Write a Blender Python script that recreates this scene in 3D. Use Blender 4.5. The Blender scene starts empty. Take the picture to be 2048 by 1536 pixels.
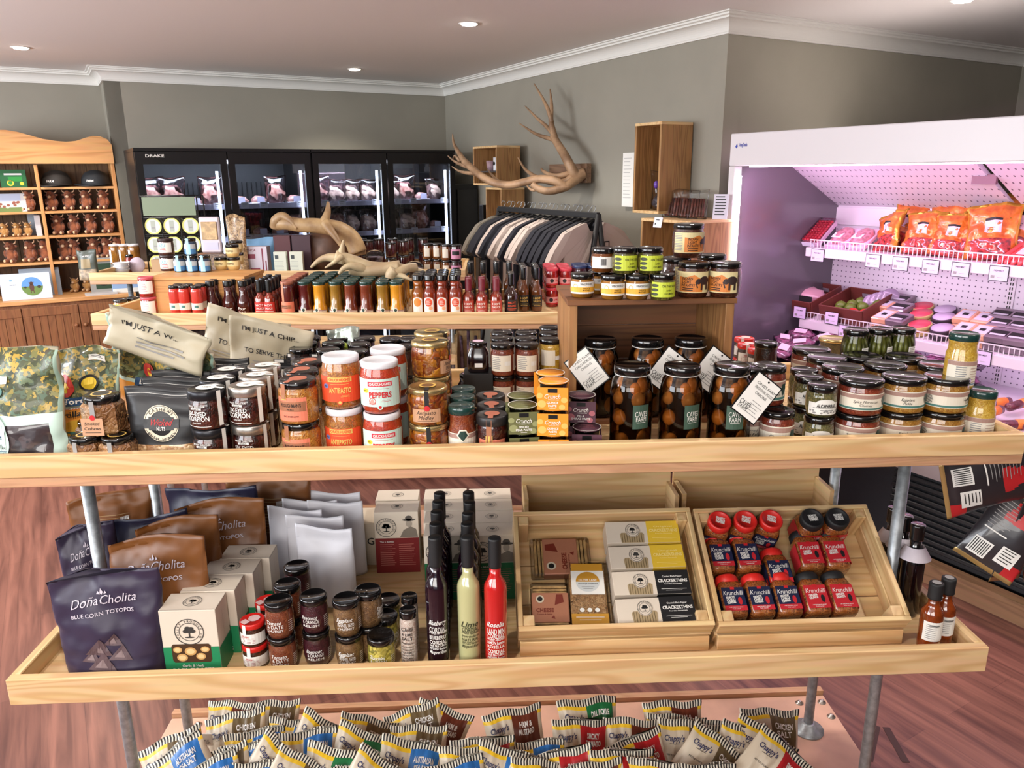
import bpy, math, random
from mathutils import Vector, Matrix, noise
R = math.radians
random.seed(7)
SC = bpy.context.scene
COL = SC.collection

# ------------------------------------------------------------------ camera, world, exposure
CH = 1.68
FPX = 1539.0
PITCH, ROLL = R(15.3), R(.5)
cam_d = bpy.data.cameras.new('camera')
cam_d.sensor_fit = 'HORIZONTAL'
cam_d.sensor_width = 36
cam_d.lens = 36 * FPX / 2048
cam_d.clip_start = .02
cam_d.clip_end = 60
cam = bpy.data.objects.new('camera', cam_d)
COL.objects.link(cam)
_f = Vector((0, math.cos(PITCH), -math.sin(PITCH)))
_r = Vector((1, 0, 0))
_u = _r.cross(_f)
CR = _r * math.cos(ROLL) - _u * math.sin(ROLL)
CU = _u * math.cos(ROLL) + _r * math.sin(ROLL)
m = Matrix((CR, CU, -_f)).transposed().to_4x4()
m.translation = Vector((0, 0, CH))
cam.matrix_world = m
SC.camera = cam
SC.view_settings.view_transform = 'Standard'
SC.view_settings.look = 'None'
SC.view_settings.gamma = 1
SC.view_settings.use_curve_mapping = False
SC.view_settings.exposure = 0.3
w = bpy.data.worlds.new('daylight')
SC.world = w
w.use_nodes = True
w.node_tree.nodes['Background'].inputs[0].default_value = (.75, .85, 1, 1)
w.node_tree.nodes['Background'].inputs[1].default_value = .6
try:
    SC.cycles.max_bounces = 7
    SC.cycles.diffuse_bounces = 3
    SC.cycles.glossy_bounces = 3
    SC.cycles.transparent_max_bounces = 12
    SC.cycles.sample_clamp_indirect = 4
    SC.cycles.caustics_reflective = False
    SC.cycles.caustics_refractive = False
except Exception:
    pass

def ray(px, py):
    return (_f * FPX + CR * (px - 1024) + CU * (768 - py)).normalized()

def at(px, py, z):
    d = ray(px, py)
    return Vector((0, 0, CH)) + d * ((z - CH) / d.z)

def atY(px, py, Y):
    d = ray(px, py)
    return Vector((0, 0, CH)) + d * (Y / d.y)

def onwall(px, py, p0, d):
    n = Vector((-d[1], d[0], 0))
    r = ray(px, py)
    return Vector((0, 0, CH)) + r * ((Vector((p0[0], p0[1], 0)).dot(n)) / r.dot(n))

TH = R(59.6)
E1 = Vector((math.sin(TH), math.cos(TH), 0))
E2 = Vector((-math.cos(TH), math.sin(TH), 0))
PA = Vector((-.545, 6.9, 0))
PB = Vector((1.045, 3.97, 0))
CEIL = 2.4

# ------------------------------------------------------------------ lights
def area(name, loc, target, sx, sy, power, col):
    l = bpy.data.lights.new(name, 'AREA')
    l.shape = 'RECTANGLE'
    l.size, l.size_y, l.energy, l.color = sx, sy, power, col
    o = bpy.data.objects.new(name, l)
    o.location = loc
    o.rotation_euler = (Vector(target) - Vector(loc)).to_track_quat('-Z', 'Y').to_euler()
    COL.objects.link(o)
    return o

area('window_daylight', (-.85, -1.75, 1.85), (-.1, 3.2, 1.3), 2.7, .8, 50, (1, .96, .91))
for _i, (_k, _p) in enumerate(((-.3, 66), (2.6, 135))):
    _c = Vector((-3.15, -.3, 1.8)) + E2 * (_k + .3) + E1 * (.0 if _i == 0 else -.0)
    area('window_daylight_side', _c, _c + E1 * 3 + Vector((0, 0, .05)), 2.1, 1.0, _p, (.90, .94, 1))  # soft lamps added along the windowless left wall to brighten the whole room
DOWN = [(41, 95), (938, 47), (709, 138), (1925, 0)]
DL = [at(x, y, CEIL) for x, y in DOWN] + [Vector(v) for v in ((-1.3, 2.3, CEIL), (.6, 2.3, CEIL), (-.4, .6, CEIL), (1.7, 1.2, CEIL), (-2.6, 2.9, CEIL))]
for p in DL:
    l = bpy.data.lights.new('downlight_beam', 'SPOT')
    l.energy = 46
    l.spot_size = R(125)
    l.spot_blend = .6
    l.shadow_soft_size = .04
    l.color = (1, .93, .84)
    o = bpy.data.objects.new('downlight_beam', l)
    o.location = p - Vector((0, 0, .02))
    COL.objects.link(o)

# ------------------------------------------------------------------ materials
def lin(c):
    return tuple(((x / 255) / 12.92 if x / 255 <= .04045 else ((x / 255 + .055) / 1.055) ** 2.4) for x in c) + (1,)

MATS = {}

def M(name, c=(200, 200, 200), rough=.5, metal=0, coat=0, spec=.5, bump=0, bscale=40, var=0, vscale=8, emit=0, c2=None, sheen=0):
    if name in MATS:
        return MATS[name]
    mt = bpy.data.materials.new(name)
    mt.use_nodes = True
    nt = mt.node_tree
    b = nt.nodes['Principled BSDF']
    b.inputs['Base Color'].default_value = lin(c)
    b.inputs['Roughness'].default_value = rough
    b.inputs['Metallic'].default_value = metal
    b.inputs['Coat Weight'].default_value = coat
    b.inputs['Coat Roughness'].default_value = .04
    b.inputs['Specular IOR Level'].default_value = spec
    if sheen:
        b.inputs['Sheen Weight'].default_value = sheen
    if emit:
        b.inputs['Emission Color'].default_value = lin(c)
        b.inputs['Emission Strength'].default_value = emit
    if bump or c2 or var:
        tc = nt.nodes.new('ShaderNodeTexCoord')
    if c2 or var:
        n = nt.nodes.new('ShaderNodeTexNoise')
        n.inputs['Scale'].default_value = vscale
        n.inputs['Detail'].default_value = 4
        nt.links.new(tc.outputs['Object'], n.inputs['Vector'])
        rp = nt.nodes.new('ShaderNodeValToRGB')
        rp.color_ramp.elements[0].position = .38
        rp.color_ramp.elements[1].position = .62
        rp.color_ramp.elements[0].color = lin(c)
        rp.color_ramp.elements[1].color = lin(c2 if c2 else [max(0, x * (1 - var)) for x in c])
        nt.links.new(n.outputs['Fac'], rp.inputs['Fac'])
        nt.links.new(rp.outputs['Color'], b.inputs['Base Color'])
    if bump:
        n = nt.nodes.new('ShaderNodeTexNoise')
        n.inputs['Scale'].default_value = bscale
        nt.links.new(tc.outputs['Object'], n.inputs['Vector'])
        bp = nt.nodes.new('ShaderNodeBump')
        bp.inputs['Strength'].default_value = bump
        bp.inputs['Distance'].default_value = .01
        nt.links.new(n.outputs['Fac'], bp.inputs['Height'])
        nt.links.new(bp.outputs['Normal'], b.inputs['Normal'])
    MATS[name] = mt
    return mt

def wood(name, base, dark, axis=0, scale=1, rough=.5, ring=9):
    if name in MATS:
        return MATS[name]
    mt = bpy.data.materials.new(name)
    mt.use_nodes = True
    nt = mt.node_tree
    b = nt.nodes['Principled BSDF']
    b.inputs['Roughness'].default_value = rough
    tc = nt.nodes.new('ShaderNodeTexCoord')
    mp = nt.nodes.new('ShaderNodeMapping')
    s = [9 * scale] * 3
    s[axis] = .8 * scale
    mp.inputs['Scale'].default_value = s
    nt.links.new(tc.outputs['Object'], mp.inputs['Vector'])
    n = nt.nodes.new('ShaderNodeTexNoise')
    n.inputs['Scale'].default_value = 1.3
    n.inputs['Detail'].default_value = 2
    n.inputs['Distortion'].default_value = .4
    nt.links.new(mp.outputs[0], n.inputs['Vector'])
    mu = nt.nodes.new('ShaderNodeMath')
    mu.operation = 'MULTIPLY'
    mu.inputs[1].default_value = ring
    nt.links.new(n.outputs['Fac'], mu.inputs[0])
    pp = nt.nodes.new('ShaderNodeMath')
    pp.operation = 'PINGPONG'
    pp.inputs[1].default_value = .5
    nt.links.new(mu.outputs[0], pp.inputs[0])
    fine = nt.nodes.new('ShaderNodeTexNoise')
    fine.inputs['Scale'].default_value = 9
    fine.inputs['Detail'].default_value = 3
    nt.links.new(mp.outputs[0], fine.inputs['Vector'])
    rp = nt.nodes.new('ShaderNodeValToRGB')
    rp.color_ramp.elements[0].position = .05
    rp.color_ramp.elements[0].color = lin(dark)
    rp.color_ramp.elements[1].position = .32
    rp.color_ramp.elements[1].color = lin(base)
    nt.links.new(pp.outputs[0], rp.inputs['Fac'])
    mx = nt.nodes.new('ShaderNodeMixRGB')
    mx.blend_type = 'MULTIPLY'
    mx.inputs[0].default_value = .35
    nt.links.new(rp.outputs[0], mx.inputs[1])
    nt.links.new(fine.outputs['Color'], mx.inputs[2])
    hs = nt.nodes.new('ShaderNodeMixRGB')
    hs.inputs[0].default_value = .35
    hs.inputs[2].default_value = lin(base)
    nt.links.new(mx.outputs[0], hs.inputs[1])
    nt.links.new(hs.outputs[0], b.inputs['Base Color'])
    MATS[name] = mt
    return mt

def chunk(name, cols, scale=60, coat=1, bump=.3, rough=.35):
    """Food behind glass: cells of several colours under a clear coat."""
    if name in MATS:
        return MATS[name]
    mt = bpy.data.materials.new(name)
    mt.use_nodes = True
    nt = mt.node_tree
    b = nt.nodes['Principled BSDF']
    b.inputs['Roughness'].default_value = rough
    b.inputs['Coat Weight'].default_value = coat
    b.inputs['Coat Roughness'].default_value = .03
    tc = nt.nodes.new('ShaderNodeTexCoord')
    v = nt.nodes.new('ShaderNodeTexVoronoi')
    v.inputs['Scale'].default_value = scale
    nz = nt.nodes.new('ShaderNodeTexNoise')
    nz.inputs['Scale'].default_value = scale * .8
    mxv = nt.nodes.new('ShaderNodeMixRGB')
    mxv.inputs[0].default_value = .04
    nt.links.new(tc.outputs['Object'], mxv.inputs[1])
    nt.links.new(tc.outputs['Object'], nz.inputs['Vector'])
    nt.links.new(nz.outputs['Color'], mxv.inputs[2])
    nt.links.new(mxv.outputs[0], v.inputs['Vector'])
    sp = nt.nodes.new('ShaderNodeSeparateColor')
    nt.links.new(v.outputs['Color'], sp.inputs[0])
    rp = nt.nodes.new('ShaderNodeValToRGB')
    rp.color_ramp.interpolation = 'LINEAR'
    e = rp.color_ramp.elements
    while len(e) < len(cols):
        e.new(.5)
    for i, c in enumerate(cols):
        e[i].position = i / (len(cols) - 1)
        e[i].color = lin(c)
    nt.links.new(sp.outputs[0], rp.inputs['Fac'])
    nt.links.new(rp.outputs[0], b.inputs['Base Color'])
    if bump:
        bp = nt.nodes.new('ShaderNodeBump')
        bp.inputs['Strength'].default_value = bump
        bp.inputs['Distance'].default_value = .004
        bp.invert = True
        nt.links.new(v.outputs['Distance'], bp.inputs['Height'])
        nt.links.new(bp.outputs['Normal'], b.inputs['Normal'])
    MATS[name] = mt
    return mt

def clear(name, tint=(255, 255, 255), k=1.45, rough=.03, gloss=1.0):
    """Thin clear glass or film: see-through with a mirror-like sheen."""
    if name in MATS:
        return MATS[name]
    mt = bpy.data.materials.new(name)
    mt.use_nodes = True
    nt = mt.node_tree
    nt.nodes.remove(nt.nodes['Principled BSDF'])
    out = nt.nodes['Material Output']
    t = nt.nodes.new('ShaderNodeBsdfTransparent')
    t.inputs[0].default_value = lin(tint)
    g = nt.nodes.new('ShaderNodeBsdfGlossy')
    g.inputs['Roughness'].default_value = rough
    fr = nt.nodes.new('ShaderNodeFresnel')
    fr.inputs[0].default_value = k
    mu = nt.nodes.new('ShaderNodeMath')
    mu.operation = 'MULTIPLY'
    mu.inputs[1].default_value = gloss
    nt.links.new(fr.outputs[0], mu.inputs[0])
    mx = nt.nodes.new('ShaderNodeMixShader')
    nt.links.new(mu.outputs[0], mx.inputs[0])
    nt.links.new(t.outputs[0], mx.inputs[1])
    nt.links.new(g.outputs[0], mx.inputs[2])
    nt.links.new(mx.outputs[0], out.inputs[0])
    MATS[name] = mt
    return mt

white = M('white_paper', (236, 234, 228), .55)
cream = M('cream_paper', (226, 214, 190), .6)
black = M('black_plastic', (16, 16, 17), .35)
blackm = M('black_matte', (24, 24, 26), .6)
ink = M('ink_black', (22, 20, 20), .6)
inkw = M('ink_white', (235, 232, 226), .6)
lid_black = M('black_lid_paint', (14, 13, 14), .16, coat=.6)
lid_gold = M('gold_lid', (206, 184, 130), .25, metal=.85)
lid_silver = M('silver_lid', (196, 190, 182), .3, metal=.9)
lid_white = M('white_lid', (226, 226, 232), .3, coat=.3)
lid_green = M('dark_green_lid', (24, 58, 54), .2, coat=.6)
lid_red = M('red_lid', (206, 32, 28), .35, coat=.3)
lid_pink = M('rose_red_lid', (205, 62, 80), .35)
lid_blue = M('navy_lid', (32, 48, 90), .35)
pine = wood('pine_board', (236, 200, 148), (208, 160, 104), 0, 1.0)
pinez = wood('pine_board_upright', (232, 196, 144), (200, 152, 98), 2, 1.0)
piney = wood('pine_board_deep', (232, 196, 144), (204, 156, 100), 1, 1.0)
ply = wood('plywood_edge', (206, 160, 122), (186, 138, 102), 0, 2)
oldwood = wood('crate_board', (138, 88, 52), (92, 54, 30), 0, 1.2, .5)
oldwoodz = wood('crate_board_upright', (178, 128, 78), (124, 78, 44), 2, 1.2, .5)
steel = M('galvanised_pipe', (176, 182, 186), .42, metal=.55, var=.15, vscale=60)

# ------------------------------------------------------------------ mesh building
GC = {}

def glyphs(s, bold=0):
    k = (s, bold)
    if k in GC:
        return GC[k]
    cu = bpy.data.curves.new('lettering', 'FONT')
    cu.body = s
    cu.size = 1
    cu.resolution_u = 2
    cu.offset = bold
    cu.align_x = 'CENTER'
    cu.fill_mode = 'FRONT'
    o = bpy.data.objects.new('lettering', cu)
    COL.objects.link(o)
    dg = bpy.context.evaluated_depsgraph_get()
    me = o.evaluated_get(dg).to_mesh()
    vs = [(v.co.x, v.co.y) for v in me.vertices]
    fs = [tuple(p.vertices) for p in me.polygons]
    o.evaluated_get(dg).to_mesh_clear()
    bpy.data.objects.remove(o)
    bpy.data.curves.remove(cu)
    if vs:
        xs = [v[0] for v in vs]
        ys = [v[1] for v in vs]
        cx, cy = (min(xs) + max(xs)) / 2, (min(ys) + max(ys)) / 2
        vs = [(x - cx, y - cy) for x, y in vs]
        GC[k] = (vs, fs, max(xs) - min(xs), max(ys) - min(ys))
    else:
        GC[k] = ([], [], 1, 1)
    return GC[k]

class MB:
    def __init__(s):
        s.v, s.f, s.mi, s.sm, s.mats = [], [], [], [], []

    def mat(s, m):
        if m not in s.mats:
            s.mats.append(m)
        return s.mats.index(m)

    def add(s, vs, fs, m, smooth=False, mis=None):
        o = len(s.v)
        k = s.mat(m) if m else 0
        s.v += [tuple(v) for v in vs]
        for i, f in enumerate(fs):
            s.f.append(tuple(o + j for j in f))
            s.mi.append(s.mat(mis[i]) if mis else k)
            s.sm.append(smooth)
        return s

    def box(s, x0, x1, y0, y1, z0, z1, m, bev=0):
        if bev:
            b = min(bev, (x1 - x0) / 3, (y1 - y0) / 3, (z1 - z0) / 3)
            vs, ring = [], []
            for sx, sy, sz in [(a, b_, c) for a in (0, 1) for b_ in (0, 1) for c in (0, 1)]:
                X, Y, Z = (x0, x1)[sx], (y0, y1)[sy], (z0, z1)[sz]
                dx, dy, dz = (b, -b)[sx], (b, -b)[sy], (b, -b)[sz]
                vs += [(X, Y + dy, Z + dz), (X + dx, Y, Z + dz), (X + dx, Y + dy, Z)]
            def V(a, b_, c, k):
                return ((a * 2 + b_) * 2 + c) * 3 + k
            fs = []
            for a in (0, 1):
                q = [V(a, 0, 0, 0), V(a, 0, 1, 0), V(a, 1, 1, 0), V(a, 1, 0, 0)]
                fs.append(q if a == 0 else q[::-1])
                q = [V(0, a, 0, 1), V(1, a, 0, 1), V(1, a, 1, 1), V(0, a, 1, 1)]
                fs.append(q if a == 0 else q[::-1])
                q = [V(0, 0, a, 2), V(0, 1, a, 2), V(1, 1, a, 2), V(1, 0, a, 2)]
                fs.append(q if a == 0 else q[::-1])
            for p in (0, 1):
                for q_ in (0, 1):
                    fs.append([V(p, q_, 0, 0), V(p, q_, 1, 0), V(p, q_, 1, 1), V(p, q_, 0, 1)])
                    fs.append([V(p, 0, q_, 0), V(p, 1, q_, 0), V(p, 1, q_, 2), V(p, 0, q_, 2)])
                    fs.append([V(0, p, q_, 1), V(1, p, q_, 1), V(1, p, q_, 2), V(0, p, q_, 2)])
            for a in (0, 1):
                for b_ in (0, 1):
                    for c in (0, 1):
                        fs.append([V(a, b_, c, 0), V(a, b_, c, 1), V(a, b_, c, 2)])
            return s.add(vs, fs, m)
        vs = [(x, y, z) for x in (x0, x1) for y in (y0, y1) for z in (z0, z1)]
        return s.add(vs, [(0, 1, 3, 2), (4, 6, 7, 5), (0, 4, 5, 1), (2, 3, 7, 6), (0, 2, 6, 4), (1, 5, 7, 3)], m)

    def lathe(s, prof, m, seg=28, c=(0, 0, 0), sq=0, smooth=True, rot=0):
        """prof: (radius, height); sq > 0 squares the section."""
        vs, fs = [], []
        n = len(prof)
        for r, z in prof:
            for i in range(seg):
                a = 2 * math.pi * i / seg + rot
                k = 1
                if sq:
                    k = 1 / (abs(math.cos(a)) ** sq + abs(math.sin(a)) ** sq) ** (1 / sq)
                vs.append((c[0] + r * k * math.cos(a), c[1] + r * k * math.sin(a), c[2] + z))
        for j in range(n - 1):
            for i in range(seg):
                a, b = j * seg + i, j * seg + (i + 1) % seg
                fs.append((a, b, b + seg, a + seg))
        fs.append(tuple(range(seg))[::-1])
        fs.append(tuple((n - 1) * seg + i for i in range(seg)))
        return s.add(vs, fs, m, smooth)

    def tube(s, pts, rad, m, seg=10, smooth=True):
        pts = [Vector(p) for p in pts]
        if not isinstance(rad, (list, tuple)):
            rad = [rad] * len(pts)
        vs, fs = [], []
        n = len(pts)
        ref = None
        for i, p in enumerate(pts):
            d = (pts[min(i + 1, n - 1)] - pts[max(i - 1, 0)])
            d = d.normalized() if d.length > 1e-9 else Vector((0, 0, 1))
            if ref is None:
                ref = d.orthogonal().normalized()
            a = (ref - d * ref.dot(d))
            a = a.normalized() if a.length > 1e-6 else d.orthogonal().normalized()
            ref = a
            b = d.cross(a)
            for k in range(seg):
                t = 2 * math.pi * k / seg
                vs.append(p + (a * math.cos(t) + b * math.sin(t)) * rad[i])
        for j in range(n - 1):
            for k in range(seg):
                q = (k + 1) % seg
                fs.append((j * seg + k, j * seg + q, (j + 1) * seg + q, (j + 1) * seg + k))
        fs.append(tuple(range(seg))[::-1])
        fs.append(tuple((n - 1) * seg + i for i in range(seg)))
        return s.add(vs, fs, m, smooth)

    def ell(s, c, r, m, seg=14, rings=8, nz=0, smooth=True):
        vs, fs = [], []
        for j in range(rings + 1):
            t = math.pi * j / rings
            for i in range(seg):
                a = 2 * math.pi * i / seg
                p = Vector((math.sin(t) * math.cos(a), math.sin(t) * math.sin(a), math.cos(t)))
                k = 1 + (nz * noise.noise(p * 2.3 + Vector(c) * 9) if nz else 0)
                vs.append((c[0] + p.x * r[0] * k, c[1] + p.y * r[1] * k, c[2] + p.z * r[2] * k))
        for j in range(rings):
            for i in range(seg):
                q = (i + 1) % seg
                fs.append((j * seg + i, (j + 1) * seg + i, (j + 1) * seg + q, j * seg + q))
        return s.add(vs, fs, m, smooth)

    def prism(s, poly, m, y0, y1, plane='xz', smooth=False):
        """poly: 2D outline, swept between y0 and y1 on the third axis."""
        n = len(poly)
        def P(a, b, t):
            return (a, t, b) if plane == 'xz' else (t, a, b) if plane == 'yz' else (a, b, t)
        vs = [P(a, b, y0) for a, b in poly] + [P(a, b, y1) for a, b in poly]
        fs = [tuple(range(n)), tuple(range(n, 2 * n))[::-1]] + [(i, i + n, (i + 1) % n + n, (i + 1) % n) for i in range(n)]
        return s.add(vs, fs, m, smooth)

    def xf(s, mat, start=0):
        s.v = s.v[:start] + [tuple(mat @ Vector(v)) for v in s.v[start:]]
        return s

    def build(s, name, parent=None, loc=(0, 0, 0), rz=0):
        me = bpy.data.meshes.new(name)
        me.from_pydata(s.v, [], s.f)
        for m in s.mats:
            me.materials.append(m)
        me.polygons.foreach_set('material_index', s.mi)
        me.polygons.foreach_set('use_smooth', s.sm)
        me.update()
        o = bpy.data.objects.new(name, me)
        o.location = loc
        o.rotation_euler = (0, 0, rz)
        COL.objects.link(o)
        if parent:
            o.parent = parent
        return o

class Dec:
    """Printed matter laid on a surface f(u, v, off) -> xyz."""
    def __init__(s, f, base=.0005):
        s.f, s.b, s.mb = f, base, MB()

    def P(s, pts, fs, m, L):
        s.mb.add([s.f(u, v, s.b + .00025 * L) for u, v in pts], fs, m)
        return s

    def rect(s, x0, y0, x1, y1, m, L=0, seg=None, rot=0, ny=1):
        seg = seg or max(1, int(abs(x1 - x0) / .006))
        cx, cy = (x0 + x1) / 2, (y0 + y1) / 2
        pts = []
        for j in range(ny + 1):
            for i in range(seg + 1):
                x, y = x0 + (x1 - x0) * i / seg - cx, y0 + (y1 - y0) * j / ny - cy
                pts.append((cx + x * math.cos(rot) - y * math.sin(rot), cy + x * math.sin(rot) + y * math.cos(rot)))
        n = seg + 1
        return s.P(pts, [(j * n + i, j * n + i + 1, (j + 1) * n + i + 1, (j + 1) * n + i) for j in range(ny) for i in range(seg)], m, L)

    def ell(s, cx, cy, rx, ry, m, L=1, n=24):
        if rx > .006:
            return s.poly([(cx + rx * math.cos(2 * math.pi * i / n), cy + ry * math.sin(2 * math.pi * i / n)) for i in range(n)], m, L)
        pts = [(cx, cy)] + [(cx + rx * math.cos(2 * math.pi * i / n), cy + ry * math.sin(2 * math.pi * i / n)) for i in range(n)]
        return s.P(pts, [(0, i + 1, (i + 1) % n + 1) for i in range(n)], m, L)

    def ring(s, cx, cy, r0, r1, m, L=1, n=28, k=1):
        pts = []
        for i in range(n):
            a = 2 * math.pi * i / n
            pts += [(cx + r0 * math.cos(a), cy + k * r0 * math.sin(a)), (cx + r1 * math.cos(a), cy + k * r1 * math.sin(a))]
        return s.P(pts, [(2 * i, 2 * i + 1, (2 * i + 3) % (2 * n), (2 * i + 2) % (2 * n)) for i in range(n)], m, L)

    def poly(s, pts, m, L=1):
        def clip(p, ax, k, sg):
            out = []
            for i in range(len(p)):
                a, b = p[i], p[(i + 1) % len(p)]
                da, db = sg * (a[ax] - k), sg * (b[ax] - k)
                if da >= 0:
                    out.append(a)
                if (da > 0 > db) or (da < 0 < db):
                    f = da / (da - db)
                    out.append((a[0] + (b[0] - a[0]) * f, a[1] + (b[1] - a[1]) * f))
            return out
        def cut(ps, ax, st):
            res = []
            for p in ps:
                lo, hi = min(q[ax] for q in p), max(q[ax] for q in p)
                n = max(1, math.ceil((hi - lo) / st))
                for i in range(n):
                    q = clip(clip(p, ax, lo + (hi - lo) * i / n, 1), ax, lo + (hi - lo) * (i + 1) / n, -1) if n > 1 else p
                    if len(q) > 2:
                        res.append(q)
            return res
        xs = [p[0] for p in pts]
        if max(xs) - min(xs) > .008:
            for q in cut(cut([list(pts)], 0, .006), 1, .02):
                s.P(q, [tuple(range(len(q)))], m, L)
            return s
        return s.P(pts, [tuple(range(len(pts)))], m, L)

    def text(s, t, cx, cy, h, m, L=2, w=None, bold=.012, shear=0, rot=0):
        vs, fs, W, H = glyphs(t, bold)
        k = h / .72
        kx = k if not w else w / W
        pts = []
        for x, y in vs:
            X, Y = x * kx + shear * y * k, y * k
            pts.append((cx + X * math.cos(rot) - Y * math.sin(rot), cy + X * math.sin(rot) + Y * math.cos(rot)))
        return s.P(pts, fs, m, L)

    def lines(s, x0, x1, y, n, dy, h, m, L=2, rag=.25):
        for i in range(n):
            s.rect(x0, y - i * dy, x1 - (x1 - x0) * rag * random.random(), y - i * dy + h, m, L, seg=3)
        return s

    def arc(s, t, cx, cy, r, h, m, L=2, mid=90, step=None, flip=False):
        n = len(t)
        step = step or math.degrees(h * .95 / r)
        for i, ch in enumerate(t):
            if ch == ' ':
                continue
            k = (i - (n - 1) / 2) * step
            a = R(mid - k if not flip else mid + k)
            s.text(ch, cx + r * math.cos(a), cy + r * math.sin(a), h, m, L, rot=a - math.pi / 2 if not flip else a + math.pi / 2)
        return s

    def build(s, name, parent):
        return s.mb.build(name, parent)

def cyl(r, z0=0):
    return lambda u, v, o: ((r + o) * math.sin(u / r), -(r + o) * math.cos(u / r), z0 + v)

def plane_y(y, z0=0):
    return lambda u, v, o: (u, y - o, z0 + v)

def plane_z(z, y0=0):
    return lambda u, v, o: (u, y0 + v, z + o)

def plane_x(x, z0=0):
    return lambda u, v, o: (x + o, u, z0 + v)

# ------------------------------------------------------------------ things
def tag(o, label=None, cat=None, group=None, kind=None):
    for k, v in (('label', label), ('category', cat), ('group', group), ('kind', kind)):
        if v:
            o[k] = v
    return o

def empty(name, loc=(0, 0, 0), rz=0, label=None, cat=None, group=None):
    o = bpy.data.objects.new(name, None)
    o.empty_display_size = .02
    o.location = loc
    o.rotation_euler = (0, 0, rz)
    COL.objects.link(o)
    return tag(o, label, cat, group)

CHILD = {}

def kids(o):
    if o.name not in CHILD:
        CHILD[o.name] = [c for c in COL.objects if c.parent == o]
    return CHILD[o.name]

def copy_tree(o, parent=None):
    c = o.copy()
    COL.objects.link(c)
    if parent:
        c.parent = parent
    CHILD[c.name] = [copy_tree(k, c) for k in kids(o)]
    return c

PROTO = {}
USED = set()
BUILD = {}

def kind(fn):
    BUILD[fn.__name__] = fn
    return fn

def put(k, loc, label, group=None, rz=0, rot=None, scale=None):
    """Place one more thing of kind k; the first is the one built."""
    if k not in PROTO:
        PROTO[k] = BUILD[k]()
        o = PROTO[k]
        kids(o)
        for c in kids(o):
            kids(c)
        CHILD[o.name] = kids(o)
        first = True
    else:
        o = copy_tree(PROTO[k])
        if 'group' in o:
            del o['group']
    o.location = loc
    o.rotation_euler = rot if rot else (0, 0, rz)
    if scale:
        o.scale = scale if isinstance(scale, (tuple, list)) else (scale,) * 3
    o['label'] = label
    if group:
        o['group'] = group
    return o

def frame(org, ang):
    c, s = math.cos(ang), math.sin(ang)
    return lambda x, y, z: Vector((org[0] + c * x - s * y, org[1] + s * x + c * y, org[2] + z))

ORD = ['front row', 'second row', 'third row', 'fourth row', 'fifth row', 'sixth row', 'seventh row', 'rearmost row']
NTH = ['first', 'second', 'third', 'fourth', 'fifth', 'sixth', 'seventh', 'eighth', 'ninth', 'tenth', 'eleventh', 'twelfth', 'thirteenth', 'fourteenth', 'fifteenth', 'sixteenth', 'seventeenth', 'eighteenth', 'nineteenth', 'twentieth']

# ================================================================== the room
ANG1 = math.atan2(E1.y, E1.x)      # along the fridge wall
ANG2 = math.atan2(-E2.y, -E2.x)    # along the meat case, towards the camera side
wallm = M('wall_paint', (152, 147, 134), .75, var=.05, vscale=1.5)
ceilm = M('ceiling_paint', (240, 235, 233), .8)
trimm = M('trim_paint', (228, 226, 220), .5)
S1 = PA - 2.57 * E1
S0 = S1 + .35 * E2
S00 = S0 - 3.6 * E1
SL = S00 - 8.2 * E2
PC = PB + 2.6 * E1
PR = PC - 9.0 * E2
chain = [SL, S00, S0, S1, PA, PB, PC, PR]
names = ['wall_left', 'wall_dresser_side', 'wall_return', 'wall_fridge_side', 'wall_antler_side', 'wall_far_right', 'wall_right']
for i, nm in enumerate(names):
    p, q = chain[i], chain[i + 1]
    d = (q - p).normalized()
    nrm = Vector((-d.y, d.x, 0))      # away from the room
    b = MB()
    vs = [p, q, q + nrm * .1, p + nrm * .1]
    b.add([(v.x, v.y, 0) for v in vs] + [(v.x, v.y, CEIL) for v in vs], [(0, 1, 5, 4), (1, 2, 6, 5), (2, 3, 7, 6), (3, 0, 4, 7), (4, 5, 6, 7), (3, 2, 1, 0)], wallm)
    tag(b.build(nm), kind='structure')
# back wall behind the camera, with the shop window
BW = -1.95
b = MB()
xa, xb = -6.5, 8.5
b.box(xa, -2.3, BW - .1, BW, 0, CEIL, wallm).box(.6, xb, BW - .1, BW, 0, CEIL, wallm).box(-2.3, .6, BW - .1, BW, 0, .6, wallm).box(-2.3, .6, BW - .1, BW, 2.2, CEIL, wallm)
tag(b.build('wall_back'), kind='structure')
b = MB()
for x in (-2.3, -.87, .56):
    b.box(x, x + .04, BW - .08, BW - .02, .6, 2.2, black)
b.box(-2.3, .6, BW - .08, BW - .02, .6, .64, black).box(-2.3, .6, BW - .08, BW - .02, 2.16, 2.2, black)
tag(b.build('window_1'), kind='structure')
floorm = bpy.data.materials.new('floor_planks')
floorm.use_nodes = True
nt = floorm.node_tree
bs = nt.nodes['Principled BSDF']
bs.inputs['Roughness'].default_value = .34
tc = nt.nodes.new('ShaderNodeTexCoord')
mp = nt.nodes.new('ShaderNodeMapping')
mp.inputs['Rotation'].default_value = (0, 0, -math.atan2(E2.y, E2.x))
nt.links.new(tc.outputs['Object'], mp.inputs['Vector'])
br = nt.nodes.new('ShaderNodeTexBrick')
br.inputs['Scale'].default_value = 1
br.inputs['Brick Width'].default_value = 1.1
br.inputs['Row Height'].default_value = .125
br.inputs['Mortar Size'].default_value = .0009
br.inputs['Color1'].default_value = lin((142, 96, 82))
br.inputs['Color2'].default_value = lin((96, 58, 50))
br.inputs['Mortar'].default_value = lin((60, 36, 32))
nt.links.new(mp.outputs[0], br.inputs['Vector'])
m2 = nt.nodes.new('ShaderNodeMapping')
m2.inputs['Scale'].default_value = (1.6, 22, 1)
nt.links.new(mp.outputs[0], m2.inputs['Vector'])
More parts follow.
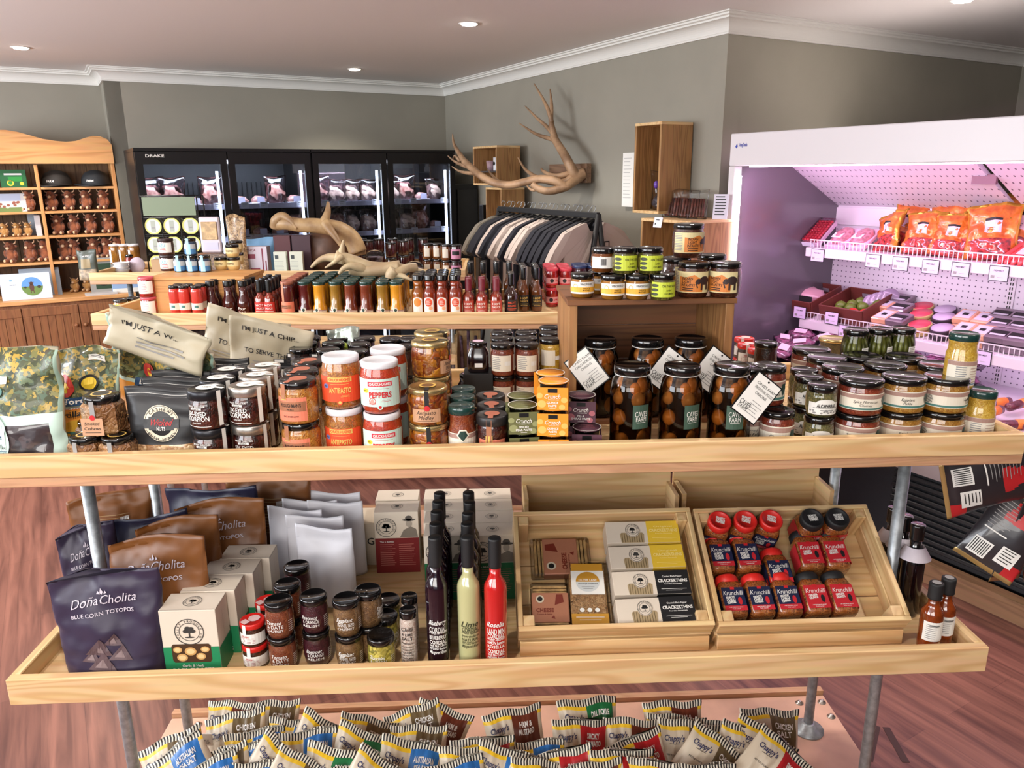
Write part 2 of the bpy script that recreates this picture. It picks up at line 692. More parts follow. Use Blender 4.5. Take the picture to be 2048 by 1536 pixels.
nz = nt.nodes.new('ShaderNodeTexNoise')
nz.inputs['Scale'].default_value = 1.2
nz.inputs['Detail'].default_value = 5
nz.inputs['Distortion'].default_value = .6
nt.links.new(m2.outputs[0], nz.inputs['Vector'])
rp = nt.nodes.new('ShaderNodeValToRGB')
rp.color_ramp.elements[0].position = .36
rp.color_ramp.elements[0].color = lin((78, 46, 42))
rp.color_ramp.elements[1].position = .66
rp.color_ramp.elements[1].color = lin((160, 108, 92))
nt.links.new(nz.outputs[0], rp.inputs[0])
mx = nt.nodes.new('ShaderNodeMixRGB')
mx.inputs[0].default_value = .58
nt.links.new(br.outputs[0], mx.inputs[1])
nt.links.new(rp.outputs[0], mx.inputs[2])
nt.links.new(mx.outputs[0], bs.inputs['Base Color'])
b = MB().box(-7, 9, -3, 11, -.06, 0, floorm)
tag(b.build('floor'), kind='structure')
b = MB().box(-7, 9, -3, 11, CEIL, CEIL + .06, ceilm)
tag(b.build('ceiling'), kind='structure')
# cornice and baseboard swept round the room with mitred corners
def sweep(prof, name, m, pts):
    n = len(pts)
    mb = MB()
    rings = []
    for i, p in enumerate(pts):
        d0 = (p - pts[i - 1]).normalized() if i else None
        d1 = (pts[i + 1] - p).normalized() if i < n - 1 else None
        n0 = Vector((d0.y, -d0.x, 0)) if d0 else None
        n1 = Vector((d1.y, -d1.x, 0)) if d1 else None
        if n0 is None:
            mi = n1
        elif n1 is None:
            mi = n0
        else:
            mi = (n0 + n1).normalized()
            mi = mi / max(.3, mi.dot(n0))
        rings.append([p + mi * a + Vector((0, 0, z)) for a, z in prof])
    k = len(prof)
    vs = [v for r_ in rings for v in r_]
    fs = [(i * k + j, i * k + j + 1, (i + 1) * k + j + 1, (i + 1) * k + j) for i in range(n - 1) for j in range(k - 1)]
    mb.add(vs, fs, m)
    return tag(mb.build(name), kind='structure')
prof = [(.001, CEIL - .088), (.012, CEIL - .088), (.012, CEIL - .08)]
for i in range(9):
    a = math.pi / 2 * i / 8
    prof.append((.066 - .052 * math.cos(a), CEIL - .078 + .05 * math.sin(a)))
prof += [(.066, CEIL - .02), (.078, CEIL - .016), (.078, CEIL - .008), (.09, CEIL - .006), (.09, CEIL - .0005)]
sweep(prof, 'trim_1', trimm, chain)
sweep([(.001, .0), (.015, .0), (.015, .08), (.001, .09)], 'baseboard_round', blackm, chain)

lampm = M('lamp_glow', (255, 246, 232), .3, emit=60)
for i, p in enumerate(DL):
    t = empty('downlight', (p.x, p.y, CEIL), 0, ['round recessed ceiling downlight nearest the pine dresser', 'round recessed ceiling downlight above the middle of the shop', 'small round ceiling downlight nearest the upright fridges', 'round ceiling downlight cut by the top edge above the meat case', 'ceiling downlight over the jam stand', 'ceiling downlight over the chutney stand', 'ceiling downlight above the photographer', 'ceiling downlight over the aisle by the meat case', 'ceiling downlight over the aisle near the dresser'][i], 'light')
    MB().lathe([(.036, -.001), (.05, -.004), (.052, -.001), (.052, .0)], trimm, 28).build('trim_ring', t)
    MB().lathe([(.036, -.0075), (.036, -.0045)], lampm, 24).build('lamp_disc', t)

# ================================================================== wheeled display stands
def tray(parent, W, D, z, name, lip, deck, m_lip=pine, under=None, cover=True):
    """Deck with four lip boards; z is the top of the lip."""
    zt = z - lip + (deck if cover else 0)
    t = MB().box(.02, W - .02, .02, D - .02, z - lip if cover else z - lip - deck, zt if cover else z - lip, pine if under is None else under).build(name, parent)
    z0 = z - lip
    MB().box(0, W, 0, .02, z0, z, m_lip, .002).build('front_board', t)
    MB().box(.02, W - .02, D - .02, D, z0, z, m_lip, .002).build('back_board', t)
    MB().box(0, .02, .0205, D, z0, z, piney, .002).build('side_board', t)
    MB().box(W - .02, W, .0205, D, z0, z, piney, .002).build('side_board', t)
    if not cover:
        MB().box(.0, W, .002, D, z0 - deck, z0 - .0005, ply, .0015).build('plywood_panel', t)
    return t

def stand(org, ang, W, D, label, base=True, low=True):
    t = empty('display_stand', (org[0], org[1], 0), ang, label, 'display stand')
    tray(t, W, D, 1.19, 'upper_tray', .043, .019, cover=False)
    if low:
        tray(t, W, D, .722, 'lower_tray', .059, .019)
    bd = MB().box(-.0, W - .0, .02, D + .06, .07, .105, M('base_board_wood', (222, 176, 150), .5, var=.12, vscale=5), .003).build('base_board', t)
    MB().box(0, W, D + .062, D + .085, .06, .118, ply).build('back_strip', bd)
    for x in (.05, W - .13):
        for y in (.08, D - .02):
            MB().tube([(x + .04, y + .01, .02), (x + .04, y + .05, .02)], .02, black, 14).build('castor', bd)
            for a in (-.02, .05):
                for c_ in (-.02, .045):
                    MB().lathe([(.012, .105), (.012, .107), (.006, .108), (.006, .113), (.003, .115)], lid_silver, 12, (x + a + .06, y + c_, 0)).build('bolt', bd)
    for x in (.113, W - .113):
        for y in (.2, .51):
            p = MB().tube([(x, y, .105), (x, y, 1.127)], .0133, steel, 16).build('pole', t)
            MB().lathe([(.045, .105), (.045, .11), (.024, .114), (.019, .13), (.0133, .132)], steel, 22, (x, y, 0)).build('floor_flange', p)
    return t

U1A = R(2.32)
U1 = (-1.008, 1.315, 0)
stand(U1, U1A, 1.998, .6, 'nearest two-tier pine display stand on galvanised pipe legs, holding chutney jars')
u1 = frame(U1, U1A)
U2A = R(-1.8)
U2 = (-1.564, 2.828, 0)
stand(U2, U2A, 1.99, .6, 'middle pine display stand holding rows of sauce bottles, behind the nearest stand')
u2 = frame(U2, U2A)
U3A = R(.8)
U3 = (-2.243, 4.10, 0)
stand(U3, U3A, 2.0, .55, 'farthest pine display stand, holding antlers and gift jars before the fridges')
u3 = frame(U3, U3A)
S1Z, SLZ, S0Z = 1.1475, .6825, .1055

# ================================================================== jars, bottles, cartons
def lid(parent, r, h, lh, m, seg=30, nm='lid'):
    return MB().lathe([(r * .97, h - lh), (r, h - lh + .001), (r, h - .003), (r * .96, h - .0008), (r * .88, h), (r * .84, h - .0012), (.0001, h - .0012)], m, seg).build(nm, parent)

def glassbody(parent, r, h, neck, cont, shape='straight', seg=30, sq=0, z0=0, nm='glass_body'):
    """filled glass body up to height h; neck = neck radius"""
    if shape == 'straight':
        p = [(r * .86, 0), (r * .96, .001), (r, .005), (r, h - .014), (r * .97, h - .008), (neck, h - .003), (neck, h + .004)]
    elif shape == 'bulge':
        p = [(r * .72, 0), (r * .86, .002), (r * .95, .012), (r, h * .35), (r, h * .72), (r * .96, h * .86), (neck * 1.02, h - .004), (neck, h), (neck, h + .004)]
    elif shape == 'round':
        p = [(r * .6, 0), (r * .8, .004), (r * .95, h * .25), (r, h * .5), (r * .95, h * .75), (r * .82, h * .9), (neck, h), (neck, h + .003)]
    else:
        p = [(a * r, b_ * h) for a, b_ in shape] + [(neck, h + .002)]
    return MB().lathe([(a, b_ + z0) for a, b_ in p], cont, seg, sq=sq).build(nm, parent)

M('hot_sauce_red', (130, 40, 18), .12, coat=1, var=.3)
K_SIX = chunk('chilli_jam_dark', [(38, 10, 6), (70, 20, 10), (24, 6, 4), (92, 34, 16)], 120)
K_PICKLE = chunk('mustard_pickle', [(176, 112, 34), (150, 84, 22), (196, 140, 60), (120, 66, 18)], 150)
K_ANTI = chunk('antipasto', [(150, 92, 28), (180, 120, 44), (110, 60, 18), (196, 96, 30)], 200)
K_PEP = chunk('chopped_peppers', [(166, 34, 14), (190, 60, 22), (140, 22, 8), (180, 80, 30)], 180)
K_MED = chunk('antipasto_medley', [(150, 74, 14), (96, 32, 8), (184, 120, 30), (120, 50, 10), (70, 40, 10)], 75, bump=.5)
K_REL = chunk('tomato_relish', [(132, 58, 26), (110, 42, 18), (150, 76, 36)], 160)
K_JAMD = chunk('dark_jam', [(60, 18, 10), (44, 12, 8), (78, 26, 14)], 120)
K_ONION = M('onion_brine', (38, 12, 6), .3, coat=1)
K_CHUT = chunk('red_chutney', [(120, 42, 22), (96, 30, 16), (142, 60, 34)], 130)
K_MUST = chunk('mustard_relish', [(168, 118, 40), (140, 92, 28), (188, 146, 64)], 160)
K_CAPER = chunk('capers', [(92, 92, 44), (60, 62, 26), (128, 118, 66), (44, 44, 20)], 170, bump=.6)
K_YEL = chunk('yellow_relish', [(200, 160, 54), (172, 130, 34), (214, 182, 84)], 150)
K_TOM = chunk('tomato_chutney', [(120, 58, 34), (96, 42, 24), (140, 76, 46)], 160)
K_BEET = chunk('beetroot_relish', [(50, 14, 24), (72, 22, 34), (36, 10, 18)], 160)
K_EGG = chunk('eggplant_chutney', [(110, 80, 48), (84, 58, 34), (136, 104, 66)], 170)
K_ZUC = chunk('zucchini_pickle', [(176, 160, 60), (120, 112, 40), (206, 190, 90), (90, 90, 30)], 90)
K_SALT = chunk('chilli_salt', [(206, 196, 184), (224, 216, 206), (170, 130, 110), (190, 180, 168)], 260, coat=.8)
K_NUT = chunk('roast_nuts', [(150, 104, 62), (120, 78, 44), (176, 130, 84), (96, 58, 32), (196, 152, 104)], 85, bump=.9)
K_HONEY = M('honey', (158, 104, 34), .12, coat=1, var=.2, vscale=30)
K_HONEYD = M('dark_honey', (120, 66, 26), .12, coat=1, var=.2, vscale=30)
kraft = M('kraft_label', (196, 150, 116), .6)
kraftd = M('kraft_label_dark', (168, 118, 84), .6)
salmon = M('salmon_label', (226, 128, 100), .55)
copper = M('copper_label', (176, 118, 88), .4, metal=.3)
goldp = M('gold_print', (222, 184, 96), .45)
creaml = M('cream_label', (232, 224, 206), .55)
mauve = M('dusty_brown_band', (168, 134, 122), .55)
gemg = M('dark_green_gem', (34, 62, 56), .4)
teal = M('teal_band', (70, 120, 112), .5)
redp = M('red_print', (196, 34, 40), .5)
mint = M('mint_label', (196, 222, 212), .5)
orangel = M('orange_red_label', (226, 78, 42), .5)
greyseal = M('grey_seal', (150, 148, 146), .5)
yell = M('yellow_print', (242, 206, 60), .5)
green_l = M('caves_green_label', (62, 86, 72), .5)

def jar0(nm, label, cat='jar'):
    return empty(nm, label=label, cat=cat)

@kind
def nut_jar():
    t = jar0('nut_jar', 'x')
    r, h = .034, .0655
    MB().lathe([(r * .9, 0), (r, .004), (r, h - .018), (r * .8, h - .01), (.026, h - .006)], K_NUT, 6, smooth=False, rot=.5).build('glass_body', t)
    l = lid(t, .0285, h, .012, lid_black)
    Dec(plane_z(h)).ell(0, 0, .0165, .0165, goldp).ell(0, 0, .0135, .0135, black, 2).build('sticker', l)
    d = Dec(lambda u, v, o: (u, -.0345 - o, v), .0008)
    d.rect(-.004, .026, .004, h - .004, greyseal)
    d.rect(-.021, -.001 + .004, .015, .033, kraft, 1)
    d.text('Smoked', -.003, .024, .0055, ink, 3, bold=0, shear=.2).text('Cashews', -.003, .0155, .0055, ink, 3, bold=0, shear=.2).rect(-.016, .008, .01, .0088, ink, 3)
    d.ell(-.001, .034, .0045, .0045, redp, 3)
    d.build('kraft_label', t)
    return t

def six(lm, nm):
    t = jar0(nm, 'x')
    r, h = .0345, .0745
    glassbody(t, r, h - .016, .031, K_SIX)
    l = lid(t, .0345, h, .018, lm)
    d = Dec(plane_z(h))
    d.ell(.0, 0, .0185, .0185, white).rect(.012, -.006, .036, .002, white, 1, rot=-.35)
    d.text('CHILLI', 0, .003, .004, ink, 3).text('JAM', 0, -.004, .004, ink, 3)
    d.build('round_sticker', l)
    d = Dec(cyl(r))
    u = r * 1.02
    d.rect(u - .004, .006, u + .005, h - .001, greyseal if lm is lid_black else white)
    c = -.010
    d.text('SMOKEY CHILLI JAM', c, .046, .0035, inkw, w=.036)
    d.rect(c - .011, .0395, c + .011, .0435, inkw).text('RESERVE', c, .0415, .0026, ink, 4)
    d.text('SIX-EYED', c, .0325, .0085, inkw, w=.038, bold=.02).text('SCORPION', c, .0225, .0095, inkw, w=.048, bold=.02).text('CHILLI HEAT', c, .014, .003, inkw, w=.018)
    d.rect(c - .026, .0065, c + .026, .0075, inkw)
    d.build('printed_label', t)
    return t

@kind
def scorpion_jar_black():
    return six(M('gunmetal_lid', (44, 44, 48), .3, metal=.6), 'chilli_jam_jar')

@kind
def scorpion_jar_silver():
    return six(lid_silver, 'chilli_jam_jar')

@kind
def pickle_jar():
    t = jar0('pickle_jar', 'x')
    r, h = .037, .081
    glassbody(t, r, h - .01, .033, K_PICKLE)
    l = lid(t, .035, h, .013, lid_black)
    Dec(plane_z(h)).ell(.002, 0, .0165, .0165, M('copper_sticker', (178, 104, 80), .5)).rect(-.014, -.034, -.004, -.008, M('copper_sticker'), 1, rot=-.2).build('round_sticker', l)
    d = Dec(cyl(r))
    c = -.006
    d.rect(c - .03, .007, c + .032, .053, salmon)
    d.rect(c - .027, .026, c + .03, .045, copper, 1)
    d.text("PLOUGHMAN'S", c + .001, .038, .0065, ink, 3, w=.04).text('PICKLE', c + .001, .030, .003, ink, 3).text('SPICE & SIMPLICITY', c + .001, .0165, .003, ink, 3, w=.03)
    d.rect(c - .016, .05, c - .006, h - .002, copper, 4)
    d.rect(c - .0165, .048, c - .0055, .060, goldp, 3).rect(c - .0145, .05, c - .0075, .058, kraftd, 5)
    d.build('label', t)
    return t

def chuck(nm, cont, bg, bar, barfg, word, wfg, h):
    t = jar0(nm, 'x')
    r = .0375
    glassbody(t, r, h - .01, .033, cont, 'bulge')
    lid(t, .035, h, .013, lid_white)
    d = Dec(cyl(r))
    d.rect(-.05, .017, .044, .066 if word == 'ANTIPASTO' else .070, bg)
    top = .0605
    d.rect(-.022, top - .0045, .024, top + .0045, bar, 1).text('CHUCK·HUGHES', .001, top, .0055, barfg, 3, w=.04, bold=.02)
    d.rect(-.016, .0515, .018, .0521, wfg, 1)
    d.text(word, .001, .040, .0105, wfg, 3, w=.042, bold=.03)
    d.ell(-.027, .0475, .006, .0045, yell if bg is mint else M('blue_dot', (110, 120, 170), .5), 2).text('MILD', -.027, .0475, .002, ink, 4)
    d.rect(.002, .027, .02, .0276, wfg, 1).rect(.004, .0295, .018, .03, wfg, 1)
    if bg is mint:
        d.ring(-.014, .028, .0055, .0065, wfg, 2).poly([(-.022, .022), (-.008, .022), (-.014, .034)], M('pink_print', (232, 150, 140), .5), 2)
    d.ell(.0, .0165, .005, .005, bg, 2).ell(0, .0165, .0028, .0028, wfg, 3)
    d.build('label', t)
    return t

@kind
def antipasto_jar():
    return chuck('antipasto_jar', K_ANTI, orangel, goldp, orangel, 'ANTIPASTO', goldp, .102)

@kind
def peppers_jar():
    return chuck('peppers_jar', K_PEP, mint, M('raspberry_bar', (206, 44, 66), .5), inkw, 'PEPPERS', redp, .1)

@kind
def medley_jar():
    t = jar0('antipasto_medley_jar', 'x')
    r, h = .0385, .071
    glassbody(t, r, h - .009, .036, K_MED)
    l = lid(t, .038, h, .011, lid_gold)
    Dec(plane_z(h)).ring(.0, 0, .012, .0165, goldp).ell(0, 0, .012, .012, M('brown_sticker', (120, 84, 50), .5)).rect(-.004, -.038, .004, -.016, blackm, 2).build('sticker', l)
    d = Dec(cyl(r))
    d.rect(-.004, .038, .004, h - .001, blackm, 2)
    d.rect(-.030, .008, .026, .034, kraft, 1)
    d.text('Antipasto', -.002, .026, .008, ink, 3, w=.036, bold=0, shear=.25).text('Medley', -.002, .0165, .008, ink, 3, w=.028, bold=0, shear=.25).rect(-.02, .0105, .016, .0112, ink, 3)
    d.ell(.0, .036, .0055, .0055, redp, 4)
    d.build('kraft_label', t)
    return t

@kind
def relish_jar():
    t = jar0('relish_jar', 'x')
    r, h = .0265, .106
    glassbody(t, r, h - .012, .0235, K_REL, [(.86, 0), (.98, .01), (1, .05), (1, .62), (.9, .70), (.88, .9), (.95, .97)])
    lid(t, .0262, h, .015, lid_green)
    d = Dec(cyl(r))
    d.rect(-.04, .006, .04, .05, creaml).rect(-.04, .046, .04, .0545, mauve, 1).rect(-.04, .0545, .04, .056, creaml, 1)
    d.poly([(-.012, .052), (-.006, .0635), (.006, .0635), (.012, .052), (0, .038)], creaml, 3).poly([(-.009, .052), (-.0045, .061), (.0045, .061), (.009, .052), (0, .041)], gemg, 5)
    d.text('Italian Tomato', 0, .026, .005, ink, 3, w=.026, bold=0, shear=.2).text('Relish', 0, .017, .005, ink, 3, bold=0, shear=.2)
    d.build('label', t)
    return t

@kind
def farmer_jar():
    t = jar0('farmhouse_jam_jar', 'x')
    r, h = .0295, .086
    glassbody(t, r, h - .013, .027, K_JAMD)
    l = lid(t, .031, h, .018, M('charcoal_lid', (40, 38, 38), .4))
    Dec(plane_z(h)).ell(.0, 0, .015, .015, M('copper_sticker')).rect(-.007, -.031, .003, -.01, M('copper_sticker'), 1).build('round_sticker', l)
    d = Dec(cyl(r))
    d.rect(-.028, .004, .028, .042, salmon).rect(-.022, .012, .022, .036, copper, 1)
    d.text("FARMER'S", -.002, .029, .0065, ink, 3, w=.028).text('ONION JAM', -.002, .0195, .0045, ink, 3, w=.026)
    d.rect(-.010, .036, .0, h - .004, copper, 4).rect(-.0115, .036, .0015, .05, goldp, 3)
    d.build('label', t)
    return t

def paste(nm, c, c2, txt):
    t = jar0(nm, 'x', 'tub')
    cm = M(nm + '_card', c, .5)
    cm2 = M(nm + '_print', c2, .5)
    w_, h = .058, .05
    MB().lathe([(.022, .002), (.0262, .046), (.0285, .047), (.0285, .049)], clear('tub_plastic', (235, 235, 235)), 26).build('tub', t)
    MB().lathe([(.0205, .003), (.0245, .042)], M(nm + '_fill', [x * .45 for x in c], .3), 24).build('paste_fill', t)
    l = MB().lathe([(.0285, .0490), (.0285, .0502), (.0001, .0502)], cm, 26).build('peel_lid', t)
    Dec(plane_z(.0502)).ring(0, 0, .0268, .0285, white, 1).text('CRUNCH', 0, .006, .004, cm2, 3).text(txt.upper(), 0, -.006, .003, cm2, 3, w=.03).build('lid_print', l)
    s_ = MB()
    s_.box(-w_ / 2, w_ / 2, -.0292, -.0288, 0, .044, cm).box(-w_ / 2, w_ / 2, .0288, .0292, 0, .044, cm).box(-w_ / 2, w_ / 2, -.0288, .0288, 0, .0006, cm)
    o = s_.build('card_sleeve', t)
    d = Dec(plane_y(-.0292))
    d.rect(-.009, .034, .009, .042, black, 1)
    for a, b_, c_ in ((-.02, .012, .008), (.022, .02, .006), (.018, .006, .006), (-.024, .028, .006)):
        d.ell(a, b_, c_, c_ * .9, cm2, 0)
    d.text('Crunch', 0, .027, .0085, inkw, 3, w=.03, bold=.01, shear=.25).text('PRESERVES', .002, .0205, .0018, inkw, 3, w=.02)
    tx = txt.split('|')
    for i, q in enumerate(tx):
        d.text(q.upper(), 0, .0145 - i * .0058, .0042, inkw, 3, bold=.03)
    d.rect(-.006, .003, .006, .0036, inkw, 3)
    d.build('sleeve_print', o)
    return t

@kind
def pear_tub():
    return paste('pear_paste_tub', (104, 104, 62), (150, 152, 104), 'Spiced|Pear paste')

@kind
def quince_tub():
    return paste('quince_paste_tub', (236, 148, 36), (246, 184, 96), 'Quince|Paste')

@kind
def fig_tub():
    return paste('fig_paste_tub', (92, 56, 70), (190, 110, 120), 'Fig &|Shiraz paste')

brine = clear('dark_brine_glass', (205, 172, 134), 1.5, .02, 1.2)

@kind
def onion_jar():
    t = jar0('pickled_onion_jar', 'x')
    r, h = .042, .172
    hh = h - .016
    p = [(r * .8, 0), (r * .94, .002), (r, .012), (r, hh * .72), (r * .97, hh * .8), (r * .88, hh * .92), (.032, hh * .965), (.032, hh + .004)]
    MB().lathe(p, brine, 32).build('glass_body', t)
    MB().lathe([(max(.001, a * .56), z * .93 + .004) for a, z in p], M('dark_vinegar', (20, 7, 4), .25), 24).build('vinegar', t)
    om = chunk('pickled_onion', [(250, 206, 140), (232, 176, 104), (255, 226, 176)], 25, coat=.4, bump=.1)
    rr = random.Random(3)
    for z in (.024, .062, .1, .132):
        n = 4
        R0 = .0262 if z < .12 else .017
        for i in range(n):
            a = 2 * math.pi * (i + rr.random() * .7) / n + z * 30
            k = .8 + .25 * rr.random()
            q = MB().ell((R0 * math.cos(a), R0 * math.sin(a), z + rr.uniform(-.007, .007)), (.0142 * k, .0142 * k, .0165 * k), om, 14, 9)
            q.build('pickled_onion', t)
    lid(t, .0355, h, .016, lid_black)
    MB().tube([(.0335 * math.cos(2 * math.pi * i / 24), .0335 * math.sin(2 * math.pi * i / 24), hh * .985) for i in range(25)], .0009, inkw, 6).build('string', t)
    return t

def onion_label(t, u):
    d = Dec(cyl(.0422))
    d.rect(u - .017, .052, u + .017, .1, green_l)
    d.text('CAVES', u, .082, .011, inkw, 3, w=.025, bold=.0).text('FARM', u, .0715, .009, inkw, 3, w=.021, bold=.0).rect(u - .009, .0645, u + .009, .0653, inkw, 3)
    o = d.build('green_label', t)
    return o

def onion_tag(t, side, top, txt):
    b = MB()
    b.box(-.030, .030, -.0006, .0006, -.044, .044, black)
    d = Dec(plane_y(-.0008))
    d.rect(-.0275, -.0415, .0275, .0415, white, 1)
    d.text('CAVES', -.012, -.020, .0095, ink, 3, w=.024, bold=0).text('FARM', -.012, -.029, .0085, ink, 3, w=.02, bold=0)
    for i, s_ in enumerate(txt):
        d.text(s_, .004, .026 - i * .009, .0055, ink, 3, w=.0045 * len(s_) if len(s_) < 11 else .044, bold=0)
    d.lines(-.004, .024, -.008, 5, .006, .0012, greyseal)
    d.ell(0, .037, .002, .002, black, 3)
    b.v += []
    o = b.build('swing_tag', t)
    q = d.build('tag_print', o)
    o.location = (side * .034, -.052, top)
    o.rotation_euler = (R(-8), R(38 * side), R(0))
    return o

def chut(nm, r, h, cont, l1, l2, lr, back=False):
    t = jar0(nm, 'x')
    glassbody(t, r, h - .01, lr - .003, cont, 'straight')
    lid(t, lr, h, .013, lid_black)
    d = Dec(cyl(r))
    a, b_ = .012, h * .66
    H = b_ - a
    L = r * 1.45
    d.rect(-L, a, L, b_, creaml).rect(-L, b_ - H * .30, L, b_ - H * .06, mauve, 1).rect(-L, a + H * .04, L, a + H * .16, teal, 1)
    g = L * .55
    d.poly([(g - .007, a + H * .55), (g - .004, a + H * .82), (g + .006, a + H * .82), (g + .009, a + H * .55), (g, a + H * .2)], gemg, 4)
    c = -L * .12
    if back:
        d.lines(-L + .004, -L + .02, b_ - H * .36, 7, H * .07, H * .03, ink, 3)
        c = L * .45
    d.text(l1, c, a + H * .5, H * .16, ink, 3, bold=0, shear=.25).text(l2, c, a + H * .3, H * .15, ink, 3, bold=0, shear=.25)
    d.build('label', t)
    return t

@kind
def chutney_small():
    return chut('tomato_relish_jar', .033, .079, K_CHUT, 'Charred', 'Tomato Relish', .033)

@kind
def chutney_big():
    return chut('tomato_chutney_jar', .0425, .0685, K_CHUT, 'Spicy Moroccan', 'Chutney', .0425)

@kind
def pickle_big():
    return chut('eggplant_pickle_jar', .0425, .0685, K_MUST, 'Eggplant', 'Pickle', .0425)

@kind
def pickle_big_back():
    return chut('eggplant_pickle_jar', .0425, .0685, K_MUST, 'Eggplant', 'Pickle', .0425, True)

@kind
def mustard_jar():
    t = jar0('mustard_pickle_jar', 'x')
    r, h = .0285, .111
    glassbody(t, r, h - .012, .025, K_YEL, [(.86, 0), (.98, .01), (1, .05), (1, .70), (.9, .78), (.9, .92), (.95, .97)])
    lid(t, .0275, h, .015, lid_green)
    d = Dec(cyl(r))
    d.rect(-.042, .008, .042, .058, creaml).rect(-.042, .049, .042, .0575, mauve, 1).rect(-.042, .010, .042, .013, M('blue_grey_band', (120, 140, 156), .5), 1)
    d.lines(-.024, -.004, .045, 7, .0045, .0022, greyseal, 3).lines(.002, .026, .043, 6, .0055, .0012, mauve, 3)
    d.build('label', t)
    return t

@kind
def capers_jar():
    t = jar0('capers_jar', 'x')
    r, h = .0292, .0635
    glassbody(t, r, h - .01, .026, K_CAPER, 'bulge')
    lid(t, .0285, h, .013, lid_black)
    d = Dec(cyl(r))
    d.rect(-.036, .008, .036, .032, white).ell(-.002, .031, .019, .008, white, 0)
    d.text('ALCAPARRAS', -.001, .026, .0065, ink, 3, w=.036, bold=.03).rect(-.026, .0215, .024, .0220, ink, 3)
    for i in range(14):
        a = random.uniform(-.032, .032)
        d.ell(a, .014 + random.uniform(-.003, .003), .0025, .0018, greyseal, 2, 8)
    d.rect(-.012, .0165, .014, .0176, ink, 3)
    d.build('label', t)
    return t

@kind
def asparagus_jar():
    t = jar0('pickled_bean_jar', 'x')
    r, h = .0292, .09
    gm = clear('jar_glass')
    MB().lathe([(r * .8, 0), (r * .95, .004), (r, .02), (r, h * .6), (r * .9, h * .78), (.025, h - .012), (.025, h - .008)], gm, 28).build('glass_body', t)
    gb = M('green_beans', (128, 132, 52), .4, var=.3, vscale=60, coat=.3)
    for ring_, n in ((.0232, 13), (.0135, 8), (.004, 3)):
        for i in range(n):
            a = 2 * math.pi * i / n + ring_ * 99
            x, y = ring_ * math.cos(a), ring_ * math.sin(a)
            MB().tube([(x * .93, y * .93, .004), (x, y, .03), (x * 1.02, y * 1.02, .05), (x * .8, y * .8, h - .02)], [.004, .0052, .005, .003], gb, 8).build('green_bean', t)
    lid(t, .0275, h, .013, lid_black)
    d = Dec(cyl(r + .0005))
    d.rect(.004, .012, .026, .05, white).lines(.006, .024, .046, 8, .004, .0014, greyseal)
    d.build('back_label', t)
    return t

@kind
def gold_squat_jar():
    t = jar0('pate_jar', 'x')
    r, h = .034, .055
    glassbody(t, r, h - .007, .034, chunk('olive_paste', [(70, 58, 34), (54, 44, 24), (90, 78, 48)], 120), [(.7, 0), (.75, .05), (.95, .8), (1, .92)])
    lid(t, .0365, h, .009, lid_gold)
    return t

def small_jar(nm, r, h, cont, lm, lr=None, dec=None, shape='straight', lh=.012, cat='jar'):
    t = jar0(nm, 'x', cat)
    lr = lr or r * .97
    glassbody(t, r, h - lh + .002, lr - .002, cont, shape, 24)
    lid(t, lr, h, lh, lm, 24)
    if dec:
        d = Dec(cyl(r))
        dec(d)
        d.build('label', t)
    return t

@kind
def red_lid_jar():
    def f(d):
        d.rect(-.036, .008, .036, .032, white).text('RELISH', -.01, .026, .004, redp, 3).lines(-.026, .016, .021, 4, .0035, .0013, M('pink_grey', (190, 150, 150), .6))
        d.rect(-.014, .03, -.006, .053, white, 3)
    t = small_jar('onion_jam_jar', .0255, .053, chunk('dark_relish', [(60, 30, 14), (40, 18, 8), (84, 46, 20)], 150), lid_red, .026, f)
    Dec(plane_z(.053)).ell(.004, .002, .012, .012, M('pink_sticker', (226, 190, 190), .5)).rect(-.018, -.02, -.004, -.004, M('pink_sticker'), 1, rot=.9).build('round_sticker', t)
    return t

def mrc(nm, cont, l1, l2, l3):
    def f(d):
        d.text(l1, -.002, .041, .0085, inkw, 3, w=.032, bold=.01, shear=.3).text(l2, .0, .0315, .008, inkw, 3, w=.034, bold=0).text(l3, .0, .0225, .0055, inkw, 3, w=.034, bold=.01)
        d.lines(.028, .04, .04, 6, .0045, .001, inkw)
    return small_jar(nm, .0285, .079, cont, lid_black, .0285, f, 'bulge', .014)

@kind
def tomato_date_jar():
    return mrc('tomato_date_chutney_jar', K_TOM, 'Tomato', '& DATE', 'CHUTNEY')

@kind
def beetroot_jar():
    return mrc('beetroot_relish_jar', K_BEET, 'Beetroot', '& ORANGE', 'RELISH')

@kind
def eggplant_jar():
    return mrc('eggplant_chutney_jar', K_EGG, 'Eggplant', 'FENNEL SEED', 'CHUTNEY')

@kind
def zucchini_jar():
    return mrc('zucchini_pickle_jar', K_ZUC, 'Zucchini', '& LEMON', 'PICKLE')

@kind
def salt_jar():
    def f(d):
        d.text('Chilli', 0, .1, .009, ink, 3, w=.024, bold=.01, shear=.3).text('& LIME', 0, .088, .006, ink, 3, w=.022).text('SALT', 0, .078, .0075, ink, 3, w=.024).text('Premium', 0, .068, .005, ink, 3, shear=.3)
        for i in range(7):
            d.text(('AFFECTION', 'FINISHING', 'GOURMET', 'SEASONING', 'NATURAL', 'FLAKES', 'MARGARET')[i], 0, .059 - i * .0065, .0036, ink, 3, w=.024)
    return small_jar('chilli_salt_jar', .0175, .137, K_SALT, lid_black, .0175, f, 'straight', .016)

def mgz(nm, r, h, cont, dec, lm=lid_black):
    return small_jar(nm, r, h, cont, lm, r * .96, dec, 'bulge', .012)

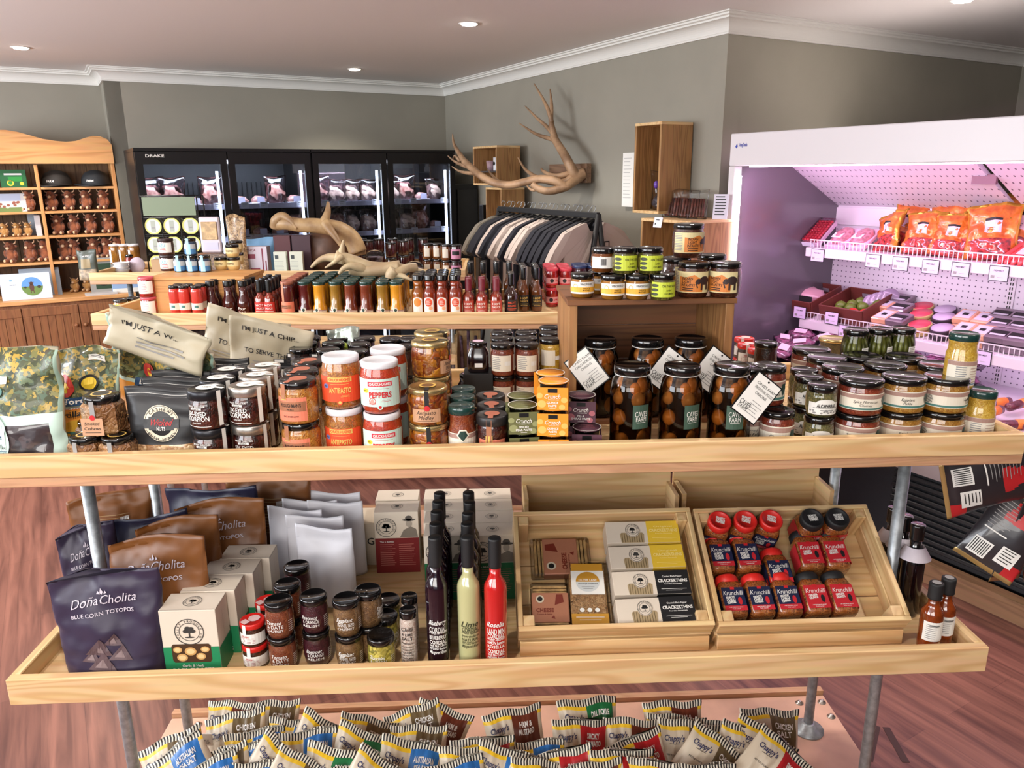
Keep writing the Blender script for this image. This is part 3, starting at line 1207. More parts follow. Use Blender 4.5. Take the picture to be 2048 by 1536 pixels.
@kind
def vinofood_jar():
    def f(d):
        d.rect(-.03, .01, .03, .035, white).rect(-.03, .0135, .03, .024, M('honey_yellow_band', (240, 178, 60), .5), 1)
        d.text('VINOFOOD', .008, .030, .0042, ink, 3, w=.026).ring(-.016, .026, .004, .005, M('honey_yellow_band'), 3).text('GARLIC &', .008, .0215, .0025, ink, 3).text('MUSTARD', .008, .0175, .0025, ink, 3)
    return mgz('honey_mustard_jar', .0265, .052, K_HONEY, f)

@kind
def vinofood_back_jar():
    def f(d):
        d.rect(-.03, .01, .03, .034, white).rect(-.008, .016, .004, .03, greyseal, 1)
        for i in range(5):
            d.rect(-.007 + i * .0022, .017, -.0062 + i * .0022, .029, ink, 2)
    return mgz('dark_marmalade_jar', .0265, .052, K_HONEYD, f)

@kind
def lime_jar():
    def f(d):
        d.rect(-.026, .008, .03, .039, M('lime_label', (200, 214, 62), .5))
        for i in range(3):
            d.ell(-.018, .014 + i * .009, .008, .0032, M('olive_print', (60, 66, 40), .5), 2)
        d.text('ON THE SIDE', .012, .031, .0045, ink, 3, w=.03).text('BABY', .012, .022, .0032, ink, 3).text('CUCUMBERS', .012, .0155, .0032, ink, 3, w=.02)
    return mgz('baby_cucumber_jar', .0275, .055, chunk('cucumber_brine', [(84, 78, 30), (60, 56, 20), (110, 100, 44)], 90), f)

@kind
def infantry_jar():
    def f(d):
        om = M('curry_orange', (222, 132, 56), .5)
        d.rect(-.046, .012, .046, .056, M('parchment_label', (228, 212, 158), .55))
        d.poly([(-.020, .014), (.030, .014), (.034, .036), (.012, .05), (-.006, .044), (-.020, .046)], om, 1)
        d.text('INDIAN', -.002, .042, .006, ink, 3, w=.022).text('LIGHT', -.003, .035, .006, ink, 3, w=.019).text('INFANTRY', .0, .028, .006, ink, 3, w=.028).lines(-.012, .012, .021, 2, .004, .0016, ink, 3)
        d.lines(-.044, -.024, .052, 11, .0034, .0014, greyseal, 3, .1)
        e = M('elephant_print', (54, 36, 34), .5)
        d.ell(.034, .038, .011, .009, e, 3).rect(.026, .018, .030, .036, e, 3).rect(.037, .018, .042, .036, e, 3).ell(.021, .036, .0055, .006, e, 3).rect(.016, .022, .0185, .036, e, 3, rot=.3)
    return mgz('curry_paste_jar', .0345, .074, chunk('curry_paste', [(70, 30, 16), (50, 20, 12), (92, 46, 24)], 150), f)

@kind
def plain_dark_jar():
    def f(d):
        d.rect(-.03, .012, .022, .05, creaml).lines(-.026, .0, .045, 7, .0045, .0015, greyseal).rect(.03, .012, .046, .05, creaml)
        d.rect(.006, .026, .02, .036, white, 2)
    return small_jar('fruit_jam_jar', .0275, .075, chunk('rust_jam', [(120, 44, 20), (92, 30, 14), (140, 64, 30)], 140), lid_black, .0278, f)

@kind
def plain_yellow_jar():
    def f(d):
        d.rect(-.03, .012, .006, .05, creaml).rect(.006, .026, .024, .036, white, 2)
    return small_jar('piccalilli_jar', .0275, .075, K_YEL, lid_black, .0278, f)

@kind
def black_lid_jar():
    return small_jar('conserve_jar', .026, .071, chunk('black_cherry', [(30, 12, 12), (48, 18, 14), (20, 8, 8)], 120), lid_black, .0275)

@kind
def tall_hex_jar():
    t = jar0('square_jam_jar', 'x')
    MB().lathe([(.022, 0), (.025, .004), (.025, .045), (.018, .058), (.018, .064)], M('dark_jelly', (22, 8, 12), .2, coat=1), 24, sq=6).build('glass_body', t)
    l = lid(t, .021, .072, .014, lid_black)
    Dec(plane_z(.072)).ell(0, 0, .013, .013, M('lilac_sticker', (226, 190, 210), .5)).build('sticker', l)
    Dec(plane_y(-.0252)).rect(-.008, .014, .010, .024, white).build('price_label', t)
    return t

# ---- bottles
def bottle(nm, r, h, nr, sh, cont, capm, capr, caph, dec=None, capseg=24, nm2='bottle'):
    t = jar0(nm, 'x', 'bottle')
    nk = h - caph
    MB().lathe([(r * .85, 0), (r * .97, .002), (r, .007), (r, sh), (r * .93, sh + (nk - sh) * .18), (r * .66, sh + (nk - sh) * .42), (nr, sh + (nk - sh) * .62), (nr, nk + .002)], cont, 26).build('glass_body', t)
    MB().lathe([(capr, nk - .002), (capr * 1.03, nk), (capr, nk + .003), (capr * 1.03, h - .004), (capr, h - .001), (capr * .9, h), (.0001, h - .0006)], capm, capseg).build('cap', t)
    if dec:
        d = Dec(cyl(r))
        dec(d)
        d.build('label', t)
    return t

def cordial(nm, col, words, pm):
    def f(d):
        z = .125
        for i, (s_, hh, sh) in enumerate(words):
            z -= hh * 1.22
            d.text(s_, .001, z, hh, pm, 3, w=.036, bold=.015, shear=sh)
    return bottle(nm, .0235, .295, .0115, .185, M(nm + '_liquid', col, .12, coat=1), M('black_capsule', (24, 24, 26), .5), .0128, .062, f)

@kind
def blueberry_cordial():
    return cordial('blueberry_cordial_bottle', (28, 8, 22), [('Blueberry', .011, .3), ('CORDIAL', .012, 0), ('Freshly harvested', .006, .3), ('BLUEBERRY', .009, 0), ('CORDIAL', .009, 0), ('with NATURAL', .006, 0), ('INFUSED flavours', .006, .3), ('Margaret River', .008, .3)], inkw)

@kind
def lime_cordial():
    return cordial('lime_cordial_bottle', (186, 184, 134), [('Lime', .013, .3), ('CORDIAL', .010, 0), ('Freshly squeezed', .006, .3), ('from the limes', .006, 0), ('NATURAL', .007, 0), ('INFUSED flavours', .006, .3), ('Margaret River', .007, .3)], M('dark_green_print', (60, 64, 40), .6))

@kind
def rosella_cordial():
    return cordial('rosella_cordial_bottle', (188, 30, 30), [('Rosella', .011, .3), ('LAND MIN', .013, 0), ('CORDIAL', .009, 0), ('Freshly SEEDED', .006, .2), ('LEMON Jasmine', .007, .1), ('ROSELLA', .007, 0), ('CORDIAL', .009, 0), ('with NATURAL', .006, 0), ('INFUSED flavours', .006, .3), ('Margaret River', .008, .3)], inkw)

@kind
def amber_sauce():
    def f(d):
        d.rect(-.024, .03, .03, .075, white).lines(-.018, .006, .068, 8, .0045, .0015, greyseal)
        d.rect(-.012, .066, .008, .0675, ink, 3)
    t = bottle('chilli_sauce_bottle', .0225, .158, .0115, .085, M('amber_sauce', (142, 58, 14), .12, coat=1, var=.25, vscale=40), blackm, .0142, .034, f)
    Dec(plane_z(.158)).ell(0, 0, .009, .009, greyseal).build('cap_disc', t)
    return t

@kind
def dark_bottle():
    t = bottle('balsamic_bottle', .025, .225, .012, .13, M('balsamic', (14, 8, 12), .1, coat=1), lid_black, .0155, .035)
    b = MB()
    n = 14
    vs, fs = [], []
    for i in range(n + 1):
        a = -1.9 + 3.8 * i / n
        for r_, z in ((.02, .172), (.036, .145)):
            vs.append((r_ * math.sin(a), -r_ * math.cos(a), z))
    fs = [(2 * i, 2 * i + 1, 2 * i + 3, 2 * i + 2) for i in range(n)]
    b.add(vs, fs, M('paper_collar', (206, 196, 204), .6), True)
    b.build('paper_collar', t)
    return t

SHP = [(.86, 0), (.98, .01), (1, .04), (1, .33), (.82, .42), (.80, .88), (.86, .97)]

def unit2_sauce(nm, cont, lm):
    def f(d):
        d.rect(-.036, .006, .036, .034, creaml).rect(-.036, .031, .036, .036, mauve, 1)
        d.ell(-.004, .034, .009, .009, creaml, 3).poly([(-.010, .035), (-.007, .041), (-.001, .041), (.002, .035), (-.004, .027)], gemg, 5)
    t = jar0(nm, 'x', 'jar')
    r, h = .0275, .143
    glassbody(t, r, h - .012, .0225, cont, SHP, 22)
    lid(t, .0245, h, .014, lm, 22)
    d = Dec(cyl(r))
    f(d)
    d.build('label', t)
    return t

@kind
def red_pasta_sauce():
    return unit2_sauce('beetroot_sauce_jar', M('dark_red_sauce', (88, 20, 18), .2, coat=1, var=.2), lid_green)

@kind
def yellow_sauce():
    return unit2_sauce('yellow_mustard_sauce_jar', M('mango_sauce', (214, 146, 34), .2, coat=1, var=.15), lid_green)

@kind
def brown_sauce():
    return unit2_sauce('brown_barbecue_sauce_jar', M('brown_sauce', (118, 50, 26), .2, coat=1, var=.2), lid_green)

@kind
def olive_sauce():
    return unit2_sauce('olive_pickle_sauce_jar', M('olive_sauce', (150, 110, 34), .2, coat=1, var=.2), lid_green)

@kind
def salmon_sauce():
    def f(d):
        d.rect(-.034, .028, .034, .068, salmon).rect(-.034, .042, .02, .056, copper, 1).text('SMOKY', -.006, .052, .005, ink, 3).text('KETCHUP', -.006, .045, .004, ink, 3)
        d.rect(-.014, .068, -.004, .142, copper, 2)
    return small_jar('ketchup_jar', .0255, .145, M('dark_red_sauce'), M('copper_lid', (150, 90, 70), .4), .024, f, 'straight', .012)

@kind
def hex_sauce():
    def f(d):
        d.rect(-.019, .022, .019, .07, white).ell(0, .07, .019, .012, white, 0).ell(0, .062, .014, .016, M('coral_print', (228, 84, 52), .5), 2).ell(.008, .04, .007, .007, M('peach_print', (236, 170, 130), .5), 2)
        for i in range(5):
            d.rect(-.008, .070 - i * .0042, .008 - (i % 2) * .004, .0712 - i * .0042, inkw, 4)
    return bottle('sweet_chilli_bottle', .0255, .165, .0175, .095, M('sweet_chilli', (150, 50, 20), .15, coat=1, var=.35, vscale=20), lid_black, .0205, .02, f)

@kind
def amber_hex_sauce():
    def f(d):
        d.rect(-.019, .022, .019, .07, white).ell(0, .07, .019, .012, white, 0).ell(0, .062, .014, .016, M('orange_print', (240, 140, 60), .5), 2)
    return bottle('apricot_sauce_bottle', .0255, .165, .0175, .095, M('apricot_sauce', (170, 92, 24), .15, coat=1, var=.35, vscale=20), lid_black, .0205, .02, f)

def hot(nm, cont, capm, h, bg, fg, r=.0225):
    def f(d):
        d.rect(-.026, .02, .026, .066, bg).text('HOT', 0, .054, .008, fg, 3, w=.03).text('SAUCE', 0, .042, .007, fg, 3, w=.03).rect(-.018, .03, .018, .0315, fg, 3).rect(-.014, .025, .014, .026, fg, 3)
    return bottle(nm, r, h, .011, .078, cont, capm, .0125, .046, f, 18)

@kind
def maroon_hot():
    return hot('maroon_capped_hot_sauce', M('hot_sauce_red', (130, 40, 18), .12, coat=1, var=.3), M('maroon_cap', (110, 28, 42), .4), .15, M('skull_label', (178, 66, 50), .5), inkw)

@kind
def black_hot():
    return hot('black_capped_hot_sauce', M('hot_sauce_dark', (44, 20, 12), .12, coat=1), lid_black, .165, M('black_label', (30, 28, 28), .5), M('orange_red_fg', (236, 90, 50), .5), .026)

@kind
def gold_hot():
    return hot('gold_printed_sauce_bottle', M('brown_liquor', (96, 52, 22), .12, coat=1), lid_black, .175, M('black_label'), goldp, .0225)

@kind
def dark_neck():
    def f(d):
        d.text('Pour', 0, .04, .012, inkw, 3, w=.03, shear=.3).text('STOUT', 0, .026, .007, inkw, 3, w=.03).rect(-.02, .014, .02, .016, inkw, 3)
    return bottle('stout_sauce_bottle', .0265, .145, .0155, .058, M('stout_sauce', (66, 20, 16), .14, coat=1), lid_black, .0175, .02, f, 18)

@kind
def red_neck():
    return hot('red_label_sauce_bottle', M('hot_sauce_red'), lid_black, .15, M('bright_red_label', (196, 50, 42), .5), inkw)

@kind
def tomato_jar():
    def f(d):
        d.rect(-.034, .045, .034, .07, creaml).rect(-.006, .053, .008, .062, teal, 2)
    return small_jar('tomato_passata_jar', .0215, .135, M('passata', (202, 58, 46), .2, coat=1), lid_black, .02, f, 'straight', .01)

@kind
def pink_lid_jar():
    def f(d):
        d.rect(-.034, .012, .034, .042, M('rose_label', (220, 150, 150), .5)).rect(-.034, .012, .034, .018, redp, 1).ell(-.004, .03, .008, .008, ink, 2).text('JAM', .016, .03, .006, redp, 3)
    return small_jar('chilli_jam_jar_rose', .026, .079, M('red_jam', (160, 24, 22), .2, coat=1, var=.25, vscale=40), lid_pink, .026, f)

@kind
def blue_lid_jar():
    return small_jar('blue_lidded_jam_jar', .03, .085, M('plum_jam', (60, 24, 34), .2, coat=1), lid_blue, .031)

# ---- bags and cartons
def pouch_fn(w, h, d, skew=0, lean=0, wr=.004, seed=0, seal=.08, taper=.06, flare=0, bulge=.5):
    """returns P(u, v, side) -> xyz, u in -1..1, v in 0..1, side -1 front / 1 back"""
    def P(u, v, side):
        vv = min(1, v / (1 - seal))
        base = max(0, 1 - vv) ** bulge
        t = d / 2 * base * (1 - abs(u) ** 3) ** .6 * (.35 + .65 * min(1, v * 9 + .5)) + .0007
        x = u * w / 2 * (1 - taper * math.sin(math.pi * min(1, v * 1.05)) + flare * v)
        z = v * h * (1 + skew * u * v + .03 * v * math.sin(u * 2.6 + seed * 1.7))
        q = Vector((x * 14 + seed, v * 5, side * 3 + seed * 2))
        n = noise.noise(q) * wr + noise.noise(q * 2.7) * wr * .5
        y = side * (t + (abs(n) if side > 0 else 0)) + (n if side < 0 else 0) * min(1, v * 6) + lean * v * v + noise.noise(Vector((u * 1.6 + seed, v * 2, seed))) * wr * 2.2 * v
        return Vector((x, y, z))
    return P

def pouch_mesh(P, N, K, matf, name, parent, bottom=True):
    b = MB()
    vs, fs, ms = [], [], []
    ring = 2 * (N + 1)
    for j in range(K + 1):
        v = j / K
        for i in range(N + 1):
            vs.append(P(-1 + 2 * i / N, v, -1))
        for i in range(N + 1):
            vs.append(P(1 - 2 * i / N, v, 1))
    for j in range(K):
        for i in range(ring):
            i2 = (i + 1) % ring
            fs.append((j * ring + i, j * ring + i2, (j + 1) * ring + i2, (j + 1) * ring + i))
            v = (j + .5) / K
            if i < N:
                ms.append(matf(-1 + 2 * (i + .5) / N, v, -1))
            elif i > N and i < ring - 1:
                ms.append(matf(1 - 2 * (i - N - .5) / N, v, 1))
            else:
                ms.append(matf(1 if i == N else -1, v, 1))
    fs += [tuple(range(ring))[::-1], tuple(K * ring + i for i in range(ring))]
    ms += [matf(0, 0, 1), matf(0, 1, 1)]
    b.add(vs, fs, None, True, ms)
    return b.build(name, parent)

def pouch_dec(P, w, h, side=-1, base=.0011):
    def f(u, v, o):
        uu, vv = max(-1, min(1, 2 * u / w)), max(0, min(1, v / h))
        p = P(uu, vv, side)
        a = P(min(1, uu + .03), vv, side) - P(max(-1, uu - .03), vv, side)
        c = P(uu, min(1, vv + .03), side) - P(uu, max(0, vv - .03), side)
        n = a.cross(c)
        n = n.normalized() if n.length > 1e-9 else Vector((0, side, 0))
        if n.y * side < 0:
            n = -n
        return tuple(p + n * o)
    return Dec(f, base)

def carton(nm, w, d, h, m, label='x', cat='box', name='carton_body'):
    t = empty(nm, label=label, cat=cat)
    o = MB().box(-w / 2, w / 2, -d / 2, d / 2, 0, h, m, .0008).build(name, t)
    return t, o

treeg = M('tree_print', (60, 58, 56), .6)

def tree_logo(D, cx, cy, r, words=True, L=1):
    D.ring(cx, cy, r * .94, r, treeg, L).ring(cx, cy, r * .66, r * .7, treeg, L)
    for a, b_, c in ((0, .14, .34), (-.24, .04, .2), (.24, .04, .2), (-.1, .28, .2), (.14, .26, .18)):
        D.ell(cx + a * r, cy + b_ * r, c * r, c * r * .7, treeg, L, 10)
    D.rect(cx - r * .05, cy - r * .42, cx + r * .05, cy, treeg, L).ell(cx, cy - r * .42, r * .34, r * .06, treeg, L, 10)
    if words:
        D.arc('VALLEY PRODUCE CO', cx, cy, r * .82, r * .16, treeg, L + 1, 90, 15)

# ================================================================== nearest stand, upper tray
def pile(k, px, py, n, h, desc, where, base=S1Z, group=None, rz=0, jit=.0, gap=.0004):
    """a stack of n jars whose topmost lid is seen at (px, py)"""
    p = at(px, py, base + n * h)
    lv = {1: [''], 2: ['lower ', 'upper '], 3: ['bottom ', 'middle ', 'top ']}[n]
    for i in range(n):
        s = ', %sone of %s' % (lv[i], where) if n > 1 else ', ' + where
        put(k, (p.x + random.uniform(-jit, jit), p.y + random.uniform(-jit, jit), base + i * h + gap * (i + 1) - gap), desc + s, group, rz=rz + random.uniform(-.12, .12))

# scorpion jars
for i, (x, y) in enumerate([(412, 775), (434, 755), (454, 738)]):
    pile('scorpion_jar_black', x, y, 2, .0745, 'dark-lidded chilli jam jar', 'the %s stack from the front lip' % NTH[i], group='dark lidded chilli jam jars')
for i, (x, y) in enumerate([(493, 769), (512, 749), (528, 730)]):
    pile('scorpion_jar_silver', x, y, 2, .0745, 'silver-lidded chilli jam jar', 'the %s stack from the front lip' % NTH[i], group='silver lidded chilli jam jars')
for i, (x, y) in enumerate([(594, 757), (601, 738), (616, 720)]):
    pile('pickle_jar', x, y, 2, .081, 'pickle jar with copper strap label', 'the %s stack from the front lip' % NTH[i], group='pickle jars with copper labels')
for i, (x, y) in enumerate([(680, 708)]):
    pile('antipasto_jar', x, y, 2, .102, 'orange-labelled antipasto jar with white lid', 'the %s stack' % ['front', 'rear'][i], group='antipasto jars', rz=.05)
for i, (x, y) in enumerate([(758, 718), (775, 694)]):
    pile('peppers_jar', x, y, 2, .1, 'mint-labelled peppers jar with white lid', 'the %s stack' % ['front', 'rear'][i], group='peppers jars', rz=.12)
pile('medley_jar', 855, 771, 2, .071, 'antipasto medley jar with gold lid and kraft label', 'the front stack', group='antipasto medley jars')
pile('medley_jar', 860, 680, 3, .071, 'antipasto medley jar with gold lid', 'the tall stack behind the front pair', group='antipasto medley jars', rz=1.4)
pile('medley_jar', 864, 662, 3, .071, 'antipasto medley jar with gold lid', 'the rearmost tall stack', group='antipasto medley jars', rz=.9)
for i, (x, y) in enumerate([(923, 809), (924, 791), (926, 775)]):
    pile('relish_jar', x, y, 1, .106, 'green-lidded Italian tomato relish jar', NTH[i] + ' from the front lip', group='green lidded relish jars')
for i, (x, y) in enumerate([(984, 827), (983, 807), (981, 788)]):
    pile('farmer_jar', x, y, 1, .086, 'squat onion jam jar with copper sticker on charcoal lid', NTH[i] + ' from the front', group='onion jam jars')
for i, (x, y) in enumerate([(1045, 809), (1043, 790)]):
    pile('pear_tub', x, y, 2, .0508, 'olive green pear paste tub', 'the %s stack' % ['front', 'rear'][i], group='pear paste tubs')
for i, (x, y) in enumerate([(1107, 761), (1101, 745)]):
    pile('quince_tub', x, y, 3, .0508, 'orange quince paste tub', 'the %s stack' % ['front', 'rear'][i], group='quince paste tubs')
pile('fig_tub', 1174, 853, 1, .0508, 'plum-coloured fig paste tub', 'alone at the front lip beside the orange stack', group='fig paste tubs')
pile('fig_tub', 1163, 789, 2, .0508, 'plum-coloured fig paste tub', 'the stack beside the old crate', group='fig paste tubs')
# black lidded rows at the rear
BL = [(619, 673), (678, 673), (728, 674), (781, 676), (819, 675), (611, 684), (666, 684), (718, 686), (601, 695), (655, 697), (712, 700), (812, 690)]
for i, (x, y) in enumerate(BL):
    pile('black_lid_jar', x, y, 2, .071, 'black-lidded dark conserve jar', 'the %s stack along the rear lip' % NTH[i], group='black lidded conserve jars')
k = 0
for j, (dy, dx) in enumerate([(0, 0), (-12, -2), (-23, -2)]):
    for i, (x, y) in enumerate([(1005, 686), (1054, 686), (1102, 676)]):
        pile('plain_yellow_jar' if i == 2 else 'plain_dark_jar', x + dx, y + dy, 2, .075, 'yellow piccalilli jar with back label outward' if i == 2 else 'rust-red jam jar with back label outward', '%s stack, %s' % (['first', 'second', 'third'][i], ORD[j]), group='jars with back labels outward')
pile('tall_hex_jar', 956, 682, 1, .072, 'square dark jelly jar', 'raised on a black box at the rear', base=1.2275, group='square jelly jars')
pile('tall_hex_jar', 936, 747, 1, .072, 'square dark jelly jar', 'standing on the tray near the green lids', group='square jelly jars')
p = at(956, 682, 1.2995)
t, o = carton('gift_box', .07, .07, .08, blackm, 'black box carrying a square jelly jar near the rear lip')
t.location = (p.x, p.y, S1Z)
# right-hand chutneys
for i, (x, y) in enumerate([(1724, 755), (1686, 732), (1654, 713), (1623, 696)]):
    pile('chutney_big', x, y, 2, .0685, 'wide red tomato chutney jar', 'the %s stack from the lip' % NTH[i], group='wide red chutney jars')
for i, (x, y) in enumerate([(1809, 751), (1771, 727), (1724, 709)]):
    pile('pickle_big', x, y, 2, .0685, 'wide mustard-coloured eggplant pickle jar', 'the %s stack from the lip' % NTH[i], group='wide eggplant pickle jars')
for i, (x, y) in enumerate([(1894, 751), (1880, 728), (1811, 711)]):
    pile('pickle_big_back', x, y, 2, .0685, 'eggplant pickle jar with ingredients panel outward', 'the %s stack from the lip' % NTH[i], group='wide eggplant pickle jars turned round')
pile('chutney_small', 1556, 818, 1, .079, 'tomato relish jar with black lid', 'at the lip below the swing tag', group='tomato relish jars')
pile('chutney_small', 1539, 729, 2, .079, 'tomato relish jar with black lid', 'the stack behind the swing tag', group='tomato relish jars')
pile('chutney_small', 1503, 731, 2, .079, 'tomato relish jar with black lid', 'the stack beside the old crate', group='tomato relish jars')
for i, (x, y) in enumerate([(1645, 768), (1618, 751), (1609, 738)]):
    pile('capers_jar', x, y, 2, .0635, 'small capers jar with black lid', 'the %s stack from the lip' % NTH[i], group='capers jars')
pile('mustard_jar', 1966, 778, 1, .111, 'tall yellow mustard pickle jar', 'at the lip near the tray corner', group='mustard pickle jars')
pile('mustard_jar', 1930, 665, 2, .111, 'tall yellow mustard pickle jar', 'the tall stack above the chutneys', group='mustard pickle jars')
for i, (x, y) in enumerate([(1713, 658), (1761, 656), (1807, 655)]):
    pile('asparagus_jar', x, y, 2, .09, 'pickled green bean jar', 'the %s stack from the gold-lidded jar' % NTH[i], group='pickled bean jars')
pile('gold_squat_jar', 1667, 675, 2, .0551, 'squat gold-lidded pate jar', 'the stack beside the pickled beans', group='gold lidded squat jars')
for i, (x, y) in enumerate([(1489, 675), (1496, 687), (1517, 697)]):
    pile('red_lid_jar', x, y, 2, .053, 'red-lidded relish jar beside the crate', 'the %s stack from the rear lip' % NTH[i], group='red lidded jars by the crate')
pile('black_lid_jar', 1533, 684, 2, .071, 'dark conserve jar', 'the stack behind the red-lidded jars', group='conserve jar by the red lids')

# nut jars
pile('nut_jar', 171, 869, 1, .0655, 'smoked cashew jar with red dot', 'at the lip beside the tortilla bag', group='smoked cashew jars')
pile('nut_jar', 234, 869, 1, .0655, 'smoked cashew jar with red dot', 'at the lip beside the black pouch', group='smoked cashew jars')
a_ = at(171, 869, S1Z + .0655)
b_ = at(234, 869, S1Z + .0655)
put('nut_jar', ((a_.x + b_.x) / 2, a_.y + .02, S1Z + .0662), 'smoked cashew jar with kraft label, resting on the jars below', 'smoked cashew jars', scale=1.12)
pile('nut_jar', 246, 828, 1, .0655, 'smoked cashew jar', 'tucked behind the top cashew jar', group='smoked cashew jars')
pile('nut_jar', 186, 838, 1, .0655, 'smoked cashew jar', 'hidden behind the lip pair', group='smoked cashew jars')

# old timber crate with pickled onions
CW, CD_, CHh = .352, .235, .275
cp = at(1137, 842, S1Z + .012)
CX, CY = cp.x - .001, 1.6
ct = empty('timber_crate', (CX, CY, S1Z), U1A, 'old dark timber crate on its side sheltering pickled onion jars', 'crate')
cf = frame((CX, CY, S1Z), U1A)
MB().box(0, CW, 0, CD_, 0, .011, oldwood, .001).build('bottom_board', ct)
MB().box(-.004, CW + .004, -.004, CD_, CHh - .011, CHh, oldwood, .001).build('top_board', ct)
MB().box(0, .018, 0, CD_ - .012, .0112, CHh - .0112, oldwoodz, .001).build('side_panel', ct)
MB().box(CW - .018, CW, 0, CD_ - .012, .0112, CHh - .0112, oldwoodz, .001).build('side_panel', ct)
for j in range(3):
    MB().box(0, CW, CD_ - .0115, CD_, .0115 + j * .084, .0115 + j * .084 + .082, oldwood, .001).build('back_slat', ct)
tags = {'b0': ('CAVES FARM', 'CHILLI PICKLED', 'ONIONS')}
for i, (x, y) in enumerate([(1265, 728), (1365, 728), (1465, 728)]):
    p = at(x, y, S1Z + .172)
    o = put('onion_jar', (p.x, p.y, S1Z), 'large pickled onion jar with green label, %s from the orange tubs in the front row' % NTH[i], 'pickled onion jars', rz=i * .0)
    if i == 0:
        CHILD[o.name] = list(kids(o))
    onion_label(o, [.014, .016, .0][i])
    if i == 2:
        onion_tag(o, 1, .118, ['CAVES FARM', 'TRADITIONAL PICKLED', 'ONIONS'])
for i, (x, y) in enumerate([(1211, 693), (1309, 691), (1401, 691)]):
    p = at(x, y, S1Z + .012 + .172)
    p.x = min(p.x, CX + CW - .062) if i == 2 else max(p.x, CX + .062) if i == 0 else p.x
    p.y = max(p.y, CY + .05)
    o = put('onion_jar', (p.x, p.y, S1Z + .012), 'large pickled onion jar inside the crate, %s from the orange tubs' % NTH[i], 'pickled onion jars in the crate')
    onion_tag(o, [-1, 1, 1][i], .112, ['CAVES FARM', 'CHILLI PICKLED', 'ONIONS'])
CT = S1Z + CHh
def ontop(k, x, y, n, h, desc, grp, rz=0):
    pile(k, x, y, n, h, desc, grp[0], base=CT, group=grp[1], rz=rz)
ontop('vinofood_jar', 1165, 545, 1, .052, 'honey mustard jar', ('at the outer corner of the crate top', 'honey mustard jars'))
ontop('vinofood_jar', 1200, 539, 1, .052, 'honey mustard jar', ('half hidden behind its neighbours on the crate', 'honey mustard jars'))
ontop('vinofood_jar', 1226, 548, 1, .052, 'honey mustard jar', ('front row below the marmalade jar', 'honey mustard jars'))
ontop('vinofood_jar', 1275, 548, 1, .052, 'honey mustard jar', ('front row next to the lime-labelled jar', 'honey mustard jars'))
ontop('lime_jar', 1326, 546, 1, .055, 'lime-labelled baby cucumber jar', ('front row beside the curry paste jars', 'baby cucumber jars'))
for x, y, k, d_ in ((1207, 492, 'vinofood_back_jar', 'dark marmalade jar with barcode outward, on the top layer of the crate'), (1250, 494, 'lime_jar', 'lime-labelled baby cucumber jar in the top layer beside the marmalade'), (1301, 494, 'lime_jar', 'lime-labelled baby cucumber jar in the top layer nearest the curry paste')):
    p = at(x, y, CT + .107)
    put(k, (p.x, p.y, CT + .0525), d_, 'upper layer on the crate')
ontop('vinofood_jar', 1262, 530, 1, .052, 'honey mustard jar', ('second row under the lime-labelled jars', 'honey mustard jars'))
ontop('infantry_jar', 1388, 523, 1, .074, 'curry paste jar with parchment label', ('front row beside the cucumber jar', 'curry paste jars'), rz=-.6)
ontop('infantry_jar', 1452, 523, 1, .074, 'curry paste jar with parchment label', ('at the crate corner nearest the meat case', 'curry paste jars'), rz=-.8)
ontop('infantry_jar', 1352, 514, 1, .074, 'curry paste jar', ('behind the front pair', 'curry paste jars'), rz=1)
ontop('infantry_jar', 1424, 508, 1, .074, 'curry paste jar', ('between and behind the front pair', 'curry paste jars'), rz=2)
p = at(1378, 446, CT + .149)
put('infantry_jar', (p.x, p.y, CT + .0745), 'curry paste jar with elephant label, alone on top of the pile', 'curry paste jars', rz=.15)

# ---- tortilla chip bags
bagpaper = M('corn_bag_paper', (178, 168, 144), .5)
jungle = chunk('jungle_print', [(78, 84, 50), (48, 58, 38), (112, 116, 70), (196, 160, 62), (92, 122, 100), (72, 66, 46)], 95, coat=.3, bump=0, rough=.45)
navy = M('navy_banner', (30, 70, 112), .5)
amber = M('amber_panel', (226, 150, 52), .5)
chipw = chunk('blue_corn_chips', [(58, 46, 50), (42, 34, 38), (80, 66, 68)], 40, coat=1, bump=.3)
skyb = M('dark_mint_side', (150, 176, 160), .5)

def tortilla(nm, loc, label, w, h, d, low, dec, **kw):
    t = empty(nm, loc, 0, label, 'chip bag')
    P = pouch_fn(w, h, d, **kw)
    def mf(u, v, s):
        if s > 0:
            return bagpaper
        if v > .46:
            return jungle if abs(u) < .93 else skyb
        return low(u, v)
    o = pouch_mesh(P, 40, 26, mf, 'bag', t)
    D = pouch_dec(P, w, h, base=.0032)
    if low.__name__ == 'low1':
        D.f = lambda u, v, o_, g=D.f: g(u - .012, v, o_)
    dec(D)
    D.build('bag_print', o)
    return t

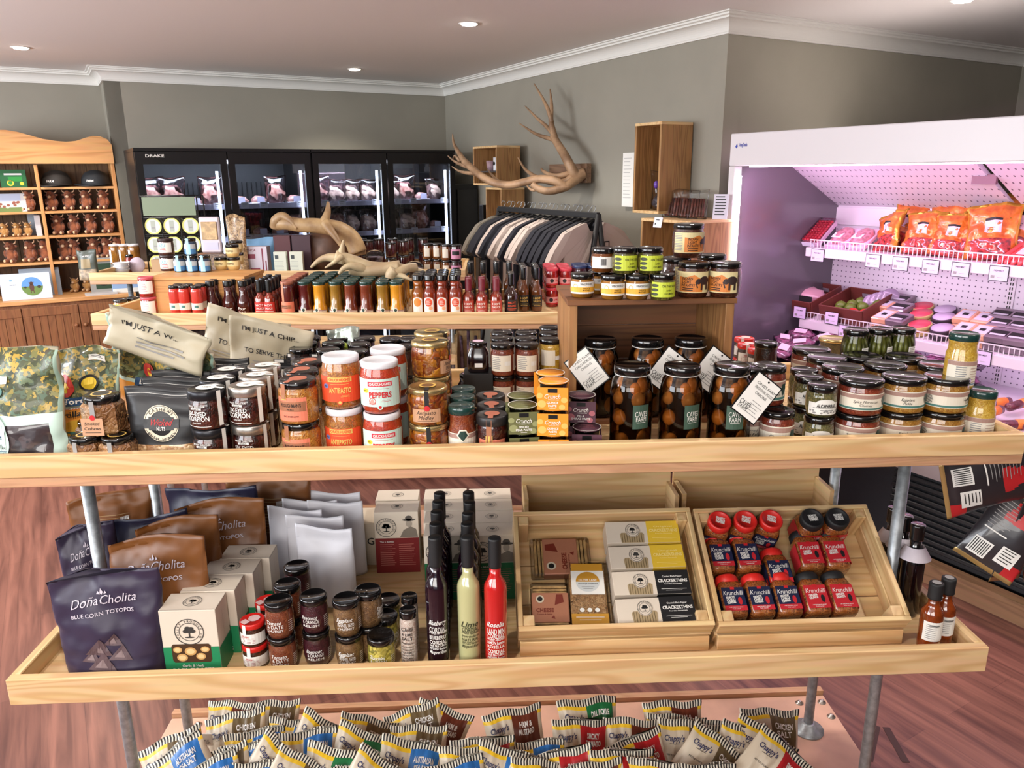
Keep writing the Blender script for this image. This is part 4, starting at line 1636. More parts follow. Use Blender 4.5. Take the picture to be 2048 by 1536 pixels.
p = at(38, 905, S1Z)
def dec1(D):
    D.ell(-.012, .060, .062, .060, mint, 2, 40).rect(-.10, .088, .022, .108, navy, 4, ny=3).text('La Tortilleria', -.032, .099, .010, inkw, 6, w=.094, bold=.02)
    D.text('REAL MEXICAN', -.018, .083, .005, redp, 5, w=.06).text('Corn Chips', .002, .069, .012, navy, 5, w=.078, bold=.02)
    D.text('ALL', .034, .055, .004, ink, 5).text('NATURAL', .034, .049, .005, ink, 5, w=.02).text('ingredients', .034, .043, .004, navy, 5, w=.02).text('NO NASTIES', .034, .038, .004, navy, 5, w=.02)
    D.ell(-.014, .045, .026, .006, M('chip_bowl_fill', (52, 40, 44), .6), 5).poly([(-.036, .044), (.010, .044), (.0, .026), (-.026, .026)], M('terracotta_bowl', (186, 92, 58), .5), 6)
    D.text('proudly crafted in the', -.014, .018, .0035, ink, 5, w=.05).text('finest Mexican way', -.012, .012, .0035, ink, 5, w=.04)
    D.rect(.006, .166, .046, .180, white, 4, ny=2).lines(.012, .042, .177, 3, .004, .0014, ink, 5)
    for cx, cy, c in ((.0, .135, yell), (.028, .152, teal), (-.06, .14, redp)):
        D.ell(cx, cy, .013, .011, c, 3)
def low1(u, v):
    return mint if v > .40 else (chipw if u > .0 and u < .86 else mint)
t1 = tortilla('tortilla_chip_bag', (p.x + .022, 1.385, S1Z), 'mint green bag of blue corn chips at the end of the tray', .245, .232, .075, low1, dec1, seed=3, skew=-.05, lean=.03, wr=.012, seal=.03, bulge=.7, taper=.02)
def dec2(D):
    D.rect(-.052, .092, .052, .108, navy, 4, ny=3).text('La Tortilleria', 0, .1, .009, inkw, 6, w=.085, bold=.02)
    D.text('CLASSIC REAL MEXICAN', 0, .086, .004, redp, 5, w=.08).text('Tortilla Chips', 0, .074, .011, ink, 5, w=.096, bold=.02)
    D.ell(-.02, .13, .017, .021, M('red_arch', (200, 60, 54), .5), 4).ell(-.02, .128, .009, .011, yell, 5).ell(.022, .132, .013, .012, yell, 4).ring(.022, .132, .013, .017, ink, 4)
    D.ell(.0, .045, .034, .018, M('yellow_dip', (222, 176, 60), .5), 4).poly([(-.036, .04), (.036, .04), (.02, .02), (-.02, .02)], teal, 5)
    D.rect(.016, .172, .052, .184, white, 4, ny=2).lines(.02, .048, .181, 3, .0035, .0012, ink, 5)
def low2(u, v):
    return mint if v > .42 else amber
p = at(165, 880, S1Z)
tortilla('tortilla_chip_bag', (p.x + .036, 1.49, S1Z), 'orange-panelled tortilla chip bag standing behind the cashew jars', .155, .2, .06, low2, dec2, seed=8, lean=.02, wr=.012, seal=.03, bulge=.7, taper=.03)
t3 = tortilla('tortilla_chip_bag', (-.765, 1.60, S1Z + .008), 'crumpled tortilla chip bag leaning over above the black pouches, its top folded forward', .225, .225, .07, low2, dec2, seed=15, lean=-.02, wr=.014, seal=.03, bulge=.6, taper=.0, skew=-.1)
t3.rotation_euler = (R(4), R(13), R(-6))
def backbag(loc, rot, label, seed, w=.17, h=.2):
    t = empty('tortilla_chip_bag', loc, 0, label, 'chip bag')
    t.rotation_euler = rot
    P = pouch_fn(w, h, .05, seed=seed, wr=.012, seal=.04, lean=-.03)
    o = pouch_mesh(P, 26, 18, lambda u, v, s: bagpaper if v > .06 else jungle, 'bag', t)
    D = pouch_dec(P, w, h)
    D.text("I'M JUST A CHIP...", 0, h * .86, .010, ink, 3, w=w * .7).text('TO SERVE THEM', 0, h * .62, .011, ink, 3, w=w * .62)
    D.lines(-w * .36, w * .36, h * .5, 6, .007, .002, greyseal, 3)
    D.ell(.0, h * .2, .014, .009, yell, 3).ell(.035, h * .2, .014, .012, amber, 3).ell(-.03, h * .18, .008, .006, redp, 3)
    D.build('bag_print', o)
    return t
fl = pouch_fn(.215, .085, .012, seed=5, wr=.010, seal=.1)
fo_ = pouch_mesh(fl, 24, 10, lambda u, v, s: bagpaper, 'folded_flap', t3)
fo_.location = (-.0, -.054, .172)
fo_.rotation_euler = (R(-10), R(6), 0)
D = pouch_dec(fl, .215, .085)
D.text("I'M JUST A W...", -.02, .055, .010, ink, 3, w=.12).lines(-.04, .07, .035, 3, .009, .003, greyseal, 3)
D.build('flap_print', fo_)
backbag((-.60, 1.80, S1Z), (R(-4), R(10), R(4)), 'beige back of a corn chip bag wedged behind the black nut pouches', 9, .2, .2)
backbag((-.70, 1.86, S1Z), (R(-6), R(16), R(10)), 'beige back of a second corn chip bag at the rear lip', 6, .2, .21)

# ---- black nut pouches
pouchb = M('black_foil_pouch', (34, 34, 36), .38, bump=.05, bscale=12)
@kind
def nut_pouch():
    t = empty('nut_pouch', label='x', cat='pouch')
    w, h = .128, .148
    P = pouch_fn(w, h, .06, seed=2, wr=.003, seal=.12, taper=.0, flare=.06)
    o = pouch_mesh(P, 30, 22, lambda u, v, s: pouchb if v > .27 or v < .03 else chunk('cashew_window', [(196, 156, 112), (222, 190, 146), (156, 108, 68), (176, 132, 88)], 70, coat=1, bump=.8), 'pouch_body', t)
    D = pouch_dec(P, w, h)
    D.ring(0, .082, .0295, .031, cream, 1, 36, 1.12).ring(0, .082, .0205, .0285, cream, 1, 36, 1.12).rect(-.031, .073, .031, .090, pouchb, 3, ny=2).rect(-.022, .07, .022, .094, pouchb, 3, ny=2)
    D.arc('CASHEWS', 0, .082, .0265, .006, ink, 5, 90, 15).arc('BUSH HONEY', 0, .080, .028, .0055, ink, 5, -90, 12, flip=True)
    D.text('Wicked', 0, .084, .012, redp, 6, w=.038, bold=.0, shear=.35).text('NUTS', 0, .073, .0065, inkw, 6, w=.015)
    D.rect(-.06, .130, .06, .1305, greyseal, 1, seg=30).rect(-.06, .135, .06, .1357, white, 1, seg=30)
    D.build('pouch_print', o)
    return t
for i, (x, y, rz) in enumerate([(-.665, 1.405, .06), (-.665, 1.475, .1), (-.668, 1.53, .14), (-.66, 1.585, .18), (-.645, 1.64, .2)]):
    put('nut_pouch', (x, y, S1Z), 'black honey cashew pouch with round cream badge, ' + ['at the front lip', 'directly behind the foremost', 'third back from the lip', 'fourth back from the lip', 'rearmost of the row'][i], 'black nut pouches', rz=rz)

# ---- black hang-tab boxes in the rear corner
@kind
def hang_box():
    t, o = carton('hang_tab_box', .085, .028, .115, blackm, 'x')
    b = MB().box(-.0425, -.012, -.0006, .0006, .115, .13, blackm).box(.012, .0425, -.0006, .0006, .115, .13, blackm).box(-.0125, .0125, -.0006, .0006, .115, .121, blackm)
    q = b.build('hang_tab', t)
    D = Dec(plane_y(-.0006))
    D.rect(-.040, .122, -.018, .129, white).rect(.018, .122, .040, .129, white)
    D.build('tab_print', q)
    D = Dec(plane_y(-.014))
    D.rect(-.02, .085, .02, .11, white).lines(-.015, .015, .105, 3, .006, .002, ink, 3).text('CRACKERS', 0, .05, .009, M('dull_gold', (140, 120, 80), .5), 2, w=.06)
    D.build('front_sticker', o)
    return t
hb = [(-.49, 1.70, 0), (-.385, 1.70, 0), (-.30, 1.68, 0), (-.475, 1.755, 0), (-.37, 1.765, 0), (-.455, 1.80, .0), (-.345, 1.83, 0)]
for i, (x, y, z) in enumerate(hb):
    put('hang_box', (x - .01, y, S1Z), 'black cracker box with a white hang-tab sticker, %s of the rear cluster' % NTH[i], 'black hang-tab boxes', rz=-.12 - .02 * (i % 3))
for i, (x, y) in enumerate([(474, 680), (486, 691)]):
    p = at(x, y, S1Z + .12 - .012 * i)
    t = empty('round_tin', (p.x, p.y + .03, S1Z), 0, 'black round tin with a yellow ring on its lid, ' + ['rear one', 'front one'][i] + ' by the chip bags', 'tin', 'yellow ringed tins')
    hh = .12 - .012 * i
    b = MB().lathe([(.034, 0), (.035, .002), (.035, hh - .008), (.0365, hh - .007), (.0365, hh - .001), (.036, hh), (.0001, hh)], blackm, 30).build('tin_body', t)
    Dec(plane_z(hh)).ring(0, 0, .023, .031, yell, 1).ring(0, 0, .006, .011, yell, 1).build('lid_print', b)
t = empty('silver_pouch', (-.42, 1.885, S1Z), .1, 'shiny silver pouch by the rear lip behind the black boxes', 'pouch')
P = pouch_fn(.08, .165, .04, seed=4, wr=.006)
pouch_mesh(P, 16, 14, lambda u, v, s: M('silver_foil', (190, 205, 196), .25, metal=.6), 'pouch_body', t)
MB().lathe([(.012, .0), (.012, .002)], M('lime_dot', (190, 214, 80), .5), 16).xf(Matrix.Translation((0, -.012, .12)) @ Matrix.Rotation(R(90), 4, 'X')).build('lime_sticker', t)
# narrow pine caddy of sticks standing on the middle stand's lower tray
t = empty('pine_caddy', u2(1.38, .25, .685), 0, 'narrow pine caddy of wrapped sticks standing behind the green-lidded relish', 'caddy')
MB().box(-.05, .05, -.05, .05, 0, .012, pine).build('caddy_base', t)
MB().box(-.05, .05, -.05, -.042, .0125, .24, pinez).build('caddy_front', t)
MB().box(-.05, .05, .042, .05, .0125, .38, pinez).build('caddy_back', t)
for s_ in (-1, 1):
    MB().prism([(-.042, .0125), (.042, .0125), (.042, .38), (-.042, .30)], pinez, s_ * .05 - (.008 if s_ > 0 else 0), s_ * .05 + (.008 if s_ < 0 else 0), 'yz').build('caddy_side', t)
for i in range(3):
    put_ = empty('wrapped_stick', u2(1.36 + i * .022, .25, .70), 0, 'wrapped lilac snack stick in the pine caddy, %s of three' % NTH[i], 'snack', 'snack sticks in the caddy')
    MB().tube([(0, 0, 0), (.004 * (i - 1), .01, .20), (.008 * (i - 1), .014, .35 + .02 * (i % 2))], [.009, .009, .006], M('lilac_wrap', (150, 120, 136), .35, var=.4, vscale=40), 8).build('wrapper', put_)

# ================================================================== nearest stand, lower tray
def low(k, px, py, n, h, desc, where, group, rz=0):
    pile(k, px, py, n, h, desc, where, base=SLZ, group=group, rz=rz)
low('red_lid_jar', 504, 1238, 2, .053, 'small red-lidded jam jar with white label', 'the pair at the lower lip', 'small red lidded jars', rz=.1)
low('red_lid_jar', 534, 1200, 2, .053, 'small red-lidded jam jar', 'the stack behind the tomato chutney', 'small red lidded jars')
low('tomato_date_jar', 556, 1199, 2, .079, 'tomato and date chutney jar', 'the front stack', 'tomato and date chutney jars')
for i, (x, y) in enumerate([(574, 1166), (593, 1130)]):
    low('beetroot_jar' if i else 'tomato_date_jar', x, y, 2, .079, 'dark relish jar with black lid', ['the stack behind the tomato chutney', 'the rearmost stack by the white pouches'][i], 'relish jars in the second rows')
low('beetroot_jar', 626, 1189, 2, .079, 'beetroot and orange relish jar', 'the front stack', 'beetroot relish jars')
low('eggplant_jar', 692, 1195, 2, .079, 'eggplant and fennel seed chutney jar', 'the front stack', 'eggplant chutney jars')
low('eggplant_jar', 735, 1178, 2, .079, 'eggplant chutney jar', 'half hidden behind the front stack', 'eggplant chutney jars', rz=1.5)
low('zucchini_jar', 761, 1268, 1, .079, 'yellow zucchini pickle jar', 'at the lip beside the salt', 'zucchini pickle jars')
low('zucchini_jar', 769, 1228, 1, .079, 'zucchini pickle jar', 'second from the lip', 'zucchini pickle jars', rz=1)
low('zucchini_jar', 774, 1196, 1, .079, 'zucchini pickle jar', 'third from the lip', 'zucchini pickle jars', rz=2)
low('salt_jar', 815, 1218, 1, .137, 'slim jar of pale chilli lime salt', 'at the lip', 'chilli salt jars')
low('salt_jar', 818, 1190, 1, .137, 'slim jar of pale chilli lime salt', 'behind the front one', 'chilli salt jars', rz=.4)
for i, (x, y) in enumerate([(869, 1073), (871, 1046), (873, 1022), (876, 1002), (879, 985)]):
    low('blueberry_cordial', x, y, 1, .295, 'tall dark blueberry cordial bottle', '%s from the lip' % NTH[i], 'blueberry cordial bottles')
for i, (x, y) in enumerate([(934, 1073), (934, 1046), (936, 1025), (939, 1003), (937, 984)]):
    low('lime_cordial' if i < 1 else 'blueberry_cordial', x, y, 1, .295, 'tall pale lime cordial bottle' if i < 1 else 'tall dark cordial bottle behind the lime one', '%s from the lip' % NTH[i], 'cordial bottles in the lime row')
low('rosella_cordial', 989, 1075, 1, .295, 'tall bright red rosella cordial bottle', 'alone beside the sloping crate', 'rosella cordial')
for i, (x, y) in enumerate([(1874, 1165), (1899, 1155)]):
    low('amber_sauce', x, y, 1, .158, 'amber chilli sauce bottle at the end of the lower tray', ['front one', 'rear one'][i], 'amber sauce bottles')
for i, (x, y) in enumerate([(1837, 1048), (1812, 1030), (1790, 1015)]):
    low('dark_bottle', x, y, 1, .225, 'near-black bottle with a pale paper collar behind the pipe', ['nearest one', 'middle one', 'rear one'][i], 'dark collared bottles')

# ---- basil toast cartons
cardw = M('white_card', (222, 208, 190), .55)
greenc = M('green_card', (30, 132, 84), .5)
@kind
def toast_box():
    w, d, h = .114, .068, .15
    t, o = carton('toast_box', w, d, h, cardw)
    D = Dec(plane_y(-d / 2))
    D.rect(-w / 2, 0, w / 2, .066, greenc, 0)
    tree_logo(D, 0, .101, .03)
    D.poly([(-.036, .030), (.036, .030), (.040, .036), (.040, .068), (.036, .073), (-.036, .073), (-.040, .068), (-.040, .036)], M('toast_dark', (70, 44, 24), .5), 1)
    for a, b_, r_ in ((-.02, .042, .011), (-.002, .056, .012), (.018, .044, .010), (.028, .06, .009), (-.028, .06, .009)):
        D.ell(a, b_, r_, r_ * .8, M('toast_tan', (206, 158, 96), .55), 3, 14).ell(a, b_, r_ * .7, r_ * .5, M('toast_pale', (230, 196, 140), .55), 4, 12)
    D.text('Garlic & Herb', 0, .0225, .006, inkw, 3, w=.044).text('BASIL TOASTS', 0, .012, .0095, inkw, 3, w=.084, bold=.02)
    D.build('front_print', o)
    D = Dec(plane_z(h))
    tree_logo(D, 0, 0, .019)
    D.rect(-w / 2, -d / 2 + .002, w / 2, -d / 2 + .0026, greyseal, 1)
    D.build('top_print', o)
    D = Dec(plane_x(w / 2))
    D.rect(-d / 2, 0, d / 2, .062, greenc, 1).rect(-.001, .066, .0, .13, M('soft_crease', (196, 180, 160), .6), 1).rect(-d / 2 + .002, h - .0008, d / 2 - .002, h - .0001, ink, 1)
    D.build('side_print', o)
    return t
tb = [(-.672, 1.40), (-.640, 1.475), (-.602, 1.55), (-.560, 1.625)]
for i, (x, y) in enumerate(tb):
    p = at([385, 425, 463, 497][i], [1203, 1166, 1133, 1103][i], SLZ + .15)
    put('toast_box', (p.x, p.y, SLZ), 'white and green basil toast carton with oval tree badge, %s' % ['at the lower lip', 'second from the lip', 'third from the lip', 'rearmost of the row'][i], 'basil toast cartons', rz=.03)

# ---- back cartons (seen from behind, with a farmer print)
maroon = M('maroon_card', (120, 24, 28), .5)
def bake(nm, band, bandname):
    w, d, h = .112, .068, .17
    t, o = carton(nm, w, d, h, cardw)
    D = Dec(plane_y(-d / 2))
    D.rect(-w / 2, 0, w / 2, .098, band, 0)
    tree_logo(D, -.026, .128, .026)
    g = M('sketch_grey', (84, 78, 72), .6)
    D.ell(.032, .148, .017, .0035, g, 3, 14).ell(.032, .153, .009, .007, g, 3, 14).ell(.032, .138, .008, .010, M('sketch_pale', (168, 156, 142), .6), 3, 14).poly([(.008, .1), (.054, .1), (.050, .122), (.036, .130), (.018, .12)], M('sketch_mid', (128, 118, 106), .6), 2)
    D.text(bandname, -.026, .088, .004, inkw, 3, w=.036)
    D.lines(-.044, -.004, .080, 11, .0058, .0012, M('faint_print', (190, 120, 110), .6), 3).lines(.004, .046, .080, 11, .0058, .0012, M('faint_print'), 3)
    D.build('back_print', o)
    D = Dec(plane_z(h))
    tree_logo(D, 0, 0, .015, False)
    D.build('top_print', o)
    return t
@kind
def baked_maroon():
    return bake('bake_box', maroon, 'This is BAKED')
@kind
def baked_green():
    return bake('bake_box', M('green_card2', (24, 104, 62), .5), 'This is BASIL')
for i, y in enumerate((1.835, 1.91)):
    p = at(795, 1010 - i * 18, SLZ + .17)
    put('baked_maroon', (p.x, y, SLZ), 'cream and maroon biscuit carton with farmer sketch, %s' % ['in front', 'behind'][i], 'maroon biscuit cartons', rz=U1A)
for j, X in enumerate((896, 985)):
    for i in range(4):
        p = at(X - 2 * i, [1055, 1033, 1012, 993][i], SLZ + .17)
        put('baked_green', (p.x, 1.70 + i * .0715, SLZ), 'cream and green biscuit carton, %s in the column %s' % (['first', 'second', 'third', 'rearmost'][i], ['behind the dark cordials', 'beside the sloping crate'][j]), 'green biscuit cartons', rz=U1A)

# ---- white stand-up pouches
wp = M('white_matte_pouch', (222, 220, 226), .42, bump=.06, bscale=8)
@kind
def white_pouch():
    t = empty('white_pouch', label='x', cat='pouch')
    P = pouch_fn(.142, .2, .062, seed=6, wr=.003, seal=.16, taper=.0, flare=-.02)
    o = pouch_mesh(P, 26, 22, lambda u, v, s: wp, 'pouch_body', t)
    D = pouch_dec(P, .142, .2)
    D.rect(-.07, .168, .07, .1686, M('zip_line', (196, 196, 204), .5), 1, seg=24)
    D.build('zip_line', o)
    return t
for i, (x, y, Y) in enumerate([(646, 1048, 1.655), (628, 1026, 1.715), (588, 1008, 1.76), (618, 990, 1.81), (668, 985, 1.80), (666, 972, 1.86)]):
    p = atY(x, y, Y)
    put('white_pouch', (p.x, Y, SLZ), 'plain white stand-up pouch, %s' % ['nearest of the bunch', 'second from the front', 'beside the brown pouches', 'fourth from the front', 'fifth from the front', 'rearmost of the bunch'][i], 'white pouches', rz=[-.12, .05, -.1, .02, .05, 0][i])

# ---- corn chip stand-up pouches
purple = M('purple_pouch', (50, 41, 64), .42, bump=.05, bscale=9)
brownp = M('caramel_pouch', (126, 76, 34), .42, bump=.05, bscale=9)
navyp = M('navy_pouch', (34, 34, 58), .42, bump=.05, bscale=9)
lilac = M('soft_lilac_print', (206, 196, 206), .6)
def totopos(nm, m, txt, chipc, plain=False, seed=5, w=.2, h=.25):
    t = empty(nm, label='x', cat='pouch')
    P = pouch_fn(w, h, .09, seed=seed, wr=.008, seal=.1, taper=.0, flare=.1, skew=.06, bulge=.55)
    o = pouch_mesh(P, 34, 26, lambda u, v, s: m, 'pouch_body', t)
    if plain:
        D = pouch_dec(P, w, h)
        D.lines(-.05, .05, .19, 12, .008, .0016, M('faint_gold', (176, 140, 96), .6), 2)
        D.rect(.02, .17, .04, .185, white, 3)
        D.build('back_print', o)
        return t
    D = pouch_dec(P, w, h)
    for a, b_, s_ in ((-.015, .085, .026), (.025, .07, .022), (-.01, .052, .028), (.012, .1, .018), (-.03, .066, .018)):
        D.poly([(a - s_, b_ - s_ * .5), (a + s_, b_ - s_ * .7), (a + s_ * .2, b_ + s_ * .9)], chipc, 2)
        D.poly([(a - s_ * .5, b_ - s_ * .3), (a + s_ * .4, b_ - s_ * .4), (a + s_ * .1, b_ + s_ * .35)], M('chip_fleck', (128, 108, 108), .6), 3)
    D.text('Doña', -.034, .185, .019, lilac, 4, w=.05, bold=.0, shear=.25, rot=.1).text('Cholita', .026, .190, .019, lilac, 4, w=.066, bold=.0, shear=.25, rot=.08)
    D.poly([(-.007, .202), (-.003, .198), (-.001, .204), (-.005, .212)], lilac, 4).poly([(-.013, .2), (-.006, .199), (-.01, .206)], lilac, 4).poly([(.0, .199), (.006, .202), (.003, .207)], lilac, 4)
    D.text(txt, -.004, .160, .0085, lilac, 4, w=.115, bold=.01, rot=.08)
    D.text('GLUTEN FREE', .03, .012, .005, lilac, 4, w=.04)
    D.build('pouch_print', o)
    return t
BUILD['tp'] = lambda: totopos('totopos_pouch', purple, 'BLUE CORN TOTOPOS', M('blue_corn', (92, 72, 76), .5))
BUILD['tb'] = lambda: totopos('totopos_pouch', brownp, 'CORN TOTOPOS', M('pale_corn', (206, 176, 134), .5), seed=12)
BUILD['tbb'] = lambda: totopos('totopos_pouch', brownp, '', None, True, seed=9)
BUILD['tn'] = lambda: totopos('totopos_pouch', navyp, '', None, True, seed=21)
def tot(k, px, py, Y, desc, rz=0, sc=1, tilt=0, z=SLZ):
    p = atY(px, py, Y)
    put(k, (p.x, Y, z), desc, 'totopos pouches', rot=(R(tilt), 0, rz), scale=sc)
tot('tp', 232, 1300, 1.395, 'purple blue corn totopos pouch standing at the front of the lower tray', .05, (1.0, 1, .93))
tot('tb', 330, 1200, 1.50, 'caramel totopos pouch directly behind the purple one', -.1, (1.0, 1, 1.02))
tot('tp', 196, 1210, 1.60, 'lilac-grey totopos pouch half hidden behind the front pipe', .35, (.55, 1, .93))
tot('tb', 368, 1150, 1.60, 'caramel totopos pouch with curled top, second caramel from the front', .05, (.85, 1, 1))
tot('tn', 300, 1110, 1.67, 'navy pouch squeezed between caramel pouches around the rear pipe', .1, .9)
tot('tb', 452, 1120, 1.70, 'caramel totopos pouch beside the carton tops, third caramel from the front', -.05, 1.0)
tot('tbb', 235, 1090, 1.80, 'caramel pouch showing its lined back behind the front pipe', .35, (.9, 1, .92))
tot('tn', 430, 1050, 1.80, 'navy totopos pouch with a small white price label, under the tray', -.2, (1.15, 1, .96))
tot('tbb', 545, 1050, 1.86, 'caramel pouch back view beside the white pouches', .05, 1.0)
# white and buff cartons lying behind
t, o = carton('gift_carton', .15, .1, .12, M('buff_card', (206, 190, 168), .6), 'buff gift carton lying behind the white pouches')
t.location = (-.335, 1.955 - .065, SLZ)
D = Dec(plane_y(-.05))
D.rect(.03, .05, .06, .09, ink, 1).rect(.036, .054, .044, .086, redp, 2).text('GIFT', -.02, .07, .02, ink, 2)
D.build('front_print', o)

# ---- sloping pine crates
CWd, CDp, CHt, TILT = .418, .289, .085, R(33.9)
def crate(px, py, label, parts_seed=0):
    """px,py: where its nearest rim corner on the cordial side shows; returns frame on the crate floor"""
    y0 = 1.418 if px < 1200 else 1.436
    z0 = .76
    p = atY(px, py, y0)
    t = empty('sloping_crate', (p.x, y0, p.z), 0, label, 'crate')
    t.rotation_euler = (TILT, 0, U1A)
    W, Dp, Hh = CWd, CDp, CHt
    # local: x along the front, y up the slope, z out of the crate; rim at z = 0
    for z1, z2 in ((-.040, 0), (-.083, -.046)):
        MB().box(0, W, 0, .011, z1, z2, pine, .0015).build('front_slat', t)
        MB().box(0, W, Dp - .011, Dp, z1, z2, pine, .0015).build('back_slat', t)
        MB().box(0, .011, .0112, Dp - .0112, z1, z2, piney, .0015).build('side_slat', t)
        MB().box(W - .011, W, .0112, Dp - .0112, z1, z2, piney, .0015).build('side_slat', t)
    for x in (.0115, W - .0355):
        for y in (.0115, Dp - .0355):
            MB().box(x, x + .024, y, y + .024, -.083, -.002, pinez, .0015).build('corner_post', t)
    for i in range(3):
        MB().box(.0, W, .0 + i * .097, .0 + i * .097 + .094, -.091, -.0835, pine, .001).build('floor_slat', t)
    mw = Matrix.Translation(t.location) @ t.rotation_euler.to_matrix().to_4x4()
    return t, (lambda x, y, z: mw @ Vector((x, y, z - .083))), t.rotation_euler
cA, fA, rA = crate(1037, 1262, 'sloping pine slat crate of crackers, beside the red cordial bottle')
cB, fB, rB = crate(1439, 1252, 'sloping pine slat crate of red and black lidded chilli jars')
for i, (x0, y, lab) in enumerate([(1.055, .435, 'upright pine riser box propping the cracker crate'), (1.463, .445, 'upright pine riser box propping the chilli jar crate')]):
    t = empty('riser_box', u1(x0, y, SLZ), U1A, lab, 'crate', 'pine riser boxes')
    MB().box(0, .398, 0, .012, 0, .12, pine, .001).build('front_board', t)
    MB().box(0, .398, .108, .12, 0, .232, pine, .001).build('back_board', t)
    MB().box(0, .012, .0125, .1075, 0, .2, piney, .001).build('end_board', t)
    MB().box(.386, .398, .0125, .1075, 0, .2, piney, .001).build('end_board', t)
for nm, f in (('A', fA), ('B', fB)):
    q = f(0, 0, 0)
    t = empty('prop_block', (q.x, q.y, SLZ), U1A, 'low pine block under the front edge of the ' + ('cracker crate' if nm == 'A' else 'chilli jar crate'), 'block', 'pine blocks under the crates')
    MB().box(.004, .412, -.03, -.004, 0, .034, pine, .001).build('block', t)
ROT = lambda e, extra: (e.to_matrix() @ extra.to_matrix()).to_euler()
from mathutils import Euler
def incrate(k, f, r, x, y, z, label, group, lie=None, sp=0):
    """lie: 'up' stands out of the crate floor, 'slope' lies with its top up the slope, face outward"""
    ex = {'up': Euler((0, 0, sp)), 'slope': Euler((R(-90), 0, sp)), 'flat': Euler((0, 0, sp))}[lie or 'up']
    return put(k, f(x, y, z), label, group, rot=ROT(r, ex))

# crackerthins cartons: long thin boxes with one long face outward (face is local +z here)
def thins(nm, c, txtc, sub):
    t = empty(nm, label='x', cat='box')
    w, h, d = .17, .056, .055
    cc = M(nm + '_card', c, .45)
    o = MB().box(-w / 2, w / 2, -h / 2, h / 2, 0, d, cardw, .001).build('carton_body', t)
    D = Dec(plane_z(d))
    D.rect(.01, -h / 2, w / 2, h / 2, cc, 0)
    D.poly([(-.052, -h / 2), (.0, -h / 2), (.002, -h / 2 + .022), (-.002, -h / 2 + .026), (-.05, -h / 2 + .026), (-.054, -h / 2 + .022)], M('cracker_tan', (168, 146, 110), .6), 1)
    for i in range(9):
        D.rect(-.05 + i * .0056, -h / 2 + .001, -.0485 + i * .0056, -h / 2 + .024, M('cracker_dark', (110, 92, 62), .6), 2)
    D.ell(-.024, .004, .0175, .0175, cardw, 3)
    tree_logo(D, -.024, .004, .0165, True, 5)
    D.text('CRACKERTHINS', .048, .003, .0075, txtc, 3, w=.066, bold=.03).text(sub, .048, .0125, .004, txtc, 3, w=.044).text('Australian Homemade', .048, -.005, .003, txtc, 3, w=.04).rect(.02, -.017, .076, -.0162, txtc, 2).rect(.03, -.0205, .066, -.0198, txtc, 2)
    D.build('face_print', o)
    D = Dec(plane_y(-h / 2, 0))
    D.rect(.01, 0, w / 2, d, cc, 0).build('side_print', o)
    D = Dec(plane_x(w / 2))
    D.rect(-h / 2, 0, h / 2, d, cc, 0).build('end_print', o)
    return t
BUILD['thin_y'] = lambda: thins('cracker_box_yellow', (236, 196, 60), M('pale_yellow', (250, 226, 140), .5), 'Original')
BUILD['thin_b'] = lambda: thins('cracker_box_black', (26, 26, 28), inkw, 'Cracked Black Pepper')
for i in range(4):
    k = 'thin_b' if i < 2 else 'thin_y'
    incrate(k, fA, rA, .300 + .0 * i, .045 + i * .0635, .012, ('black' if i < 2 else 'yellow') + '-ended cracker carton, ' + ['lowest on the slope', 'second up the slope', 'third up the slope', 'topmost on the slope'][i], 'cracker cartons', 'up', [.02, .0, .01, -.01][i])
# cheese cracker packs
cellof = clear('cellophane', (250, 250, 250), 1.35, .12, .8)
@kind
def cracker_pack():
    t = empty('cracker_pack', label='x', cat='crackers')
    ck = M('cheese_cracker', (206, 164, 106), .6, var=.25, vscale=60)
    b = MB()
    for i in range(15):
        b.box(-.033, .033, -.046 + i * .0062, -.046 + i * .0062 + .0042, 0, .022, ck)
    b.build('cracker_row', t)
    o = MB().box(-.036, .036, -.030, .030, -.001, .0245, M('salmon_sleeve', (190, 126, 96), .6), .001).build('card_sleeve', t)
    D = Dec(plane_z(.0245))
    D.text('CHEESE', -.011, -.006, .008, M('rust_print', (132, 50, 34), .5), 3, w=.034, bold=.03).text('Tomato & Fennel', -.012, -.014, .003, M('rust_print'), 3)
    D.ell(-.02, .017, .008, .008, cream, 2).ell(-.02, .017, .005, .005, ink, 3)
    D.poly([(.008, .004), (.026, .01), (.024, .026), (.012, .026)], M('rust_print'), 2).poly([(0, -.022), (.008, -.024), (.006, -.016)], M('rust_print'), 2)
    D.build('sleeve_print', o)
    MB().box(-.038, .038, -.052, .052, -.002, .0262, cellof, .003).build('cellophane_wrap', t)
    return t
incrate('cracker_pack', fA, rA, .076, .075, .004, 'cheese cracker pack with salmon sleeve at the bottom of the slope', 'cheese cracker packs', 'up', -.02).scale = (1.15, 1.15, 1)
incrate('cracker_pack', fA, rA, .108, .20, .004, 'cheese cracker pack lying crosswise at the top of the slope', 'cheese cracker packs', 'up', 1.57).scale = (1.25, 1.35, 1)
t = empty('crispbread_bag', fA(.163, .105, .004), 0, 'clear bag of seeded crispbread with a round white and ochre label', 'crispbread')
t.rotation_euler = ROT(rA, Euler((0, 0, -.03)))
t.scale = (1.2, 1.08, 1)
MB().box(-.034, .034, -.066, .066, .002, .026, chunk('seeded_crispbread', [(178, 134, 88), (150, 106, 64), (204, 164, 116), (96, 66, 40)], 160, coat=.2, bump=.4), .004).build('crispbread', t)
o = MB().box(-.042, .042, -.075, .075, 0, .0285, cellof, .006).build('clear_bag', t)
D = Dec(plane_z(.0285))
och = M('ochre_print', (196, 142, 44), .5)
